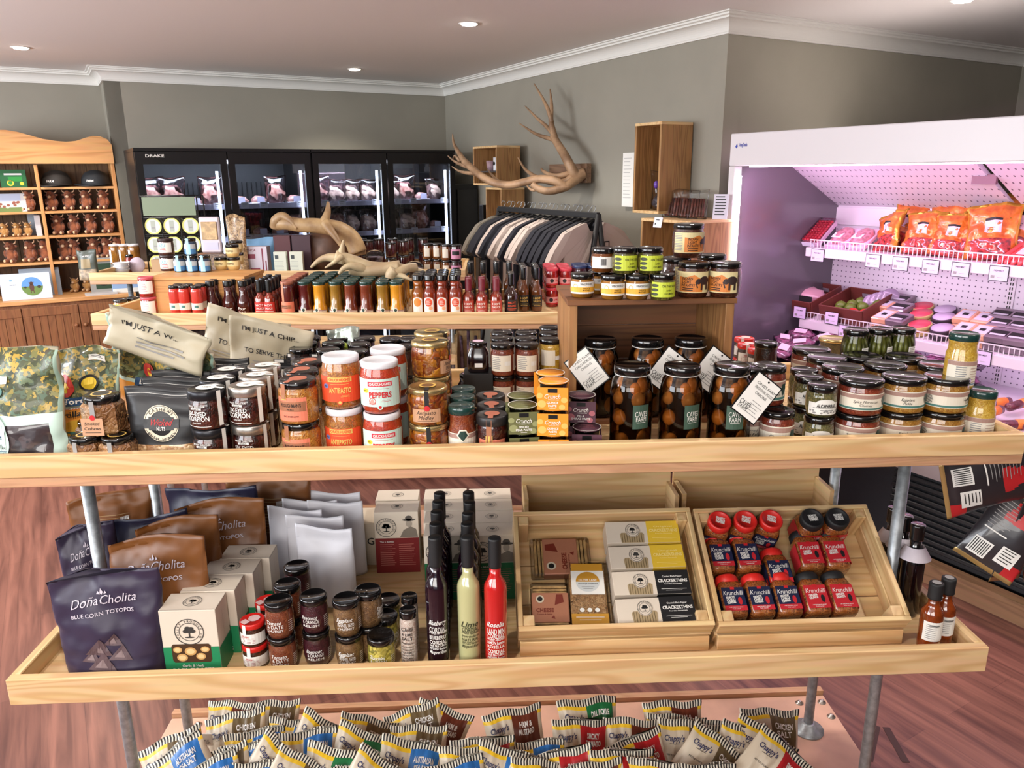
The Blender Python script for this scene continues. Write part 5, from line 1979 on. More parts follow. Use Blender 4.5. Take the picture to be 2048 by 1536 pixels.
D.rect(-.03, .048, .03, .066, och, 0).rect(-.031, -.004, .031, .049, white, 1).ell(0, .024, .0225, .0225, M('pale_grey_disc', (206, 210, 210), .5), 2, 32)
D.poly([(.0225 * math.cos(math.pi * i / 16), .024 + .0225 * math.sin(math.pi * i / 16)) for i in range(17)], och, 3)
D.text('OLIVER LANE', 0, .028, .0045, inkw, 5, w=.034).text('Sourdough Crispbread', 0, .019, .003, ink, 5, w=.036).rect(-.012, .012, .012, .0125, ink, 4).rect(-.009, .008, .009, .0085, ink, 4)
D.rect(-.034, -.07, .034, -.046, och, 0).rect(-.026, -.054, .026, -.053, inkw, 2).rect(-.02, -.060, .02, -.059, inkw, 2)
for x in (-.014, 0, .014):
    D.ell(x, -.038, .0045, .0045, white, 2, 14)
D.build('bag_label', o)

# krunchilli jars
K_KR = chunk('crunchy_chilli', [(120, 52, 16), (176, 96, 34), (80, 30, 10), (200, 130, 60)], 170, bump=.5)
def krunch(nm, lm, lc, sc, w1, w2):
    t = empty(nm, label='x', cat='jar')
    r, h = .0275, .098
    MB().lathe([(r * .9, 0), (r, .004), (r, .066), (r * .9, .076), (.023, .08)], K_KR, 24, sq=5).build('glass_body', t)
    l = MB().lathe([(.026, .078), (.0268, .079), (.0268, .093), (.0245, .0975), (.021, .098), (.0205, .0966), (.0001, .0966)], lm, 28).build('lid', t)
    D = Dec(plane_z(.0966))
    for i, s_ in enumerate(('KRUNCHY', 'CHILLI', 'TOPPING')):
        D.text(s_, 0, .0055 - i * .0058, .0048, inkw, 3, w=.0205, bold=.06)
    D.build('lid_print', l)
    D = Dec(plane_y(-.0277))
    D.rect(-.0245, .008, .0245, .062, lc, 0).rect(-.0245, .008, .0245, .0195, sc, 1).rect(-.0045, .057, .0045, .063, redp, 2)
    D.text('Krunchilli', 0, .0485, .0105, inkw, 3, w=.043, bold=.0, shear=.2)
    for i, s_ in enumerate((w1, w2, 'TOPPING') if w2 != 'KRUNCH' else (w1, w2)):
        D.text(s_, -.008, .0385 - i * .006, .005, inkw, 3, w=.0195, bold=.05, rot=.12)
    D.ell(.012, .030, .0045, .009, sc if lc is not sc else lm, 2)
    D.text('I AM DREAMING ABOUT', 0, .0155, .0022, inkw, 3, w=.03).text('THIS NOW', 0, .0115, .0022, inkw, 3, w=.018)
    D.build('label', t)
    for s_ in (-1, 1):
        Dec(plane_x(.0277) if s_ > 0 else (lambda u, v, o: (-.0277 - o, u, v))).rect(-.022, .008, .022, .062, lc, 0).build('side_label', t)
    return t
navyl = M('navy_chilli_label', (30, 36, 66), .45)
scar = M('scarlet_label', (196, 40, 50), .45)
BUILD['kr_r'] = lambda: krunch('chilli_topping_jar', M('scarlet_lid', (214, 40, 34), .4, coat=.2), navyl, scar, 'KRUNCHY', 'CHILLI')
BUILD['kr_b'] = lambda: krunch('chilli_topping_jar', blackm, scar, scar, 'CAROLINA', 'KRUNCH')
PITCHX = .0605
for i in range(3):
    incrate('kr_r', fB, rB, .052 + i * PITCHX, .033, .037, 'red-lidded chilli topping jar lying in the lowest row, %s from the cracker crate' % NTH[i], 'red lidded chilli jars', 'slope')
for i in range(2):
    incrate('kr_b', fB, rB, .052 + (3.05 + i) * PITCHX, .033, .037, 'black-lidded chilli topping jar lying in the lowest row, %s from the red-lidded ones' % NTH[i], 'black lidded chilli jars', 'slope')
for i in range(2):
    incrate('kr_r', fB, rB, .048 + i * PITCHX, .140, .037, 'red-lidded chilli topping jar lying in the middle row, %s from the cracker crate' % NTH[i], 'red lidded chilli jars', 'slope')
incrate('kr_r', fB, rB, .052 + 2.03 * PITCHX, .10, .0285, 'red-lidded chilli topping jar sunk low in the middle of the crate', 'red lidded chilli jars', 'slope')
for i in range(2):
    incrate('kr_b', fB, rB, .052 + (3.35 + i) * PITCHX, .140, .037, 'black-lidded chilli topping jar lying in the middle row, %s from the gap' % NTH[i], 'black lidded chilli jars', 'slope')
for i in range(3):
    incrate('kr_r', fB, rB, .052 + i * PITCHX, .246, .002, 'red-lidded chilli topping jar standing lid outward in the top row, %s from the cracker crate' % NTH[i], 'red lidded chilli jars', 'up', -.35)
for i in range(2):
    incrate('kr_b', fB, rB, .052 + (3.6 + i) * PITCHX, .246, .002, 'black-lidded chilli topping jar standing lid outward in the top row, %s from the gap' % NTH[i], 'black lidded chilli jars', 'up', .05)

# ================================================================== chip packets in the base
stripeb = M('stripe_black', (30, 28, 30), .45)
stripew = M('stripe_cream', (232, 226, 206), .45)
pakw = M('packet_cream', (206, 192, 168), .4, bump=.08, bscale=14)
paky = M('packet_yellow', (238, 196, 44), .4)
FL = {'blue': ((44, 120, 196), 'AUSTRALIAN', 'SEA SALT'), 'chicken': ((112, 94, 62), 'CHICKEN', 'SALT'), 'ham': ((112, 52, 34), 'HAM &', 'MUSTARD'), 'pickle': ((26, 118, 66), 'DILL PICKLE', ''), 'smoky': ((196, 36, 42), 'SMOKY', 'TOMATO')}
FD = {'blue': 'blue-panelled sea salt', 'chicken': 'olive-brown chicken salt', 'ham': 'chocolate-brown ham mustard', 'pickle': 'green-panelled dill pickle', 'smoky': 'red-panelled smoky tomato'}
def packet(fl):
    c, l1, l2 = FL[fl]
    pm = M('packet_' + fl, [x * .92 for x in c], .36, bump=.08, bscale=14)
    t = empty('chip_packet', label='x', cat='chips')
    w, h, d = .165, .185, .055
    sd = len(fl) * 3
    def P(u, v, side):
        e = max(0, math.sin(math.pi * min(1, max(0, (v - .07) / .86)))) ** .55
        t_ = d / 2 * e * max(0, 1 - abs(u) ** 2.6) ** .6 + .0006
        wob = .0055 * noise.noise(Vector((u * 3.1 + sd, v * 2.1, sd))) + .003 * noise.noise(Vector((u * 8 + sd, v * 5, side * 2)))
        x = u * w / 2 * (1 - .08 * e)
        return Vector((x, side * t_ + wob * (1 if .04 < v < .96 else 1.3), v * h * (1 + .02 * math.sin(u * 5 + sd))))
    def mf(u, v, s):
        if v > .93 or v < .07:
            return stripeb if int((u + 1) * 22) % 2 else stripew
        if -.05 < u < .86 and s < 0:
            return pm
        if v > .87 or v < .12:
            return paky
        return pakw
    o = pouch_mesh(P, 44, 22, mf, 'packet_body', t)
    D = pouch_dec(P, w, h)
    D.text(l1, .033, .146, .0135, inkw, 3, w=.052 if len(l1) > 6 else .036, bold=.03)
    if l2:
        D.text(l2, .033, .128, .0135, inkw, 3, w=.044, bold=.03)
    D.text("Chappy's", -.042, .140, .014, M('navy_print', (36, 40, 84), .5), 3, w=.052, bold=.02, shear=.15).rect(-.054, .1285, -.028, .1295, ink, 3).text('KETTLE-COOKED', -.04, .104, .004, ink, 3, w=.04)
    D.ell(.031, .06, .016, .016, inkw if fl == 'pickle' else M('crisp_tan', (214, 168, 90), .5), 3).ell(.031, .06, .0135, .0135, pm, 4)
    D.build('packet_print', o)
    return t
for f_ in FL:
    BUILD['pk_' + f_] = (lambda q=f_: packet(q))
PK = [(470, 1428, 12, 'chicken'), (473, 1397, -4, 'ham'), (545, 1397, 3, 'chicken'), (337, 1476, 24, 'chicken'), (507, 1455, 10, 'blue'), (596, 1435, -3, 'blue'), (664, 1447, -28, 'blue'), (610, 1464, 9, 'blue'), (743, 1428, -15, 'chicken'), (820, 1412, 18, 'chicken'), (896, 1409, -20, 'ham'), (740, 1461, -24, 'pickle'), (838, 1445, 0, 'chicken'), (497, 1488, 11, 'blue'), (340, 1504, 38, 'blue'), (405, 1522, 24, 'blue'), (586, 1494, -38, 'blue'), (678, 1498, -12, 'pickle'), (829, 1484, -12, 'blue'), (507, 1520, 3, 'blue'), (624, 1514, -32, 'chicken'), (781, 1517, -34, 'blue'), (430, 1500, 20, 'chicken'), (720, 1520, 8, 'pickle'),
      (1022, 1418, 9, 'ham'), (1172, 1399, 5, 'pickle'), (1343, 1401, 1, 'ham'), (1353, 1425, -5, 'chicken'), (1162, 1433, -2, 'smoky'), (1265, 1431, -4, 'ham'), (1066, 1474, 6, 'blue'), (964, 1478, 3, 'smoky'), (941, 1490, 0, 'pickle'), (1022, 1495, -14, 'blue'), (1118, 1497, 12, 'smoky'), (1244, 1500, -3, 'smoky'), (1262, 1468, 16, 'smoky'), (1381, 1446, -8, 'chicken'), (1449, 1478, -38, 'chicken'), (1408, 1522, 0, 'blue'), (1086, 1512, -10, 'chicken'), (900, 1516, 14, 'blue'), (1180, 1520, 6, 'ham'), (1320, 1516, -8, 'smoky'),
      (1539, 1420, -4, 'chicken'), (1505, 1458, -26, 'smoky'), (1540, 1460, -34, 'chicken'), (1580, 1490, -44, 'smoky'), (1452, 1440, -12, 'chicken')]
PK.sort(key=lambda q: q[1])
cnt = {}
for i, (x, y, roll, fl) in enumerate(PK):
    zt = .27 if y < 1450 else .285 if y < 1485 else .30
    p = at(x, y, zt)
    rot = Euler((0, R(-roll), R(random.uniform(-10, 10)))).to_matrix() @ Euler((R(-random.uniform(24, 34)), 0, 0)).to_matrix()
    rot = Euler((R(-random.uniform(24, 32)), 0, 0)).to_matrix() @ Euler((0, R(-roll), 0)).to_matrix() @ Euler((0, 0, R(random.uniform(-10, 10)))).to_matrix()
    top = rot @ Vector((0, 0, .185))
    o_ = p - top
    k = cnt[fl] = cnt.get(fl, 0) + 1
    where = 'near the label card' if x < 420 else 'at the flange end' if x > 1480 else 'below the cordials' if 860 < x < 1010 else 'below the toast cartons' if x < 620 else 'below the relish jars' if x < 860 else 'below the cracker crate' if x < 1300 else 'below the chilli jars'
    row = 'back' if y < 1440 else 'middle' if y < 1490 else 'front'
    put('pk_' + fl, o_, '%s chip packet, %s of its kind from the back, %s' % (FD[fl], NTH[k - 1], where), 'chip packets in the base', rot=rot.to_euler(), scale=random.uniform(.95, 1.03))
t = empty('shelf_ticket', at(408, 1478, .24), 0, 'small white price card propped among the packets', 'price tag')
MB().box(-.022, .022, -.001, .001, -.02, .016, white).build('card', t)
D = Dec(plane_y(-.001))
D.text('KETTLE', 0, -.004, .005, ink, 2, w=.026, bold=.02).text('COOKED CHIPS', 0, -.011, .005, ink, 2, w=.032, bold=.02)
D.build('card_print', t)

# ================================================================== middle stand
def mid(k, px, py, h, desc, where, group, n=1, rz=0):
    pile(k, px, py, n, h, desc, where, base=S1Z, group=group, rz=rz)
G2 = 'sauces on the middle stand'
# grid of green-lidded sauces: front pixel x, kind
cols = [(607, 'red_pasta_sauce'), (638, 'yellow_sauce'), (671, 'olive_sauce'), (698, 'brown_sauce'), (730, 'brown_sauce'), (763, 'olive_sauce'), (791, 'yellow_sauce')]
KD = {'red_pasta_sauce': 'beetroot-red sauce jar', 'yellow_sauce': 'golden yellow mustard sauce jar', 'olive_sauce': 'ochre pickle sauce jar', 'brown_sauce': 'brown barbecue sauce jar'}
for c, (x, k) in enumerate(cols):
    p0 = at(x, 562, S1Z + .143)
    for j in range(6):
        q = p0 + Vector((-.002 * j, .0585 * j, 0)) + Vector((random.uniform(-.002, .002), random.uniform(-.002, .002), 0))
        put(k, (q.x, q.y, S1Z), 'green-lidded %s, %s column, %s' % (KD[k], NTH[c], ORD[j]), 'green lidded sauces on the middle stand', rz=random.uniform(-.3, .3) + (0 if j == 0 else .0))
def rows(k, xs, py, h, desc, n, group, step=.056, where=''):
    for c, x in enumerate(xs):
        p0 = at(x, py, S1Z + h)
        for j in range(n):
            q = p0 + Vector((-.002 * j, step * j, 0))
            put(k, (q.x, q.y, S1Z), '%s, %s, %s' % (desc, (NTH[c] + ' column') if len(xs) > 1 else (where or 'single column'), ORD[j]), group, rz=random.uniform(-.15, .15))
rows('salmon_sauce', [573], 562, .145, 'ketchup jar with salmon label and copper strap', 6, 'ketchup jars', .054)
rows('tomato_jar', [347, 366, 391], 571, .135, 'slim tomato passata jar with cream band', 2, 'passata jars', .046)
rows('dark_neck', [419, 454, 484], 561, .145, 'stout sauce bottle with white script', 3, 'stout sauce bottles', .056)
rows('red_neck', [517, 536], 559, .15, 'hot sauce bottle with bright red label and black cap', 4, 'red labelled sauce bottles', .05)
rows('amber_hex_sauce', [835], 549, .165, 'apricot sauce bottle with orange round label', 3, 'apricot sauce bottles', .054)
rows('hex_sauce', [858, 883, 909], 549, .165, 'sweet chilli sauce bottle with coral round label', 4, 'sweet chilli bottles', .054)
rows('maroon_hot', [936, 963, 992], 556, .15, 'hot sauce bottle with maroon cap', 2, 'maroon capped hot sauces', .048)
rows('black_hot', [1022], 546, .165, 'black hot sauce bottle with orange stripe', 2, 'black hot sauces', .056)
rows('gold_hot', [1047, 1073], 534, .175, 'gold-printed black label sauce bottle', 4, 'gold printed sauces', .05)
for c, x in enumerate((940, 966, 992, 1018)):
    p0 = at(x, 524, S1Z + .175)
    for j in range(2):
        put('gold_hot', (p0.x, p0.y + .055 * j, S1Z), 'black-capped sauce bottle behind the maroon caps, %s column, %s' % (NTH[c], ['nearer', 'farther'][j]), 'black capped bottles behind')
for c, x in enumerate((1104, 1132)):
    p0 = at(x, 536, S1Z + .158)
    for j in range(4):
        for l in range(2):
            put('pink_lid_jar', (p0.x - .002 * j, p0.y + .056 * j, S1Z + .0793 * l), '%s rose-lidded chilli jam jar, %s column, %s' % (['lower', 'upper'][l], ['outer', 'inner'][c], ORD[j]), 'rose lidded chilli jams', rz=random.uniform(-.2, .2))
for c, x in enumerate((1160, 1190)):
    p0 = at(x, 530, S1Z + .17)
    for j in range(2):
        for l in range(2):
            put('blue_lid_jar', (p0.x, p0.y + .068 * j, S1Z + .0853 * l), '%s navy-lidded jam jar, %s column, %s' % (['lower', 'upper'][l], ['outer', 'inner'][c], ORD[j]), 'navy lidded jams')
# squat honeys at the far corner
@kind
def squat_honey():
    def f(d):
        d.rect(-.03, .008, .03, .026, yell).text('HONEY', 0, .017, .007, ink, 3, w=.03)
    return small_jar('squat_honey_jar', .028, .045, K_HONEY, lid_black, .028, f, 'bulge')
@kind
def squat_gold():
    return small_jar('butter_jar', .027, .04, M('butter_cream', (204, 178, 120), .3, coat=1), lid_gold, .028, None, 'bulge')
mid('squat_honey', 240, 598, .045, 'squat honey jar with yellow label', 'at the outer end of the middle stand', 'squat honey jars')
mid('squat_honey', 266, 594, .045, 'squat honey jar with yellow label', 'second from the outer end', 'squat honey jars')
mid('squat_gold', 310, 604, .04, 'squat gold-lidded butter jar', 'in front of the sideways crate', 'squat gold lidded jars')
mid('squat_gold', 333, 603, .04, 'squat gold-lidded butter jar', 'beside the passata jars', 'squat gold lidded jars')
@kind
def white_label_jar():
    def f(d):
        d.rect(-.036, .014, .036, .062, white).lines(-.012, .014, .05, 5, .007, .002, M('pink_grey'))
    return small_jar('pickled_onion_label_jar', .03, .078, M('red_jam'), M('pale_red_lid', (196, 84, 96), .35), .03, f)
for i in range(2):
    q = at(291, 553, S1Z + .156)
    put('white_label_jar', (q.x, q.y, S1Z + .0784 * i), 'jar with pale red lid and white label, %s beside the sideways crate' % ['lower one', 'upper one'][i], 'pale red lidded jars')
# sideways crate with gift jars on it
q = at(300, 553, S1Z + .155)
ct = empty('timber_crate', (q.x, q.y, S1Z), U2A, 'honey-coloured timber crate standing behind the passata jars on the middle stand', 'crate')
hw = wood('honey_crate_board', (216, 158, 94), (176, 118, 62), 0, 1.2)
CW2 = at(485, 553, S1Z + .155).x - q.x
MB().box(0, CW2, 0, .012, 0, .14, hw, .001).build('front_board', ct)
MB().box(0, .012, .0125, .2075, 0, .14, hw, .001).build('end_board', ct)
MB().box(CW2 - .012, CW2, .0125, .2075, 0, .14, hw, .001).build('end_board', ct)
MB().box(0, CW2, .208, .22, 0, .14, hw, .001).build('back_board', ct)
MB().box(-.004, CW2 + .004, -.004, .224, .1405, .154, hw, .001).build('top_board', ct)
Z2 = S1Z + .154
def on2(k, px, py, n, h, desc, where, group, rz=0):
    pile(k, px, py, n, h, desc, where, base=Z2, group=group, rz=rz)
@kind
def lazu_jar():
    def f(d):
        d.rect(-.034, .01, .034, .05, white).text('LAZU', -.006, .038, .012, M('aqua_print', (70, 170, 190), .5), 3, w=.028).lines(-.016, .014, .026, 3, .005, .002, redp)
    return small_jar('jam_jar_white_label', .031, .066, K_JAMD, M('deep_brown_lid', (44, 26, 28), .4), .031, f)
@kind
def blue_bottle():
    def f(d):
        d.rect(-.03, .006, .03, .026, M('blue_wave', (66, 120, 170), .5)).rect(-.03, .026, .03, .045, M('grey_band', (176, 182, 186), .5)).rect(-.010, .004, .008, .045, M('sky_label', (160, 214, 236), .5), 2).rect(-.007, .045, .003, .068, M('sky_label'), 2)
    return small_jar('sea_salt_jar', .0245, .068, M('blue_glass', (36, 54, 78), .15, coat=1), lid_black, .023, f)
@kind
def cream_jar():
    def f(d):
        d.rect(-.03, .016, .03, .036, M('pale_cream', (232, 214, 160), .5)).text('WHIPPED', -.004, .026, .008, M('dark_brown_print', (60, 36, 26), .5), 3, w=.032)
    return small_jar('whipped_honey_jar', .0275, .052, M('whipped_cream', (222, 192, 128), .3, coat=1), lid_black, .0275, f, 'bulge')
on2('lazu_jar', 334, 509, 1, .066, 'dark jam jar with white and aqua label', 'front of the sideways crate', 'white and aqua labelled jars')
q = at(334, 509, Z2 + .066)
put('lazu_jar', (q.x, q.y, Z2 + .0664), 'dark jam jar with white and aqua label, stacked on top of its twin', 'white and aqua labelled jars')
for i, x in enumerate((358, 383, 408)):
    on2('blue_bottle', x, 510, 1, .068, 'blue glass sea salt jar with sky blue strip', '%s along the crate front' % NTH[i], 'blue sea salt jars')
q = at(383, 510, Z2 + .068)
put('blue_bottle', (q.x, q.y, Z2 + .0684), 'blue glass sea salt jar on the upper layer of the gift pile', 'blue sea salt jars')
on2('cream_jar', 441, 514, 1, .052, 'whipped honey jar', 'front, beside the blue jars', 'whipped honey jars')
on2('cream_jar', 466, 514, 1, .052, 'whipped honey jar', 'front, at the crate corner', 'whipped honey jars')
q = at(466, 514, Z2 + .052)
put('cream_jar', (q.x, q.y, Z2 + .0524), 'whipped honey jar stacked above the crate corner', 'whipped honey jars')
on2('cream_jar', 474, 505, 1, .052, 'whipped honey jar', 'behind the corner jar', 'whipped honey jars')
q = at(474, 505, Z2 + .052)
put('cream_jar', (q.x, q.y, Z2 + .0524), 'whipped honey jar stacked on the rear one near the corner', 'whipped honey jars')

# ================================================================== farthest stand
def far(px, py, h):
    return at(px, py, S1Z + h)
t = empty('white_bowl', far(216, 539, .03) - Vector((0, 0, .03)), 0, 'small white saucer bowl at the end of the farthest stand', 'bowl')
MB().lathe([(.02, 0), (.024, .003), (.045, .026), (.043, .026), (.022, .006), (.0001, .005)], lid_white, 26).build('bowl', t)
q = far(242, 527, .06)
for i in range(3):
    t = empty('white_bowl', (q.x, q.y, S1Z + .018 * i), 0, 'small white ribbed bowl, %s of the nested three' % ['lowest', 'middle', 'top'][i], 'bowl', 'nested white bowls')
    MB().lathe([(.02, 0), (.026, .003), (.045, .03), (.043, .03), (.024, .008), (.0001, .007)], lid_white, 26).build('bowl', t)
t = empty('lilac_coaster', (q.x + .075, q.y + .03, S1Z + .046), 0, 'round lilac coaster propped behind the nested bowls', 'coaster')
b = MB().lathe([(.045, -.003), (.046, 0), (.045, .003)], M('lilac_ceramic', (186, 168, 178), .4), 30)
b.xf(Matrix.Rotation(R(80), 4, 'X')).build('disc', t)
@kind
def honey_tall():
    def f(d):
        d.rect(-.034, .01, -.010, .09, white)
    return small_jar('tall_honey_jar', .034, .125, K_HONEY, lid_white, .032, f)
for i, x in enumerate((228, 247, 266)):
    q = far(x, 488, .125)
    put('honey_tall', (q.x, q.y, S1Z), 'tall white-lidded honey jar on the farthest stand, %s from the end' % NTH[i], 'tall honey jars')
q = far(272, 506, .1)
t = empty('red_sauce_jar', (q.x, q.y - .09, S1Z), 0, 'small red sauce jar with white oval label beside the grey pouch', 'jar')
glassbody(t, .022, .085, .018, M('red_jam'), 'bulge', 20)
lid(t, .02, .1, .014, lid_black, 20)
Dec(cyl(.022)).ell(0, .045, .014, .022, white).build('label', t)
t = empty('grey_pouch', (far(300, 530, .0).x, 4.13, S1Z), 0, 'dark green nut pouch with a clear panel on the farthest stand', 'pouch')
P = pouch_fn(.11, .16, .05, seed=7)
o = pouch_mesh(P, 18, 16, lambda u, v, s: M('slate_green_foil', (70, 76, 66), .4) if v > .36 or abs(u) > .85 else M('granola', (176, 156, 128), .5, var=.3, vscale=60), 'pouch_body', t)
D = pouch_dec(P, .11, .16)
D.text('MUESLI', 0, .13, .008, inkw, 3, w=.035).rect(-.028, .065, .024, .115, M('dull_gold'), 2)
D.build('pouch_print', o)
# wire rack of tins
tq = atY(352, 500, 4.32)
t = empty('wire_tin_rack', (tq.x, 4.30, S1Z), .06, 'black wire rack of yellow-rimmed tins with a green header panel', 'rack')
b = MB()
W_, top = .30, .43
for x in (-W_ / 2, W_ / 2):
    b.tube([(x, 0, 0), (x, 0, top)], .004, black, 8).tube([(x, .11, 0), (x, .11, top)], .004, black, 8)
for z in (.02, .115, .125, .215, .225, .315, top):
    b.tube([(-W_ / 2, 0, z), (W_ / 2, 0, z)], .0025, black, 6).tube([(-W_ / 2, .11, z), (W_ / 2, .11, z)], .0025, black, 6)
for x in (-.15, -.05, .05, .15):
    b.tube([(x, -.003, 0), (x, -.003, .315)], .002, black, 6)
b.build('wire_frame', t)
MB().box(-.14, .14, -.004, .002, .327, .425, M('sage_panel', (122, 136, 108), .5)).build('header_panel', t)
fr_ = frame((tq.x, 4.30, S1Z), .06)
for r_ in range(3):
    for c in range(3):
        for dq in range(2):
            t2 = empty('round_tin', fr_(-.1 + .1 * c, .006 + dq * .05, .07 + .1 * r_), .06, 'yellow-rimmed round tin in the wire rack, %s column, %s, %s' % (['outer', 'middle', 'inner'][c], ['lowest row', 'middle row', 'top row'][r_], ['in front', 'behind'][dq]), 'tin', 'tins in the wire rack')
            b = MB().lathe([(.0445, 0), (.0465, .001), (.0465, .04), (.0445, .041)], M('olive_tin', (96, 92, 60), .35, metal=.3), 26).xf(Matrix.Rotation(R(-90), 4, 'X'))
            b.build('tin_body', t2)
            if dq == 0:
                D = Dec(lambda u, v, o: (u, -.001 - o, v))
                D.ring(0, 0, .037, .045, M('tin_yellow', (226, 224, 120), .45), 0).ell(0, 0, .037, .037, M('pale_grey_disc'), 0).rect(-.012, -.03, .012, .03, M('tin_grey', (168, 174, 160), .5), 2).rect(-.009, -.012, .009, -.004, greyseal, 4)
                D.build('tin_lid_print', t2)
# things on and around the farthest stand
def bx(nm, px, py, Y, w, d, h, m, label, cat='box', z=None, prints=None, rz=0):
    q = atY(px, py, Y)
    t = empty(nm, (q.x, Y, S1Z if z is None else z), rz, label, cat)
    o = MB().box(-w / 2, w / 2, -d / 2, d / 2, 0, h, m, .001).build('carton_body', t)
    if prints:
        D = Dec(plane_y(-d / 2))
        prints(D)
        D.build('front_print', o)
    return t
cherry = M('cherry_carton', (206, 196, 206), .5)
def pr1(D):
    m_ = M('maroon_print', (130, 40, 62), .5)
    D.text('CHCA', -.02, .145, .012, m_, 1, w=.05).rect(-.05, .10, .0, .125, m_, 1).rect(-.03, .03, .02, .05, m_, 1).text('TRAY', 0, .01, .01, ink, 1).rect(.035, .0, .042, .155, m_, 1).rect(.052, .02, .058, .09, m_, 1)
bx('cherry_carton', 513, 500, 4.22, .13, .06, .165, cherry, 'lilac-white carton with maroon print beside the almond packs', prints=pr1)
t = empty('blue_pouch', (atY(520, 500, 4.32).x, 4.32, S1Z), 0, 'pale blue pouch standing behind the lilac carton', 'pouch')
pouch_mesh(pouch_fn(.17, .2, .05, seed=11), 14, 12, lambda u, v, s: M('pale_blue_foil', (120, 164, 200), .4), 'pouch_body', t)
def pr2(D):
    D.rect(-.026, .105, -.008, .125, M('dark_slate', (60, 70, 72), .5), 1).lines(-.03, .02, .09, 7, .007, .0018, M('pale_ink', (170, 176, 168), .5), 1)
    for i in range(16):
        a, b_ = random.uniform(-.02, .022), random.uniform(.002, .036)
        D.ell(a, b_, .008, .0055, M('cluster_tan', (200, 160, 104), .5) if i % 2 else M('cluster_brown', (140, 92, 50), .5), 2 + i % 3, 8)
almc = M('pale_mint_carton', (216, 222, 204), .5)
bx('almond_pack', 560, 500, 4.135, .066, .03, .142, almc, 'pale mint almond cluster pack at the lip of the farthest stand, nearer the cherry carton', prints=pr2)
bx('almond_pack', 592, 500, 4.135, .068, .03, .142, almc, 'pale mint almond cluster pack at the lip of the farthest stand, nearer the burl', prints=pr2)
bx('chocolate_carton', 565, 470, 4.24, .09, .05, .22, M('maroon_dark', (84, 36, 40), .5), 'tall dark maroon chocolate carton behind the almond packs, first')
bx('chocolate_carton', 603, 470, 4.24, .1, .05, .22, M('plum_dark', (64, 34, 44), .5), 'tall plum chocolate carton behind the almond packs, second')
# meat tray and crackers leaning near the rack
q = atY(420, 460, 4.25)
t = empty('cheese_tray', (q.x, 4.25, S1Z + .13), 0, 'white tray of sliced cheese leaning beside the wire rack', 'food tray')
b = MB()
b.box(-.055, .055, -.008, .012, 0, .19, M('foam_white', (220, 206, 212), .4), .006)
b.build('foam_tray', t)
MB().box(-.042, .042, -.0155, -.0085, .07, .165, M('cheese_slices', (222, 184, 130), .4, var=.2, vscale=40), .003).build('sliced_cheese', t)
MB().box(-.04, .04, -.0105, -.0085, .015, .055, M('lilac_label', (206, 202, 226), .5)).build('label', t)
bx('stand_block', 420, 500, 4.25, .12, .06, .128, oldwood, 'dark timber block propping the cheese tray on the farthest stand', 'block')
t = empty('cracker_pouch', (atY(457, 460, 4.05).x, 4.17, S1Z), 0, 'speckled brown wafer pack standing upright above the honey jars', 'pouch')
pouch_mesh(pouch_fn(.1, .33, .05, seed=5, wr=.005, taper=.12), 14, 14, lambda u, v, s: chunk('speckled_wafer', [(190, 160, 116), (90, 60, 40), (176, 140, 96), (206, 180, 138)], 120, coat=.3, bump=0), 'pouch_body', t)
bx('kraft_carton', 350, 490, 4.2, .26, .05, .1, M('kraft_board', (176, 142, 104), .6), 'low kraft carton behind the blue salt jars on the farthest stand')
bx('kraft_carton', 430, 490, 4.16, .12, .05, .13, M('patterned_kraft', (150, 126, 104), .6, c2=(90, 76, 70), vscale=90), 'patterned brown carton behind the whipped honey jars')

# dark burl of timber
burl = M('burl_wood', (96, 62, 40), .55, bump=.3, bscale=14, c2=(60, 38, 26), vscale=9)
q = atY(655, 510, 4.30)
t = empty('timber_burl', (q.x, 4.33, S1Z), 0, 'dark rounded timber burl supporting the big antler', 'timber')
MB().ell((0, 0, .12), (.15, .11, .13), burl, 26, 16, nz=.18).build('burl', t)

# antlers
bone = M('antler_bone', (176, 146, 104), .5, bump=.25, bscale=26, c2=(140, 110, 76), vscale=12)
bonel = M('antler_pale_bone', (190, 170, 134), .5, bump=.2, bscale=26, c2=(160, 136, 104), vscale=12)
def antler(nm, label, paths, mat, pt, seg=12):
    t = empty(nm, label=label, cat='antler')
    b = MB()
    for pts, r0, r1 in paths:
        P = [pt(*p) for p in pts]
        # smooth the path
        Q = []
        n = len(P)
        for i in range(n - 1):
            p0, p1, p2, p3 = P[max(i - 1, 0)], P[i], P[i + 1], P[min(i + 2, n - 1)]
            for k in range(5):
                s = k / 5
                Q.append(.5 * ((2 * p1) + (p2 - p0) * s + (2 * p0 - 5 * p1 + 4 * p2 - p3) * s * s + (3 * p1 - p0 - 3 * p2 + p3) * s ** 3))
        Q.append(P[-1])
        m_ = len(Q)
        rr = [r0 + (r1 - r0) * (i / (m_ - 1)) ** 1.1 for i in range(m_)]
        b.tube(Q, rr, mat, seg)
    org = Vector(b.v[0])
    b.v = [tuple(Vector(v) - org) for v in b.v]
    b.build('antler', t)
    t.location = org
    return t
def ptY(Y):
    return lambda px, py, dy=0: atY(px, py, Y + dy)
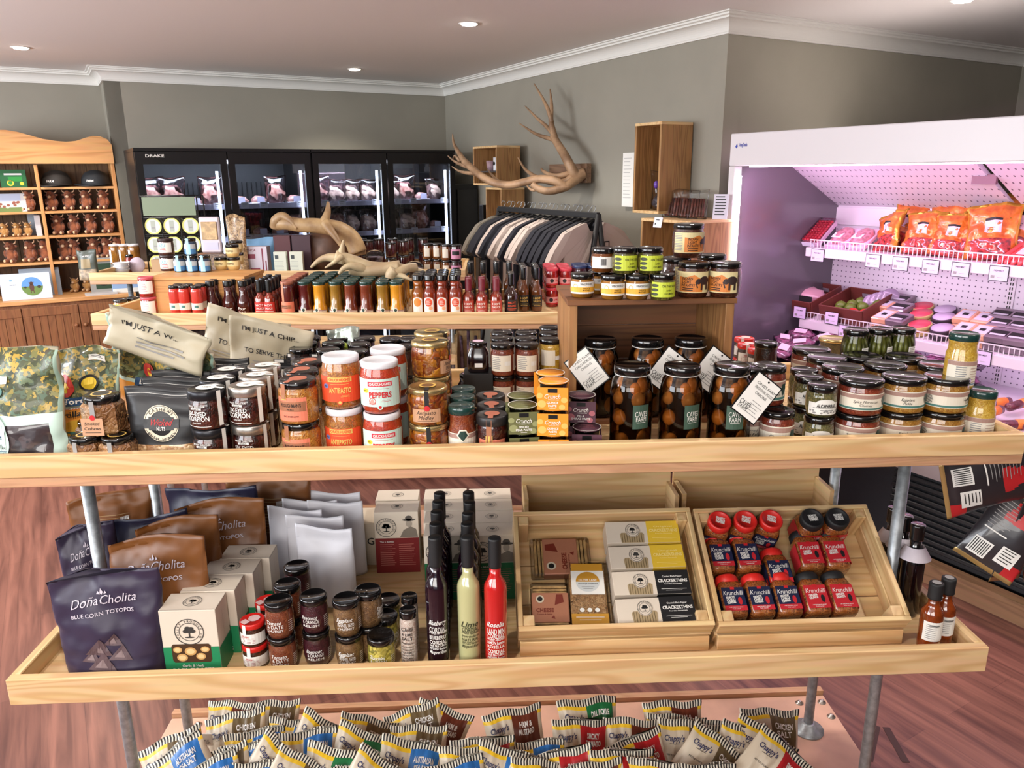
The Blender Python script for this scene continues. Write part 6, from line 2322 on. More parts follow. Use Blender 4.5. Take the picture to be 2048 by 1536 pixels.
antler('moose_antler', 'big dark antler arching over the almond packs, resting on the burl', [
    ([(872, 0, 0)] and [(716, 505, .0), (705, 480, 0), (680, 460, -.02), (640, 452, -.03), (600, 450, -.03), (570, 447, -.02), (552, 450, 0)], .05, .03),
    ([(552, 452, 0), (553, 440, -.02), (566, 432, -.03), (582, 442, -.05), (594, 458, -.06)], .034, .008),
    ([(640, 455, -.03), (650, 440, -.03), (656, 420, -.02), (656, 404, 0)], .032, .006),
    ([(650, 446, -.05), (662, 462, -.09), (674, 478, -.11), (684, 494, -.12)], .026, .009),
    ([(680, 460, -.0), (700, 470, .02), (716, 490, .03), (722, 510, .03)], .045, .03),
], bone, ptY(4.22), 14)
antler('deer_antler', 'pale antler lying across the green-lidded sauces', [
    ([(868, 556, -.0), (850, 545, 0), (825, 538, 0), (790, 532, 0), (760, 532, 0), (735, 530, 0), (705, 520, 0), (672, 512, 0)], .007, .024),
    ([(800, 534, 0), (770, 538, 0), (735, 541, 0), (700, 536, 0)], .028, .026),
    ([(690, 520, 0), (660, 515, 0), (640, 520, 0), (622, 535, 0)], .022, .005),
    ([(684, 516, 0), (683, 504, 0), (685, 492, 0), (687, 480, 0)], .019, .003),
    ([(684, 513, -.03), (672, 522, -.05), (660, 530, -.05), (650, 536, -.05)], .012, .003),
    ([(735, 541, 0), (715, 534, -.02), (700, 532, -.03), (686, 538, -.04), (678, 548, -.04)], .022, .006),
    ([(830, 535, 0), (815, 536, -.03), (800, 543, -.06), (786, 552, -.07)], .018, .017),
    ([(790, 540, -.07), (783, 548, -.07), (781, 556, -.07)], .024, .022),
    ([(795, 549, -.07), (810, 554, -.08), (825, 562, -.09)], .014, .003),
], bonel, ptY(3.10), 14)

# jam jars at the inner end of the farthest stand
@kind
def deep_jam():
    return small_jar('deep_red_jam_jar', .031, .085, M('deep_red_jam', (58, 16, 18), .15, coat=1), lid_black, .031, None, 'bulge')
@kind
def amber_jar():
    return small_jar('amber_honey_jar', .03, .085, K_HONEYD, lid_black, .03, lambda d: d.rect(-.02, .015, .012, .06, creaml), 'bulge')
@kind
def pink_label_jar():
    return small_jar('pink_labelled_jar', .031, .085, M('plum_jam'), lid_black, .031, lambda d: d.rect(-.03, .01, .03, .06, M('pink_label', (206, 140, 170), .5)).rect(-.02, .03, .02, .05, ink, 2), 'bulge')
n_ = 0
for (x, y, k, d_) in [(722, 470, 'deep_jam', 'deep red jam jar'), (745, 467, 'deep_jam', 'deep red jam jar'), (735, 480, 'deep_jam', 'deep red jam jar'), (771, 470, 'deep_jam', 'deep red jam jar'), (793, 472, 'deep_jam', 'deep red jam jar'), (806, 480, 'deep_jam', 'deep red jam jar'), (833, 466, 'deep_jam', 'deep red jam jar'), (856, 468, 'deep_jam', 'deep red jam jar'), (781, 484, 'deep_jam', 'deep red jam jar'), (855, 486, 'amber_jar', 'amber honey jar'), (874, 486, 'amber_jar', 'amber honey jar'), (892, 488, 'amber_jar', 'amber honey jar'), (911, 489, 'pink_label_jar', 'pink-labelled jam jar')]:
    hi = y < 475
    q = at(x, y, S1Z + (.171 if hi else .0855 * 2 if y < 484 else .0855 * 2))
    for l in range(2):
        put(k, (q.x, min(max(q.y, 4.16), 4.6), S1Z + .0855 * l), '%s %s on the farthest stand, %s from the burl' % (['lower', 'upper'][l], d_, NTH[n_]), 'jam jars on the farthest stand')
    n_ += 1
dome = clear('clear_dome', (245, 245, 250), 1.45, .05)
for i, (x, y) in enumerate([(748, 497), (822, 521)]):
    q = atY(x, y + 14, 4.0 if i else 4.12)
    t = empty('domed_tub', (q.x, 4.14, S1Z + (.06 if i == 0 else .0)), 0, 'clear plastic tub with domed lid, %s' % ['behind the pale antler', 'between the pale antler and the amber jars'][i], 'tub', 'domed tubs')
    MB().lathe([(.035, 0), (.046, .05)], M('mauve_sweets', (110, 84, 92), .5, var=.4, vscale=70), 24).build('filling', t)
    MB().lathe([(.037, 0), (.05, .052), (.053, .054), (.05, .056), (.044, .07), (.03, .084), (.001, .088)], dome, 26).build('clear_tub', t)
    if i == 0:
        bx('tub_block', x, y + 40, 4.14, .1, .08, .058, blackm, 'low black block lifting a domed tub', 'block')

# ================================================================== upright fridges along the far wall
FRZ = 1.835
FX0, FX1 = -2.511, -.264
fo = PA + FX0 * E1 - .7 * E2
ff = frame(fo, ANG1)
LW = FX1 - FX0
glassf = clear('door_glass', (232, 238, 244), 1.5, .02, 1.4)
ledm = M('led_strip', (236, 240, 255), .3, emit=5)
blk = M('fridge_black', (17, 17, 19), .35)
inside = M('fridge_interior', (30, 31, 35), .5)
meat = [M('meat_rose', (206, 150, 142), .4, var=.3, vscale=40, coat=.5), M('meat_red', (150, 84, 78), .4, c2=(196, 150, 138), vscale=40, coat=.5), M('meat_pale', (222, 188, 172), .4, var=.2, vscale=40, coat=.5), M('pack_lilac', (176, 166, 196), .4, coat=.4)]
BW_ = LW / 4
for u in range(2):
    x0 = u * LW / 2 + .003
    x1 = (u + 1) * LW / 2 - .003
    t = empty('upright_fridge', ff(x0, 0, 0), ANG1, ['black double-door display fridge nearest the pine dresser', 'black double-door display fridge nearest the antlers'][u], 'fridge')
    W = x1 - x0
    MB().box(0, .03, .03, .66, .1, FRZ, blk).build('side_panel', t)
    MB().box(W - .03, W, .03, .66, .1, FRZ, blk).build('side_panel', t)
    MB().box(0.03, W - .03, .63, .66, .1, FRZ, inside).build('back_panel', t)
    MB().box(.0, W, .0, .66, FRZ + .001, FRZ + .02, blk).box(.03, W - .03, .03, .62, FRZ - .05, FRZ, blk).build('top_panel', t)
    MB().box(0, W, .02, .66, 0, .099, blk).build('plinth', t)
    ws = MB()
    for z in (.42, .74, 1.03, 1.245, 1.465):
        ws.box(.035, W - .035, .08, .62, z, z + .012, M('shelf_grey', (120, 122, 132), .4))
    for z in (.42, .74, 1.03, 1.245, 1.465):
        ws.box(.035, W - .035, .072, .08, z - .004, z + .03, M('ticket_rail', (196, 192, 216), .4))
    ws.build('shelves', t)
    gr = MB()
    for i in range(30):
        gr.box(.04 + i * (W - .08) / 30, .046 + i * (W - .08) / 30, .61, .625, .42, FRZ - .2, blk)
    gr.build('back_grille', t)
    MB().box(.03, W - .03, .06, .09, FRZ - .075, FRZ - .052, ledm).build('light_strip', t)
    for k in range(2):
        a, b_ = k * W / 2 + .004, (k + 1) * W / 2 - .004
        d = MB()
        z0, z1 = .12, FRZ - .004
        d.box(a, a + .042, 0, .028, z0, z1, blk).box(b_ - .042, b_, 0, .028, z0, z1, blk).box(a + .042, b_ - .042, 0, .028, z1 - .075, z1, blk).box(a + .042, b_ - .042, 0, .028, z0, z0 + .09, blk)
        do = d.build('door', t)
        MB().box(a + .042, b_ - .042, .012, .016, z0 + .09, z1 - .075, glassf).build('door_glass', do)
        MB().box(b_ - .07, b_ - .054, .045, .055, z0 + .15, z1 - .12, ledm).build('light_tube', do)
        MB().box(a + .012, a + .026, -.03, -.006, .8, 1.2, blk).build('handle', do)
    if u == 0:
        Dec(plane_y(-.0005, 0)).text('DRAKE', .12, FRZ - .028, .018, inkw, 1, w=.11, bold=.02).build('maker_badge', t)
    l = bpy.data.lights.new('fridge_light', 'AREA')
    l.shape = 'RECTANGLE'
    l.size, l.size_y, l.energy, l.color = W * .9, .06, 8, (.86, .88, 1)
    lo = bpy.data.objects.new('fridge_light', l)
    COL.objects.link(lo)
    lo.location = ff(x0 + W / 2, .12, FRZ - .08)
    lo.rotation_euler = (R(25), 0, ANG1)
@kind
def meat_pack():
    t = empty('meat_pack', label='x', cat='meat')
    MB().box(-.06, .06, -.04, .04, 0, .02, M('tray_white', (214, 208, 216), .4), .004).build('foam_tray', t)
    MB().ell((0, 0, .035), (.055, .036, .03), meat[0], 14, 8, nz=.3).build('meat', t)
    MB().box(-.02, .03, -.0445, -.0415, .02, .06, M('lilac_label', (206, 202, 226), .5)).build('price_label', t)
    return t
@kind
def meat_bag():
    t = empty('meat_bag', label='x', cat='meat')
    MB().ell((0, 0, .07), (.075, .035, .075), meat[1], 14, 9, nz=.4).build('meat', t)
    P = pouch_fn(.17, .2, .08, seed=3, wr=.008)
    pouch_mesh(P, 12, 10, lambda u, v, s: clear('meat_film', (235, 225, 232), 1.45, .12, 1.6), 'clear_bag', t)
    return t
@kind
def pale_meat_bag():
    t = empty('meat_bag', label='x', cat='meat')
    MB().ell((0, 0, .06), (.07, .035, .065), meat[2], 14, 9, nz=.45).build('meat', t)
    P = pouch_fn(.16, .17, .08, seed=9, wr=.008)
    pouch_mesh(P, 12, 10, lambda u, v, s: clear('meat_film'), 'clear_bag', t)
    return t
@kind
def shelf_ticket():
    t = empty('price_ticket', label='x', cat='price tag')
    MB().box(-.026, .026, 0, .002, 0, .038, M('ticket_white', (224, 224, 238), .5)).build('card', t)
    Dec(plane_y(0)).rect(-.016, .024, .014, .027, ink).rect(-.018, .012, .004, .014, greyseal).build('card_print', t)
    return t
rr = random.Random(11)
DN = ['nearest the dresser', 'second from the dresser', 'third from the dresser', 'nearest the antlers']
for bay in range(4):
    for s, z in enumerate((1.257, 1.477)):
        n = 4
        kinds_ = [['meat_bag', 'meat_bag', 'meat_bag', 'meat_pack'], ['meat_pack', 'meat_pack', 'meat_pack', 'meat_bag'], ['pale_meat_bag', 'meat_bag', 'pale_meat_bag', 'pale_meat_bag'], ['pale_meat_bag', 'pale_meat_bag', 'meat_bag', 'meat_pack']][bay]
        for i in range(n):
            x = bay * BW_ + .1 + i * (BW_ - .18) / (n - 1)
            k = kinds_[(i + s) % 4]
            put(k, ff(x, .2 + .04 * rr.random(), z), '%s, %s fridge shelf, door %s, %s across' % ({'meat_bag': 'bagged dark red meat', 'meat_pack': 'trayed pink meat', 'pale_meat_bag': 'bagged pale pink meat'}[k], ['lower', 'upper'][s], DN[bay], NTH[i]), 'meat in the upright fridges', rz=ANG1 + rr.uniform(-.3, .3))
            if i % 4 != 2:
                put('shelf_ticket', ff(x, .066, z - .01), 'white price ticket on the %s fridge rail, door %s, %s across' % (['lower', 'upper'][s], DN[bay], NTH[i]), 'price tickets in the fridges', rz=ANG1)

# black cabinet between fridge and wall
t = empty('black_cabinet', PA + (-.235) * E1 - .62 * E2, ANG1, 'plain black cabinet squeezed between the fridges and the antler wall', 'cabinet')
MB().box(0, .20, 0, .58, 0, 1.60, blk, .004).build('body', t)
MB().box(.012, .188, -.016, -.001, .08, 1.56, M('cabinet_door', (22, 22, 26), .3)).build('door', t)

# ================================================================== pine dresser
DX0, DX1 = -3.95, -2.575
do = PA + DX0 * E1
df = frame(do, ANG1)
DW = DX1 - DX0
dpine = wood('dresser_pine', (226, 168, 108), (190, 128, 70), 0, .8, .42)
dpinez = wood('dresser_pine_upright', (220, 160, 100), (186, 122, 68), 2, .8, .42)
dpanel = wood('dresser_back', (122, 92, 62), (96, 70, 46), 2, 1.2)
ddoor = wood('dresser_door', (150, 96, 58), (120, 72, 42), 2, 1.0)
dr = empty('pine_dresser', do, ANG1, 'tall pine dresser with a curved top, its shelves holding toys and caps', 'dresser')
DD = .30
MB().box(0, .022, .0, DD, .89, 1.80, dpinez, .002).build('side_panel', dr)
MB().box(DW - .022, DW, .0, DD, .89, 1.80, dpinez, .002).build('side_panel', dr)
MB().box(.9 - .011, .9 + .011, .0, DD - .012, .89, 1.765, dpinez, .002).build('divider', dr)
MB().box(.42 - .011, .42 + .011, .0, DD - .012, .89, 1.765, dpinez, .002).build('divider', dr)
bb = MB()
for i in range(19):
    x = .022 + i * (DW - .044) / 19
    bb.box(x, x + (DW - .044) / 19 - .003, DD - .012, DD - .004, .89, 1.79, dpanel)
bb.box(.022, DW - .022, DD - .004, DD, .89, 1.79, dpanel)
bb.build('beaded_back', dr)
for z in (1.117, 1.293, 1.459, 1.617):
    MB().box(.0225, DW - .0225, .002, DD - .0125, z - .016, z, dpine, .001).build('shelf', dr)
top = [onwall(x, y, do, E1) for x, y in ((235, 322), (234, 306), (226, 290), (214, 279), (200, 273), (185, 272), (170, 276), (152, 282), (132, 284), (110, 282), (85, 278), (60, 271), (35, 264), (10, 260))]
poly = [((p - do).dot(E1), p.z) for p in top]
poly = [(min(a, DW), b_) for a, b_ in poly] + [(.42, 1.97), (.2, 1.9), (.05, 1.90), (0, 1.86), (0, 1.77)] + [(DW, 1.77)]
MB().prism(poly[::-1], dpine, -.02, -.001).build('curved_pediment', dr)
MB().box(-.01, DW + .012, -.21, DD + .01, .862, .889, dpine, .003).build('counter', dr)
MB().box(0, DW, -.19, DD, .08, .861, ddoor, .002).build('lower_carcase', dr)
for i in range(4):
    x0, x1 = .02 + i * (DW - .04) / 4, .02 + (i + 1) * (DW - .04) / 4 - .006
    d = MB()
    d.box(x0, x1, -.206, -.191, .12, .18, ddoor, .002).box(x0, x1, -.206, -.191, .78, .84, ddoor, .002).box(x0, x0 + .05, -.206, -.191, .18, .78, ddoor, .002).box(x1 - .05, x1, -.206, -.191, .18, .78, ddoor, .002)
    n = 5
    for k in range(n):
        a = x0 + .05 + k * (x1 - x0 - .1) / n
        d.box(a, a + (x1 - x0 - .1) / n - .003, -.199, -.191, .18, .78, ddoor)
    o = d.build('door', dr)
    MB().ell(((x1 - .025) if i % 2 == 0 else x0 + .025, -.222, .7), (.014, .016, .014), ddoor, 12, 8).build('knob', o)

fur = M('cow_fur', (150, 82, 44), .85, bump=.6, bscale=60, c2=(110, 56, 28), vscale=30, sheen=.5)
furl = M('cow_muzzle', (222, 186, 150), .8)
furp = M('cow_paw', (214, 178, 140), .8)
def cow(big=True):
    t = empty('plush_cow' if big else 'small_plush_cow', label='x', cat='soft toy')
    f_ = fur if big else M('small_cow_fur', (178, 128, 66), .85, bump=.5, bscale=60, sheen=.5)
    b = MB()
    b.ell((0, 0, .052), (.036, .032, .052), f_, 18, 12, nz=.15).ell((0, -.006, .103), (.03, .027, .03), f_, 18, 12, nz=.18)
    for s in (-1, 1):
        b.ell((s * .033, -.012, .06), (.011, .012, .024), f_, 10, 8, nz=.1).ell((s * .022, -.03, .016), (.015, .022, .014), f_, 10, 8).ell((s * .034, 0, .108), (.012, .006, .007), f_, 8, 6)
    b.ell((0, -.02, .125), (.016, .012, .013), f_, 10, 8, nz=.3)
    b.build('body', t)
    MB().ell((0, -.034, .096), (.0125, .009, .0095), furl, 12, 8).build('muzzle', t)
    for s in (-1, 1):
        MB().tube([(s * .022, 0, .122), (s * .036, -.002, .13), (s * .042, -.004, .145)], [.005, .004, .0015], furl, 8).build('horn', t)
        MB().ell((s * .022, -.05, .016), (.009, .006, .010), furp, 10, 7).build('paw', t)
        MB().ell((s * .010, -.035, .108), (.0025, .002, .0025), black, 8, 6).build('eye', t)
    return t
BUILD['cow'] = cow
BUILD['cow_s'] = lambda: cow(False)
cn = 0
def cows(k, z, pts, sc, grp, rowname):
    for i, x in enumerate(pts):
        p = onwall(x, 450, do - .0 * E2, E1)
        a = (p - do).dot(E1)
        put(k, df(a, .09, z), '%s cow soft toy, %s, %s from the %s' % ('reddish-brown' if k == 'cow' else 'small tan', rowname, NTH[i], 'centre divider' if x > 85 else 'outer side'), grp, rz=ANG1 + R(-28) + random.uniform(-.25, .25), scale=sc)
cows('cow', 1.459, (112, 147, 181, 216), .97, 'plush cows', 'second shelf of the inner bay')
cows('cow', 1.293, (117, 150, 183, 219), 1.0, 'plush cows', 'third shelf of the inner bay')
cows('cow', 1.117, (123, 143, 183, 209, 232), 1.05, 'plush cows', 'fourth shelf of the inner bay')
cows('cow', 1.459, (66,), .97, 'plush cows', 'second shelf of the outer bay')
cows('cow', 1.117, (12, 52, 82), 1.05, 'plush cows', 'fourth shelf of the outer bay')
cows('cow_s', 1.293, (6, 32, 54), .68, 'small plush cows', 'third shelf of the outer bay')
cows('cow_s', .8895, (132, 157), .72, 'small plush cows', 'counter of the inner bay')
cows('cow', 1.617, (4,), .8, 'plush cows', 'top shelf of the outer bay')
def cap(c):
    t = empty('baseball_cap', label='x', cat='cap')
    m_ = M('cap_' + str(c[0]), c, .7)
    vs = MB()
    prof_ = [(.085, 0), (.088, .02), (.082, .055), (.062, .085), (.03, .1), (.001, .104)]
    vs.lathe(prof_, m_, 26).build('crown', t)
    b = MB()
    n = 14
    V, F = [], []
    for i in range(n + 1):
        a = -1.2 + 2.4 * i / n
        for r_, z in ((.084, .008), (.15 - .02 * abs(a), -.0 + .012 * abs(a))):
            V.append((r_ * math.sin(a), -r_ * math.cos(a), z + .002))
    V += [(x, y, z + .003) for x, y, z in V]
    q = 2 * (n + 1)
    for i in range(n):
        F += [(2 * i, 2 * i + 2, 2 * i + 3, 2 * i + 1), (q + 2 * i, q + 2 * i + 1, q + 2 * i + 3, q + 2 * i + 2), (2 * i + 1, 2 * i + 3, q + 2 * i + 3, q + 2 * i + 1)]
    b.add(V, F, m_, True).build('brim', t)
    D = Dec(lambda u, v, o: ((.087 + o) * math.sin(u / .087), -(.087 + o - max(0, v - .03) * .45) * math.cos(u / .087), v), .002)
    D.text('CAVES', 0, .055, .017, inkw, 1, w=.05, bold=.01).text('FARM', 0, .036, .015, inkw, 1, w=.042, bold=.01)
    D.build('front_lettering', t)
    return t
BUILD['cap_b'] = lambda: cap((44, 38, 34))
BUILD['cap_n'] = lambda: cap((30, 32, 36))
for k, x, d_ in (('cap_b', 112, 'dark brown'), ('cap_n', 192, 'charcoal')):
    a = (onwall(x, 350, do, E1) - do).dot(E1)
    put(k, df(a, .13, 1.617), '%s baseball cap with white farm lettering on the top dresser shelf' % d_, 'farm caps', rz=ANG1 + R(-26), scale=1.08)
def dbox(nm, x, z, w, d, h, m, label, cat, prints=None, y=.06, rz=0, tilt=0):
    a = (onwall(x, 450, do, E1) - do).dot(E1)
    t = empty(nm, df(a, y, z), ANG1, label, cat)
    if tilt:
        t.rotation_euler = (R(-tilt), 0, ANG1)
    o = MB().box(-w / 2, w / 2, 0, d, 0, h, m, .001).build('panel', t)
    if prints:
        D = Dec(plane_y(0))
        prints(D)
        D.build('front_print', o)
    return t
def tractor(D):
    g = M('tractor_green', (40, 140, 60), .5)
    D.ell(-.02, .03, .02, .02, yell, 1, 16).ell(-.02, .03, .012, .012, g, 2, 14).rect(-.03, .04, .05, .07, g, 1).ell(.045, .025, .012, .012, yell, 1, 14).rect(-.05, .08, .05, .092, M('pale_grey_disc'), 1)
dbox('toy_tractor_box', 42, 1.617, .15, .07, .115, M('green_toy_box', (26, 94, 52), .5), 'green toy tractor box on the top dresser shelf', 'toy box', tractor)
def herd(D):
    D.rect(-.13, .07, .10, .118, M('sky_print', (178, 190, 214), .5), 0).rect(-.13, .0, .10, .03, M('grass_print', (110, 130, 70), .5), 0)
    for i in range(26):
        D.ell(random.uniform(-.12, .1), random.uniform(.03, .068), .010, .008, M('brown_cow_print', (146, 84, 66), .6) if i % 3 else M('cream_paper'), 1 + i % 3, 8)
dbox('herd_picture', 14, 1.459, .26, .008, .12, M('pale_frame', (206, 206, 206), .5), 'landscape picture of a brown herd on the second dresser shelf', 'picture', herd, tilt=6)
dbox('white_book', 76, 1.293, .035, .10, .14, M('pale_book', (196, 196, 200), .5), 'white booklet standing on the third dresser shelf beside the divider', 'book')
dbox('white_book', 66, 1.293, .06, .006, .15, M('pale_blue_card', (170, 180, 190), .5), 'pale card standing behind the white booklet', 'card', y=.2)
def calendar(D):
    D.ell(.035, .085, .062, .062, M('cal_sky', (96, 150, 216), .5), 1, 36).poly([(.035 + .062 * math.cos(math.pi + math.pi * i / 20), .085 + .062 * math.sin(math.pi + math.pi * i / 20)) for i in range(21)], M('cal_grass', (104, 134, 66), .5), 2)
    c_ = M('cal_cow', (92, 60, 50), .6)
    D.ell(.032, .078, .014, .026, c_, 4, 16).ell(.032, .104, .011, .012, c_, 4, 14).poly([(.012, .118), (.02, .108), (.044, .108), (.052, .118), (.046, .112), (.018, .112)], c_, 4).rect(.022, .04, .027, .06, c_, 4).rect(.038, .04, .043, .06, c_, 4)
    D.ell(.075, .08, .012, .01, M('far_cow', (60, 56, 48), .6), 3, 10).ell(-.005, .08, .008, .007, M('far_cow'), 3, 10)
    D.text('CALENDAR', -.075, .1, .006, ink, 2, w=.034, bold=0).rect(-.09, .125, -.075, .135, M('sky_logo', (120, 170, 200), .5), 1)
dbox('cow_calendar', 32, .8895, .29, .012, .175, M('pale_blue_box', (206, 216, 232), .5), 'white boxed calendar with a round highland cow photo on the dresser counter', 'calendar', calendar, y=-.13, tilt=10)
dbox('picture_frame', 62, .8895, .24, .01, .19, M('grey_frame', (138, 148, 160), .5), 'grey-blue frame leaning behind the cow calendar', 'picture', y=.0, tilt=8)
def green_pic(D):
    D.rect(-.05, .02, .06, .2, M('forest_print', (36, 62, 40), .5), 0).ell(0, .06, .03, .02, ink, 1, 14).ell(-.06, .18, .015, .012, M('pale_grey_disc'), 1, 12)
dbox('forest_picture', 190, .8895, .17, .01, .24, M('grey_card', (150, 150, 146), .5), 'tall dark green picture card beside the small tan cows', 'picture', green_pic, y=-.02, tilt=8)
dbox('blue_box', 236, .8895, .2, .05, .075, M('seaside_box', (150, 180, 220), .5), 'low blue and white box at the inner end of the dresser counter', 'box', lambda D: D.rect(-.1, .0, .1, .03, white, 1), y=-.15)
dbox('paper_leaflet', 180, .8895, .2, .1, .012, M('pale_leaflet', (196, 190, 186), .5), 'flat pile of pale leaflets on the dresser counter', 'leaflet', y=-.2)

# ================================================================== antler wall: crates, antlers, rack
def W2(px, py, off):
    return onwall(px, py, PB - off * E1, E2)
def wcrate(px0, px1, z0, z1, dep, label, shelf=None, wallside=0):
    """open crate on the antler wall; px0..px1 are its front edges' columns at mid height"""
    a = (W2(px0, 400, dep) - PB).dot(E2)
    b_ = (W2(px1, 400, dep) - PB).dot(E2)
    a, b_ = max(a, b_), min(a, b_)          # a = far end
    t = empty('wall_crate', PB + b_ * E2 - (.001) * E1, ANG2, label, 'crate')
    # local: x = -E2 (towards camera), y = E1 (into the wall)
    L = a - b_
    th = .014
    MB().box(-L, 0, -dep, -.001, z0, z0 + th, piney, .001).build('bottom_board', t)
    MB().box(-L, 0, -dep, -.001, z1 - th, z1, piney, .001).build('top_board', t)
    cw = wood('wall_crate_board', (176, 132, 84), (128, 88, 50), 2, 1.2)
    MB().box(-th, 0, -dep, -.001, z0 + th, z1 - th, cw, .001).build('side_board', t)
    MB().box(-L, -L + th, -dep, -.001, z0 + th, z1 - th, cw, .001).build('side_board', t)
    MB().box(-L + th, -th, -.012, -.001, z0 + th, z1 - th, cw).build('back_board', t)
    if shelf:
        MB().box(-L + th, -th, -dep + .01, -.0125, shelf - .01, shelf, M('dark_shelf', (70, 62, 60), .6)).build('shelf', t)
    return t, (lambda x, d, z: PB + (b_ + x) * E2 - d * E1 + Vector((0, 0, z))), L
c1, g1, L1 = wcrate(1266, 1318, 1.472, 1.925, .21, 'upright timber wall crate near the meat case, holding dark sweets')
c2, g2, L2 = wcrate(1284, 1384, .98, 1.455, .30, 'timber crate below the upright one, with dried meat packets on its top')
c3, g3, L3 = wcrate(948, 995, 1.60, 1.868, .19, 'high timber crate behind the antlers, holding mugs')
c4, g4, L4 = wcrate(972, 1003, 1.175, 1.585, .19, 'middle timber crate behind the antlers')
c5, g5, L5 = wcrate(946, 985, .84, 1.16, .19, 'low timber crate behind the sauce caps, holding white mugs', 1.0)
@kind
def mug():
    t = empty('mug', label='x', cat='mug')
    MB().lathe([(.035, 0), (.037, .003), (.037, .092), (.0345, .092), (.0345, .008), (.0001, .007)], lid_white, 26).build('cup', t)
    MB().tube([(.036, 0, .074), (.055, 0, .07), (.06, 0, .048), (.053, 0, .026), (.036, 0, .022)], .005, lid_white, 8).build('handle', t)
    MB().ell((0, -.0355, .05), (.015, .003, .015), ink, 12, 6).build('emblem', t)
    return t
for i, (x, d) in enumerate(((L3 * .5, .08), (L3 * .22, .08))):
    put('mug', g3(x, d, 1.70), 'white mug with dark emblem in the high crate, %s' % ['farther one', 'nearer one'][i], 'mugs in the high crate', rz=ANG2)
t = empty('mug_shelf', g3(0, 0, 0), 0)
bpy.data.objects.remove(t)
for nm_, gg, LL, z_ in (('c3', g3, L3, 1.70),):
    tt = MB().box(-LL + .014, -.014, -.18, -.0125, z_ - .012, z_ - .001, M('dark_shelf')).build('shelf', c3)
t = empty('mauve_cup', g3(L3 * .8, .08, 1.70), ANG2, 'mauve cup beside the white mugs in the high crate', 'mug')
MB().lathe([(.03, 0), (.036, .07), (.034, .07), (.029, .005), (.0001, .004)], M('mauve_ceramic', (160, 130, 140), .5), 22).build('cup', t)
for i in range(2):
    put('mug', g5(L5 * (.6 - .35 * i), .08, 1.0), 'white mug with dark emblem in the low crate, %s' % ['farther one', 'nearer one'][i], 'mugs in the low crate', rz=ANG2)
for i in range(3):
    t = empty('dark_tin', g4(L4 * (.75 - .22 * i), .11, 1.19), ANG2, 'small dark tin on the floor of the middle crate, %s from the fridges' % NTH[i], 'tin', 'dark tins in the middle crate')
    MB().lathe([(.026, 0), (.027, .075), (.022, .08), (.022, .1)], M('dark_tin', (50, 42, 34), .4), 18).build('tin_body', t)
t = empty('black_box', g4(L4 + .10, .12, .84), ANG2, 'slim black box standing between the cabinet and the crates', 'box')
MB().box(-.03, .03, -.06, .06, 0, .62, blk, .003).build('carton_body', t)
# bag of sweets in the upright crate
t = empty('sweet_bag', g1(L1 * .35, .1, 1.487), ANG2 + .5, 'clear bag of dark sweets with purple ribbon in the upright crate', 'sweets')
MB().ell((0, 0, .045), (.075, .05, .045), chunk('dark_sweets', [(50, 44, 50), (80, 74, 82), (34, 28, 34)], 70, coat=.6), 16, 10, nz=.2).build('sweets', t)
P = pouch_fn(.17, .2, .11, seed=3, wr=.01)
pouch_mesh(P, 16, 12, lambda u, v, s: cellof, 'clear_bag', t)
MB().box(-.02, .05, -.052, -.050, .08, .15, white).build('label', t)
MB().ell((-.045, -.03, .13), (.014, .012, .02), M('purple_ribbon', (96, 60, 160), .4), 10, 8).build('ribbon', t)
# dried meat packets on the lower crate
jk = M('dried_meat', (118, 62, 50), .5, var=.35, vscale=40)
for i in range(4):
    t = empty('jerky_packet', g2(L2 * (.88 - .2 * i), .14 + .01 * i, 1.4565), 0, 'clear packet of dried meat strips on the crate top, %s from the upright crate' % NTH[i], 'dried meat', 'dried meat packets')
    t.rotation_euler = (R(-14), 0, ANG2 + .55)
    b = MB()
    for q_ in range(5):
        b.tube([(-.03 + .015 * q_, 0, .008), (-.026 + .013 * q_, .005, .1)], .0065, jk, 7)
    b.build('meat_strips', t)
    pouch_mesh(pouch_fn(.1, .14, .03, seed=i), 12, 9, lambda u, v, s: cellof, 'clear_bag', t)
t = empty('notice_card', g2(.015, .10, 1.4565), 0, 'white handwritten-style notice card at the end of the crate top', 'sign')
t.rotation_euler = (R(-10), 0, ANG2 + .6)
MB().box(-.035, .035, -.001, .001, 0, .12, M('lilac_white', (206, 202, 214), .5)).build('card', t)
Dec(plane_y(-.001)).lines(-.026, .026, .105, 7, .014, .005, ink).build('card_print', t)
t = empty('price_ticket', g2(L2 * .62, .312, 1.42), 0, 'small price ticket clipped to the lower crate front', 'price tag')
t.rotation_euler = (R(-12), 0, ANG2)
MB().box(-.03, .03, -.001, .001, -.005, .045, M('ticket_white')).build('card', t)
Dec(plane_y(-.001)).rect(-.015, .03, .01, .034, ink).rect(-.02, .008, -.012, .016, ink).build('card_print', t)
t = empty('paper_sheet', W2(1256, 360, .002), ANG2, 'white paper sheet taped flat to the wall beside the upright crate', 'paper')
pz = W2(1256, 360, .002).z
MB().box(-.05, .05, -.0015, 0, -.15, .15, white).build('sheet', t)
D = Dec(plane_y(-.0015))
D.lines(-.04, .035, .12, 12, .02, .002, greyseal).build('sheet_print', t)

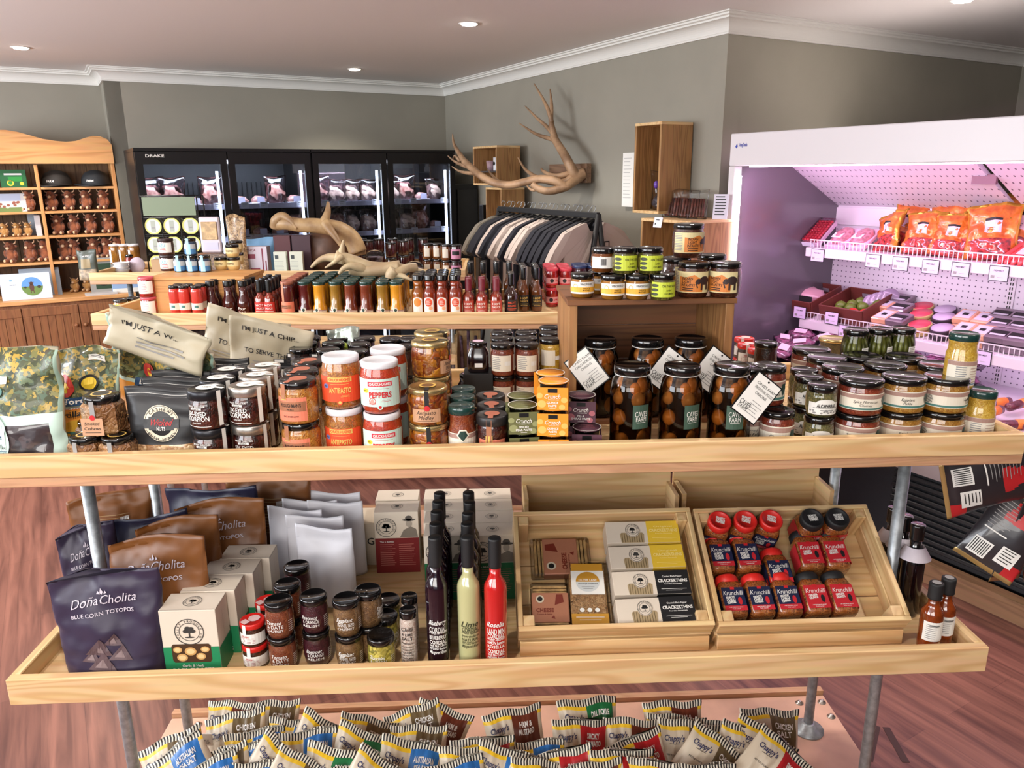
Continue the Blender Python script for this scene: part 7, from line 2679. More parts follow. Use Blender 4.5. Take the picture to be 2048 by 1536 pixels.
# wall antlers
mp_ = empty('antler_mount', PB + .001 * E2, 0)
bpy.data.objects.remove(mp_)
a0, a1_ = (W2(1183, 347, .0) - PB).dot(E2), (W2(1093, 347, .06) - PB).dot(E2)
mt_ = empty('wall_antlers', PB + a0 * E2, ANG2, 'large branching antlers mounted on a timber block on the wall', 'antlers')
mp = wood('antler_plaque', (140, 108, 84), (104, 76, 56), 0, 1.2)
MB().box(-(a1_ - a0), 0, -.04, -.001, 1.62, 1.735, mp, .002).build('wall_block', mt_)
inv = mt_.matrix_world
def WA(px, py, off):
    v = W2(px, py, off) - (PB + a0 * E2)
    c, s = math.cos(-ANG2), math.sin(-ANG2)
    return Vector((c * v.x - s * v.y, s * v.x + c * v.y, v.z))
b = MB()
def br_(pts, r0, r1):
    P = [WA(*p) for p in pts]
    Q = []
    n = len(P)
    for i in range(n - 1):
        p0, p1, p2, p3 = P[max(i - 1, 0)], P[i], P[i + 1], P[min(i + 2, n - 1)]
        for k in range(5):
            s = k / 5
            Q.append(.5 * ((2 * p1) + (p2 - p0) * s + (2 * p0 - 5 * p1 + 4 * p2 - p3) * s * s + (3 * p1 - p0 - 3 * p2 + p3) * s ** 3))
    Q.append(P[-1])
    m_ = len(Q)
    return Q, [r0 + (r1 - r0) * (i / (m_ - 1)) ** 1.3 for i in range(m_)]
right_beam = [([(1168, 347, .05), (1152, 350, .10), (1142, 335, .13), (1130, 312, .14), (1118, 292, .13), (1106, 272, .12)], .034, .022),
              ([(1112, 282, .12), (1106, 262, .12), (1102, 240, .12), (1103, 215, .11), (1102, 195, .10), (1100, 178, .10)], .022, .003),
              ([(1104, 245, .12), (1097, 222, .13), (1088, 202, .13), (1078, 184, .12), (1068, 167, .12)], .015, .003),
              ([(1106, 268, .12), (1092, 252, .12), (1076, 238, .11), (1062, 224, .11), (1050, 212, .10)], .014, .003),
              ([(1110, 280, .12), (1092, 275, .13), (1072, 268, .13), (1054, 257, .12), (1038, 246, .12)], .015, .003),
              ([(1150, 350, .10), (1130, 364, .16), (1100, 364, .2), (1072, 354, .22), (1050, 338, .23), (1036, 315, .22)], .026, .004),
              ([(1145, 345, .10), (1120, 352, .17), (1100, 350, .2), (1085, 341, .2), (1083, 336, .2)], .02, .005)]
left_beam = [([(1165, 350, .05), (1148, 362, .12), (1130, 374, .20), (1100, 382, .28), (1078, 378, .33), (1064, 368, .36)], .03, .018),
             ([(1130, 374, .2), (1110, 362, .25), (1080, 358, .3), (1050, 364, .36), (1020, 370, .42), (990, 366, .48), (965, 354, .52), (945, 338, .54), (928, 322, .55)], .026, .022),
             ([(930, 325, .55), (918, 306, .55), (908, 288, .54), (905, 268, .53)], .02, .003),
             ([(940, 335, .54), (924, 330, .56), (908, 322, .57), (896, 312, .57)], .014, .003),
             ([(955, 347, .53), (935, 346, .56), (918, 342, .57), (904, 333, .57)], .014, .003),
             ([(1010, 370, .44), (996, 362, .42), (984, 350, .40), (975, 338, .38)], .014, .003),
             ([(1075, 376, .33), (1068, 380, .35), (1060, 378, .36), (1054, 371, .36)], .013, .004),
             ([(920, 322, .55), (910, 312, .54), (906, 318, .56)], .012, .004)]
for lst, nm in ((right_beam, 'raised_antler'), (left_beam, 'spreading_antler')):
    b = MB()
    for pts, r0, r1 in lst:
        Q, rr_ = br_(pts, r0, r1)
        b.tube(Q, rr_, M('stag_antler', (172, 138, 106), .5, bump=.3, bscale=30, c2=(128, 98, 72), vscale=10), 12)
    b.build(nm, mt_)

# clothes rack
ra, rb = (W2(998, 412, .5) - PB).dot(E2), (W2(1197, 425, .5) - PB).dot(E2)
rk = empty('clothes_rack', PB + rb * E2 - .5 * E1, ANG2, 'black steel clothes rack of tee shirts below the antlers', 'clothes rack')
RL = ra - rb
RZ = 1.485
MB().box(-RL, 0, -.012, .012, RZ - .03, RZ, blackm, .003).build('hanging_rail', rk)
for x in (-RL, 0):
    for s in (-1, 1):
        MB().tube([(x, 0, RZ - .01), (x, s * .24, .06)], .014, blackm, 10).build('leg', rk)
    MB().box(x - .014, x + .014, -.27, .27, .03, .058, blackm, .003).build('foot_bar', rk)
MB().box(-RL, 0, -.24, -.22, .1, .12, blackm).box(-RL, 0, .22, .24, .1, .12, blackm).build('lower_rail', rk)
rkf = frame(PB + rb * E2 - .5 * E1, ANG2)
def shirt(nm, m_, wide=True):
    t = empty(nm, label='x', cat='tee shirt')
    out = [(-.055, 0), (-.10, -.012), (-.19, -.05), (-.30, -.20), (-.235, -.235), (-.19, -.16), (-.195, -.40), (-.20, -.66), (.20, -.66), (.195, -.40), (.19, -.16), (.235, -.235), (.30, -.20), (.19, -.05), (.10, -.012), (.055, 0), (.035, -.035), (0, -.05), (-.035, -.035)]
    # local: y across (E1), x along the rail
    sm = []
    n = len(out)
    for i in range(n):
        p0, p1, p2, p3 = [Vector(out[(i + k) % n]) for k in (-1, 0, 1, 2)]
        for k in range(4):
            s = k / 4
            sm.append(.5 * ((2 * p1) + (p2 - p0) * s * .8 + (2 * p0 - 5 * p1 + 4 * p2 - p3) * s * s * .8 + (3 * p1 - p0 - 3 * p2 + p3) * s ** 3 * .8) if 0 else p1.lerp(p2, s) + ((p1 - p0) - (p3 - p2)) * .12 * s * (1 - s))
    out = sm
    n = len(out)
    b = MB()
    vs = []
    for s in (-1, 1):
        for a, z in out:
            vs.append((s * (.012 + .01 * abs(math.sin(a * 30))) + .012 * math.sin(a * 34) * min(1, -z * 3 + .2), a, z))
    # inner fan via centre line strips
    cl = [(0, 0 - .07), (0, -.2), (0, -.4), (0, -.64)]
    fs = []
    b.add(vs, [tuple(range(n)), tuple(range(n, 2 * n))[::-1]] + [(i, i + n, (i + 1) % n + n, (i + 1) % n) for i in range(n)], m_)
    b.build('shirt', t)
    h = MB()
    h.tube([(0, -.17, -.045), (0, -.05, .0), (0, 0, .014), (0, .05, .0), (0, .17, -.045)], .007, blackm, 8)
    o = h.build('hanger', t)
    MB().tube([(0, 0, .012), (0, 0, .05), (0, .014, .066), (0, .012, .082), (0, -.006, .085), (0, -.014, .074)], .002, steel, 6).build('hanger_hook', o)
    return t
be = M('beige_cotton', (186, 170, 160), .85, bump=.2, bscale=10)
nv = M('midnight_cotton', (24, 24, 34), .85, bump=.2, bscale=10)
ol = M('taupe_cotton', (120, 112, 100), .85, bump=.2, bscale=10)
BUILD['sh_b'] = lambda: shirt('tee_shirt', be)
BUILD['sh_n'] = lambda: shirt('tee_shirt', nv)
BUILD['sh_o'] = lambda: shirt('tee_shirt', ol)
seq = ['b', 'n', 'n', 'n', 'n', 'n', 'b', 'b', 'n', 'b', 'b', 'n', 'n', 'b', 'n', 'n', 'o']
CDN = {'b': 'beige', 'n': 'midnight blue', 'o': 'taupe'}
for i, c in enumerate(seq):
    x = -.045 - i * (RL - .1) / (len(seq) - 1)
    o = put('sh_' + c, rkf(x, .01 * (i % 2), RZ - .052), '%s tee shirt on a black hanger, %s along the rack from the crate side' % (CDN[c], NTH[i]), 'tee shirts on the rack', rz=ANG2 + random.uniform(-.06, .06))
    if i == 0:
        D = Dec(plane_x(.031, 0), .002)
        D.rect(.05, -.13, .085, -.095, ink, 1).rect(.057, -.123, .078, -.102, be, 2)
        D.build('chest_print', o)

# ================================================================== open meat case
co = PB - .03 * E1 - .085 * E2
cf_ = frame(co, ANG2)      # x runs towards the camera, y into the case
CL = 2.35
cw_ = M('case_white', (226, 220, 224), .35)
cwp = M('case_interior_white', (222, 214, 222), .4)
cgrey = M('case_charcoal', (30, 32, 38), .45)
mc = empty('meat_case', co, ANG2, 'long open refrigerated meat case lit pink inside, with a white canopy', 'meat case')
MB().box(0, CL, 0, .03, 1.705, 1.855, cw_, .004).build('canopy_fascia', mc)
MB().box(0, CL, .031, .92, 1.83, 1.855, cw_, .003).build('roof_panel', mc)
d_ = Dec(plane_y(-.0005))
d_.text('Arneg Oceania', .085, 1.80, .017, M('blue_logo', (50, 70, 170), .5), 1, w=.05, bold=.02).poly([(.035, 1.795), (.045, 1.808), (.050, 1.795), (.042, 1.786)], M('blue_logo'), 1)
d_.build('maker_badge', mc)
MB().box(0, .035, .05, .92, .45, 1.704, M('end_panel_grey', (96, 90, 98), .25, coat=.5), .003).build('end_panel', mc)
MB().box(0, .04, .0, .05, .62, 1.704, cw_, .003).build('end_post', mc)
MB().box(CL - .035, CL, .05, .92, .5, 1.83, cw_, .003).build('end_panel', mc)
tube_m = M('pink_tube_glow', (255, 236, 252), .3, emit=14)
MB().box(.041, .060, .012, .030, 1.05, 1.66, tube_m).build('upright_light_tube', mc)
MB().box(.1, CL - .1, .034, .05, 1.70, 1.712, tube_m).build('canopy_light_tube', mc)
# perforated back panels
perf = bpy.data.materials.new('perforated_panel')
perf.use_nodes = True
nt = perf.node_tree
bs = nt.nodes['Principled BSDF']
bs.inputs['Roughness'].default_value = .4
tc = nt.nodes.new('ShaderNodeTexCoord')
sx = nt.nodes.new('ShaderNodeSeparateXYZ')
nt.links.new(tc.outputs['Object'], sx.inputs[0])
def mth(op, a, b=None):
    n = nt.nodes.new('ShaderNodeMath')
    n.operation = op
    for i, v in enumerate((a, b)):
        if v is None:
            continue
        if isinstance(v, (int, float)):
            n.inputs[i].default_value = v
        else:
            nt.links.new(v, n.inputs[i])
    return n.outputs[0]
fx = mth('SUBTRACT', mth('FRACT', mth('MULTIPLY', sx.outputs[0], 36)), .5)
fz = mth('SUBTRACT', mth('FRACT', mth('MULTIPLY', sx.outputs[2], 36)), .5)
rd = mth('SQRT', mth('ADD', mth('MULTIPLY', fx, fx), mth('MULTIPLY', fz, fz)))
ms = mth('LESS_THAN', rd, .13)
mx = nt.nodes.new('ShaderNodeMixRGB')
mx.inputs[1].default_value = lin((222, 214, 224))
mx.inputs[2].default_value = lin((96, 84, 104))
nt.links.new(ms, mx.inputs[0])
nt.links.new(mx.outputs[0], bs.inputs['Base Color'])
seams = [.035, .98, 1.93, CL - .035]
for i in range(3):
    bp_ = MB()
    a, b_ = seams[i] + (.018 if i else .0), seams[i + 1] - (.018 if i < 2 else 0)
    bp_.box(a, b_, .80, .82, .60, 1.50, perf)
    bp_.build('back_panel', mc)
    MB().add([(a, .795, 1.50), (b_, .795, 1.50), (b_, .40, 1.705), (a, .40, 1.705), (a, .815, 1.50), (b_, .815, 1.50), (b_, .42, 1.72), (a, .42, 1.72)], [(0, 1, 2, 3), (7, 6, 5, 4), (0, 3, 7, 4), (1, 5, 6, 2), (0, 4, 5, 1), (2, 6, 7, 3)], perf).build('sloping_panel', mc)
MB().box(.035, CL - .035, .79, .798, 1.40, 1.49, cwp).build('honeycomb_rail', mc)
for x in seams[1:3]:
    b = MB()
    b.box(x - .017, x + .017, .795, .82, .60, 1.50, cwp)
    for i in range(40):
        b.box(x - .007, x - .003, .7935, .7949, .63 + i * .021, .643 + i * .021, ink).box(x + .003, x + .007, .7935, .7949, .63 + i * .021, .643 + i * .021, ink)
    b.build('slotted_upright', mc)
MB().box(.9, 1.0, .50, .515, 1.62, 1.66, M('dull_brown_plate', (110, 70, 84), .5)).build('sensor_plate', mc)
SLP = .3
def cshelf(z, yf, sl=0):
    b = MB()
    b.box(.10, CL - .04, yf + .002, .79, z - .016, z - .004, cwp)
    b.v = [(x, y, zz + sl * max(0, y - yf)) for x, y, zz in b.v]
    o = b.build('case_shelf', mc)
    MB().box(.10, CL - .04, yf - .012, yf, z - .05, z - .004, cwp, .002).build('ticket_rail', o)
    w_ = MB()
    n = 105
    for i in range(n):
        x = .11 + i * (CL - .16) / n
        w_.box(x, x + .003, yf + .008, yf + .011, z - .003, z + .032, cw_)
    w_.box(.108, CL - .05, yf + .007, yf + .012, z + .032, z + .037, cw_)
    w_.build('wire_fence', o)
cshelf(1.302, .5)
cshelf(.925, .5, SLP)
# lower tub
MB().box(.035, CL - .035, .06, .80, .60, .72, cwp, .003).build('bottom_deck', mc)
MB().add([(0, .13, .44), (CL, .13, .44), (CL, .0, .60), (0, .0, .60), (0, .055, .745), (CL, .055, .745), (0, .15, .46), (CL, .15, .46)], [(0, 1, 2, 3), (3, 2, 5, 4), (4, 5, 7, 6), (0, 6, 7, 1), (0, 3, 4, 6), (1, 7, 5, 2)], cw_).build('white_bumper', mc)
b = MB().box(0, CL, .15, .82, .10, .47, cgrey)
b.build('plinth_body', mc)
b = MB()
for i in range(11):
    b.box(.95, CL - .02, .131, .149, .125 + i * .028, .143 + i * .028, M('grille_black', (20, 21, 24), .4), .003)
b.build('air_grille', mc)
for sgn in (0,):
    b = MB().box(-.0, CL, .2, .8, .0, .099, cgrey)
    b.build('kick_base', mc)
kb = MB().box(0, CL, .1, .16, 0, .09, wood('kerb_timber', (150, 112, 84), (116, 84, 60), 0, 1))
t = empty('timber_kerb', cf_(0, -.015, 0), ANG2, 'low timber kerb running along the foot of the meat case', 'kerb')
kb.build('kerb_board', t)
# pink lamps of the case
for x, y, z, sx_, sy_, e in ((CL / 2, .06, 1.69, CL * .9, .04, 7), ):
    l = bpy.data.lights.new('case_light', 'AREA')
    l.shape = 'RECTANGLE'
    l.size, l.size_y, l.energy, l.color = sx_, sy_, e, (1, .50, .92)
    o = bpy.data.objects.new('case_light', l)
    COL.objects.link(o)
    o.location = cf_(x, y, z)
    o.rotation_euler = (R(38), 0, ANG2)
for z in (1.35,):
    l = bpy.data.lights.new('case_light', 'AREA')
    l.shape = 'RECTANGLE'
    l.size, l.size_y, l.energy, l.color = .03, .6, 1.6, (1, .5, .95)
    o = bpy.data.objects.new('case_light', l)
    COL.objects.link(o)
    o.location = cf_(.07, .03, z)
    o.rotation_euler = (Vector(cf_(1, .9, z)) - Vector(cf_(.07, .03, z))).to_track_quat('-Z', 'Y').to_euler()
for yy, zz, e in ((.52, 1.27, 1.6), (.52, .91, 1.4)):
    l = bpy.data.lights.new('shelf_light', 'AREA')
    l.shape = 'RECTANGLE'
    l.size, l.size_y, l.energy, l.color = CL * .85, .02, e, (.95, .62, 1)
    o = bpy.data.objects.new('shelf_light', l)
    COL.objects.link(o)
    o.location = cf_(CL / 2, yy, zz)
    o.rotation_euler = (R(30), 0, ANG2)
film = clear('pack_film', (250, 240, 248), 1.45, .08, 1.3)
def case_pt(px, py, yy):
    """x along the case for a pixel at depth yy"""
    p = onwall(px, py, co + yy * E1, E2)
    return (p - co).dot(-E2), p.z
@kind
def berry_tray():
    t = empty('mince_tray', label='x', cat='meat')
    b = MB()
    b.box(-.06, .06, -.09, .09, 0, .03, M('tray_clear_pink', (226, 190, 214), .3), .006)
    b.build('tray', t)
    b = MB()
    for i in range(9):
        for j in range(6):
            b.ell((-.045 + j * .018, -.07 + i * .0175, .034), (.0095, .0095, .008), M('mince_red', (216, 50, 66), .4, coat=.5), 8, 6)
    b.build('mince', t)
    MB().box(-.04, .03, -.092, -.089, .004, .03, M('ticket_white')).build('label', t)
    MB().box(-.061, .061, -.091, .091, .03, .046, film, .004).build('film', t)
    return t
orange_foil = M('orange_foil', (226, 132, 50), .3, metal=.3, coat=.6, bump=.8, bscale=26, c2=(200, 96, 40), vscale=22)
gold_foil = M('gold_foil', (214, 160, 60), .25, metal=.6, bump=.3, bscale=30)
@kind
def marinade_bag():
    t = empty('marinated_meat_bag', label='x', cat='meat')
    P = pouch_fn(.2, .25, .08, seed=31, wr=.022, seal=.05, flare=.05, skew=.06)
    o = pouch_mesh(P, 26, 20, lambda u, v, s: (M('marinade_window', (206, 60, 56), .2, coat=1, var=.5, vscale=50) if v < .36 and abs(u) < .8 else gold_foil if v > .93 or abs(u) > .92 else orange_foil), 'foil_bag', t)
    D = pouch_dec(P, .2, .25)
    D.rect(-.03, .115, .035, .165, M('pink_white_label', (240, 206, 220), .5), 2, ny=2).rect(-.03, .165, .035, .176, ink, 2).text('LAMB', 0, .15, .007, ink, 4).rect(-.02, .135, .02, .1365, ink, 4).rect(-.02, .127, .01, .1285, ink, 4)
    D.build('bag_label', o)
    return t
@kind
def sausage_tray():
    t = empty('sausage_tray', label='x', cat='meat')
    MB().box(-.09, .09, -.10, .10, 0, .03, M('tray_clear_pink'), .006).build('tray', t)
    for i in range(6):
        MB().tube([(-.07 + i * .028, -.085, .04), (-.07 + i * .028, -.07, .045), (-.07 + i * .028, .07, .045), (-.07 + i * .028, .085, .04)], [.006, .0135, .0135, .006], M('sausage_red', (220, 66, 70), .3, coat=.8), 12).build('sausage', t)
    MB().box(-.03, .05, -.03, .04, .0595, .0615, M('pink_white_label')).build('label', t)
    return t
@kind
def pale_pack():
    t = empty('pale_meat_pack', label='x', cat='meat')
    MB().box(-.055, .055, -.08, .08, 0, .025, M('tray_clear_pink'), .005).build('tray', t)
    MB().ell((0, 0, .028), (.048, .07, .022), M('rose_meat', (226, 140, 160), .35, coat=.6, var=.3, vscale=50), 16, 8, nz=.25).build('meat', t)
    MB().box(-.035, .02, -.04, .0, .047, .0485, M('ticket_white')).build('label', t)
    return t
# top shelf
zs = 1.30
for i, (px, py) in enumerate([(1578, 450), (1640, 452)]):
    x, _ = case_pt(px, py, .62)
    put('berry_tray', cf_(x, .62, zs + .05), 'clear tray of bright red mince balls, %s from the case end' % NTH[i], 'red mince trays', rot=(R(38), 0, ANG2 + .05))
for i, (px, py) in enumerate([(1690, 462), (1722, 466)]):
    x, _ = case_pt(px, py, .6)
    put('pale_pack', cf_(x, .6 + .03 * i, zs + .035), 'pale pink meat pack between the mince and the orange bags, %s' % ['nearer the mince', 'nearer the bags'][i], 'pale meat packs', rot=(R(32), 0, ANG2))
for i, (px, yy, rz, sc) in enumerate([(1772, .60, -.3, .8), (1800, .71, .15, .95), (1838, .58, .1, .82), (1868, .71, -.2, 1.0), (1895, .585, .25, .8), (1935, .60, -.15, .85), (1955, .70, -.3, .85), (1985, .60, .4, 1.0), (2012, .69, .3, 1.15)]):
    x, _ = case_pt(px, 470, yy)
    put('marinade_bag', cf_(x, yy, zs), 'orange foil bag of marinated meat on the top case shelf, %s from its end' % NTH[i], 'orange foil bags', rot=(R(-22), R(random.uniform(-16, 16)), ANG2 + rz), scale=sc)
x, _ = case_pt(2038, 500, .56)
put('sausage_tray', cf_(x + .03, .60, zs), 'tray of bright red skinless sausages beside the orange bags', None, rot=(R(26), 0, ANG2 - .1))
# second shelf
zs2 = .923
binm = M('brown_bin', (106, 52, 44), .4)
def bin_(px, label):
    x, _ = case_pt(px, 600, .62)
    t = empty('produce_bin', cf_(x, .64, zs2 + SLP * .14 + .002), 0, label, 'bin', 'brown produce bins')
    t.rotation_euler = (math.atan(SLP), 0, ANG2)
    b = MB()
    w_, d2, h2 = .125, .125, .085
    b.box(-w_, w_, -d2, d2, 0, .008, binm).build('bin_floor', t)
    for s in (-1, 1):
        MB().box(-w_, w_, s * d2 - .004, s * d2 + .004, .0085, h2, binm, .002).build('bin_wall', t)
        MB().box(s * w_ - .004, s * w_ + .004, -d2 + .0045, d2 - .0045, .0085, h2, binm, .002).build('bin_wall', t)
    MB().box(-.05, .05, d2 - .007, d2 - .0045, h2 - .045, h2 - .025, M('slot_grey', (130, 122, 130), .5)).build('grip_slot', t)
    return t, x
b1, x1_ = bin_(1612, 'brown produce bin holding a wrapped joint, at the case end')
b2, x2_ = bin_(1712, 'brown produce bin holding limes and tomatoes')
t = empty('wrapped_joint', cf_(x1_, .64, zs2 + .04), ANG2, 'pale pink joint in plastic lying in the first brown bin', 'meat')
MB().ell((0, 0, .055), (.10, .08, .05), M('pale_pink_meat', (196, 150, 160), .3, coat=.7), 20, 12, nz=.25).build('meat', t)
MB().box(.0, .09, -.088, -.086, .02, .07, ink).build('label', t)
limem = M('lime_skin', (96, 116, 40), .35, bump=.2, bscale=60)
tomm = M('tomato_skin', (196, 44, 34), .25, coat=.5)
lp = [(-.085, -.02), (-.06, -.075), (-.04, .01), (-.02, -.03), (-.02, .05), (.03, .0), (.03, .07), (.08, .05), (.09, .0), (.09, .085)]
for i, (a, b_) in enumerate(lp):
    t = empty('lime', cf_(x2_ + a, .64 + b_, zs2 + SLP * (.14 + b_) + .041), 0, 'green lime in the produce bin, %s from the wrapped joint' % NTH[i], 'lime', 'limes in the bin')
    MB().ell((0, 0, .0), (.029, .026, .0255), limem, 18, 12).build('fruit', t)
    MB().lathe([(.004, .024), (.003, .028)], M('stem_brown', (110, 90, 50), .6), 8).build('stem', t)
for i, (a, b_) in enumerate([(.03, -.075), (.09, -.065)]):
    t = empty('tomato', cf_(x2_ + a, .64 + b_, zs2 + SLP * (.14 + b_) + .041), 0, 'red tomato at the front of the lime bin, %s' % ['nearer the limes', 'at the bin corner'][i], 'tomato', 'tomatoes in the bin')
    MB().ell((0, 0, 0), (.031, .031, .026), tomm, 18, 12).build('fruit', t)
    MB().lathe([(.008, .024), (.002, .028)], M('calyx', (60, 90, 40), .6), 6).build('calyx', t)
def disc(nm, ctop, cside, label):
    t = empty(nm, label=label, cat='cheese')
    MB().lathe([(.05, 0), (.052, .003), (.052, .017), (.05, .02)], M(nm + '_side', cside, .5), 26).build('cheese_body', t)
    MB().lathe([(.047, .0202), (.047, .0215), (.0001, .0215)], M(nm + '_top', ctop, .4), 26).build('top_label', t)
    return t
BUILD['disc_red'] = lambda: disc('round_cheese_red', (214, 70, 90), (196, 170, 110), 'x')
BUILD['disc_lil'] = lambda: disc('round_cheese_lilac', (196, 180, 206), (52, 40, 52), 'x')
@kind
def cheese_block():
    t = empty('cheese_block', label='x', cat='cheese')
    MB().box(-.04, .04, -.055, .055, 0, .028, M('peach_cheese', (232, 172, 140), .4, coat=.4), .004).build('block', t)
    MB().box(-.03, .03, -.04, .04, .0282, .0296, M('lilac_white')).build('label', t)
    MB().box(-.012, .012, -.012, .012, .0298, .0304, ink).build('badge', t)
    return t
@kind
def dark_block():
    t = empty('wrapped_cheese_block', label='x', cat='cheese')
    MB().box(-.045, .045, -.05, .05, 0, .03, M('smoky_film', (120, 104, 116), .25, coat=.8), .004).build('block', t)
    MB().box(-.035, .035, -.03, .02, .0302, .0314, ink).build('label', t)
    MB().box(-.03, .03, -.03, -.015, .0315, .0318, M('lilac_white')).build('label_strip', t)
    return t
def shelf2(k, px, yy, lay, desc, group, rz=0):
    x, _ = case_pt(px, 640, yy)
    hh = {'disc_red': .0222, 'disc_lil': .0222, 'cheese_block': .031, 'dark_block': .0325}[k]
    put(k, cf_(x, yy, zs2 + SLP * (yy - .5) + lay * hh * 1.04 + .001), desc, group, rot=(math.atan(SLP), 0, ANG2 + rz))
def grid(kk, px0, px1, n, ys, lays, desc, group, rz=0):
    c = 0
    for j, yy in enumerate(ys):
        for i in range(n):
            px = px0 + (px1 - px0) * i / max(1, n - 1)
            for l in range(lays):
                k = kk[(c) % len(kk)]
                shelf2(k, px, yy, l, '%s, %s across, %s, %s' % (desc[kk.index(k)], NTH[i], ORD[j], ['bottom layer', 'upper layer', 'top layer'][l]), group, rz)
            c += 1
grid(['cheese_block'], 1770, 1770, 1, (.57, .69), 2, ['peach-coloured cheese block beside the bins'], 'peach cheese blocks by the bins')
grid(['dark_block'], 1800, 1800, 1, (.56, .67, .755), 2, ['smoky wrapped cheese block near the bins'], 'smoky cheese blocks')
grid(['disc_red', 'disc_lil'], 1842, 1888, 2, (.565, .672, .745), 2, ['round cheese with crimson lid label', 'round cheese with lilac lid label'], 'round cheeses')
grid(['cheese_block'], 1932, 1970, 2, (.57, .69), 2, ['peach-coloured cheese block with black badge'], 'badged cheese blocks', .1)
grid(['dark_block'], 2005, 2045, 2, (.565, .67, .75), 2, ['flat lilac-wrapped cheese pack at the far end'], 'lilac cheese packs', .1)
for i in range(4):
    x, _ = case_pt(1750 + 9 * i, 600, .72)
    t = empty('egg_roll_pack', cf_(x + .0, .70 + .012 * i, zs2 + .10 + .012 * i), 0, 'upright clear round pack behind the smoky blocks, %s of four' % NTH[i], 'cheese', 'upright round packs')
    b = MB().lathe([(.04, 0), (.043, .003), (.043, .02), (.04, .023)], M('pack_mauve', (150, 130, 156), .3, coat=.6), 24).xf(Matrix.Rotation(R(75), 4, 'X'))
    b.build('pack', t)
    t.rotation_euler = (0, 0, ANG2 + .4)
# tickets on the rails
@kind
def case_ticket():
    t = empty('price_ticket', label='x', cat='price tag')
    MB().box(-.04, .04, 0, .0015, -.032, .032, black).build('ticket_frame', t)
    o = MB().box(-.037, .037, -.0012, -.0002, -.029, .029, M('ticket_lilac', (222, 206, 236), .5)).build('card', t)
    Dec(plane_y(-.0012)).text('FRESH MEAT', 0, .012, .0065, ink, 1, w=.04, bold=.02).rect(-.03, -.02, -.014, -.008, greyseal).rect(-.004, -.016, .02, -.0145, greyseal).build('card_print', o)
    return t
for i, (px, py) in enumerate([(1637, 491), (1749, 497), (1804, 502), (1865, 507), (1925, 513), (2002, 520)]):
    x, z = case_pt(px, py, .485)
    put('case_ticket', cf_(x, .4835, 1.262), 'white price ticket on the top case rail, %s from the case end' % NTH[i], 'tickets on the top rail', rz=ANG2)
for i, (px, py) in enumerate([(1541, 592), (1568, 596), (1602, 600), (1666, 612), (1694, 636), (1732, 640), (1968, 690)]):
    x, z = case_pt(px, py, .485)
    put('case_ticket', cf_(x, .4835, .90 if i > 3 else .955), 'white price ticket on the second case rail, %s from the case end' % NTH[i], 'tickets on the second rail', rz=ANG2)
# bottom deck packs
@kind
def deck_pack():
    t = empty('vacuum_meat_pack', label='x', cat='meat')
    MB().ell((0, 0, .02), (.07, .045, .018), M('purple_meat', (150, 84, 120), .25, coat=.9, c2=(84, 50, 70), vscale=40), 14, 8, nz=.35).build('meat', t)
    MB().box(-.09, .09, -.055, .055, .004, .0055, film).build('film_edge', t)
    MB().box(-.03, .03, -.025, .02, .040, .0415, M('pink_white_label')).build('label', t)
    return t
@kind
def salami():
    t = empty('salami_stick', label='x', cat='meat')
    MB().tube([(-.09, 0, .018), (-.08, 0, .018), (.08, 0, .018), (.09, 0, .018)], [.008, .018, .018, .008], M('salami_skin', (110, 50, 60), .35, coat=.5, var=.3, vscale=50), 12).build('salami', t)
    MB().lathe([(.0187, -.03), (.0187, .03)], M('orange_wrap', (232, 130, 50), .5), 16).xf(Matrix.Translation((.03, 0, .018)) @ Matrix.Rotation(R(90), 4, 'Y')).build('paper_band', t)
    return t
rr = random.Random(5)
c = 0
for i in range(7):
    for j in range(4):
        for l in range(3 if i < 3 else 2):
            x = .15 + i * .13 + rr.uniform(-.02, .02)
            put('deck_pack', cf_(x, .16 + j * .15, .722 + l * .042 + .012 * j), 'vacuum-packed dark red meat on the bottom deck, %s along, %s, %s' % (NTH[i], ORD[j], ['underneath', 'on top', 'topmost'][l]), 'vacuum packed meat', rot=(rr.uniform(-.2, .3), rr.uniform(-.3, .3), ANG2 + rr.uniform(-1.2, 1.2)))
for i in range(8):
    for j in range(2):
        put('salami', cf_(1.18 + .10 * i, .18 + .22 * j, .724 + .02 * (i % 2)), 'salami stick with orange paper band on the bottom deck, %s along, %s' % (NTH[i], ORD[j]), 'salami sticks', rz=ANG2 + R(80) + rr.uniform(-.3, .3))

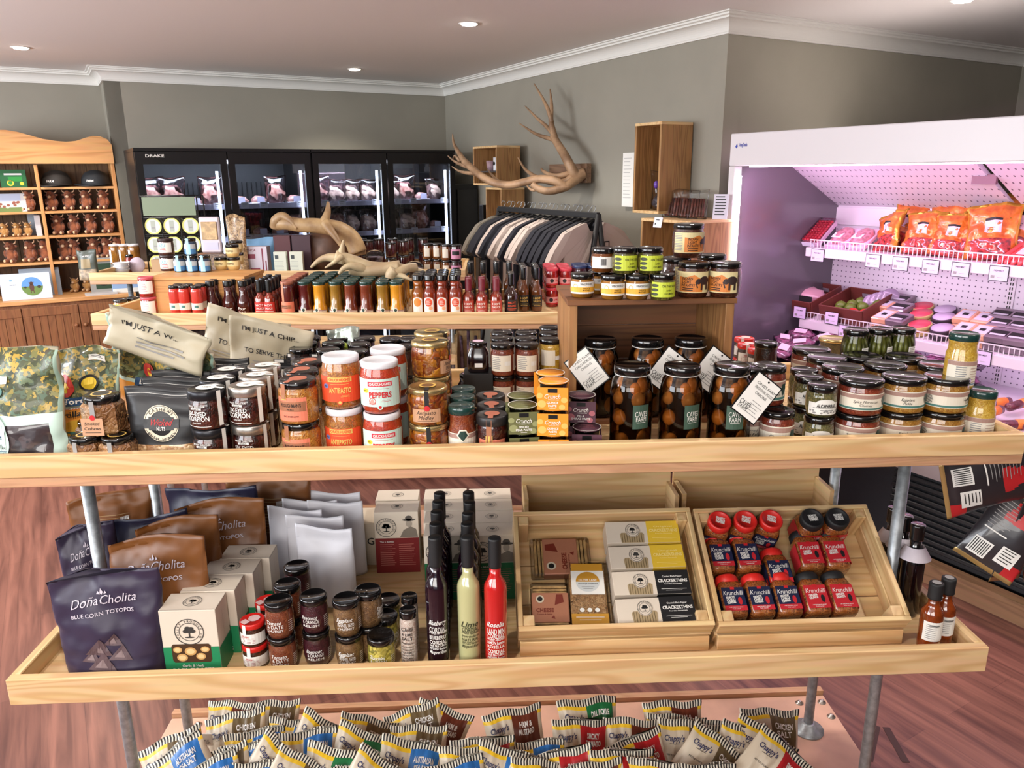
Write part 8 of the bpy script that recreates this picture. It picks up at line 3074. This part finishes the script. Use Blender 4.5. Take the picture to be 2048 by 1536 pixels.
# ---- snack packets hanging at the end of the nearest stand
hk = (1.235, 1.56, 1.155)
t = empty('clip_strip', hk, 0, 'slim black clip strip holding the hanging snack packets', 'clip strip')
MB().box(-.008, .008, -.001, .001, -.30, -.03, black).build('strip', t)
MB().box(-.23, .0, -.003, .003, -.045, -.033, black).build('bracket', t)
foilb = M('black_snack_foil', (44, 40, 44), .3, coat=.4, bump=.2, bscale=20)
@kind
def snack_packet():
    t = empty('snack_packet', label='x', cat='snacks')
    w_, h_ = .13, .20
    P = pouch_fn(w_, h_, .04, seed=14, wr=.006, seal=.05, bulge=.4)
    P0 = P
    def P(u, v, s):
        p = P0(u, v, s)
        e = math.sin(math.pi * min(1, max(0, (v - .05) / .9))) ** .6
        q = P0(u, .3, s)
        p.y = s * (.018 * e * (1 - abs(u) ** 3) + .0006) + (p.y - s * abs(p.y)) * .2
        p.z -= h_
        return p
    red = M('red_flame_print', (186, 40, 44), .35)
    gf = M('snack_gold', (190, 160, 104), .3, metal=.6)
    o = pouch_mesh(P, 26, 20, lambda u, v, s: gf if v < .05 or v > .95 else (red if (v > .6 and abs(u) < .5 - (v - .6)) and s < 0 or (v < .22 and u > .5) else foilb), 'packet_body', t)
    D = pouch_dec(P, w_, h_)
    D.lines(-.05, .0, .16, 9, .008, .0016, greyseal, 2).rect(-.05, .085, .0, .088, white, 2).rect(.005, .03, .045, .07, white, 2).lines(.01, .04, .065, 5, .007, .002, ink, 3).rect(-.05, .02, -.01, .06, white, 2)
    for i in range(8):
        D.rect(-.048 + i * .0045, .024, -.046 + i * .0045, .056, ink, 3)
    D.build('packet_print', o)
    return t
SP = [((2062, 960), 128, 1.0, 'swung out sideways above the case grille'), ((2085, 1000), 62, -.6, 'second in the hanging fan'), ((2090, 1005), 38, .3, 'third in the hanging fan'), ((2098, 1000), 22, .9, 'last, hanging almost straight')]
for i, ((px, py), ang, yw, lab) in enumerate([((2075, 935), 74, .0, 'swung out sideways above the case grille'), ((2078, 990), 30, -.5, 'second in the hanging fan'), ((2080, 1000), 14, .5, 'third in the hanging fan'), ((2075, 1010), -4, .9, 'hanging almost straight')]):
    q = atY(px, py, 1.52 + .018 * i)
    put('snack_packet', q, 'black and red foil snack packet, ' + lab, 'hanging snack packets', rot=(Euler((0, 0, 0)).to_matrix() @ Euler((0, R(ang), 0)).to_matrix() @ Euler((0, 0, yw)).to_matrix()).to_euler())
# clear bag on the aisle floor side, seen above the riser box
t = empty('plastic_bag', cf_(.55, -.30, 0), 0, 'crumpled clear plastic bag standing in the aisle before the meat case', 'plastic bag')
pouch_mesh(pouch_fn(.4, .62, .26, seed=19, wr=.03, bulge=.3), 20, 16, lambda u, v, s: clear('bag_film', (226, 206, 222), 1.5, .1, 2.0), 'bag', t)
# tape marks on the floor
for i, (a, b_) in enumerate((((1753, 1452), (1738, 1522)), ((1772, 1455), (1812, 1525)))):
    p, q = at(a[0], a[1], 0), at(b_[0], b_[1], 0)
    d = (q - p).normalized() * 1
    n = Vector((-d.y, d.x, 0)) * .011
    mb = MB()
    mb.add([(v.x, v.y, z) for z in (.0005, .0012) for v in (p + n, p - n, q - n, q + n)], [(3, 2, 1, 0), (4, 5, 6, 7), (0, 1, 5, 4), (1, 2, 6, 5), (2, 3, 7, 6), (3, 0, 4, 7)], M('worn_tape', (66, 42, 40), .7))
    tag(mb.build('floor_tape'), 'dark worn strip of floor tape, the %s stroke of the angled mark' % ['steeper', 'slanting'][i], 'floor tape', 'floor tape strokes')
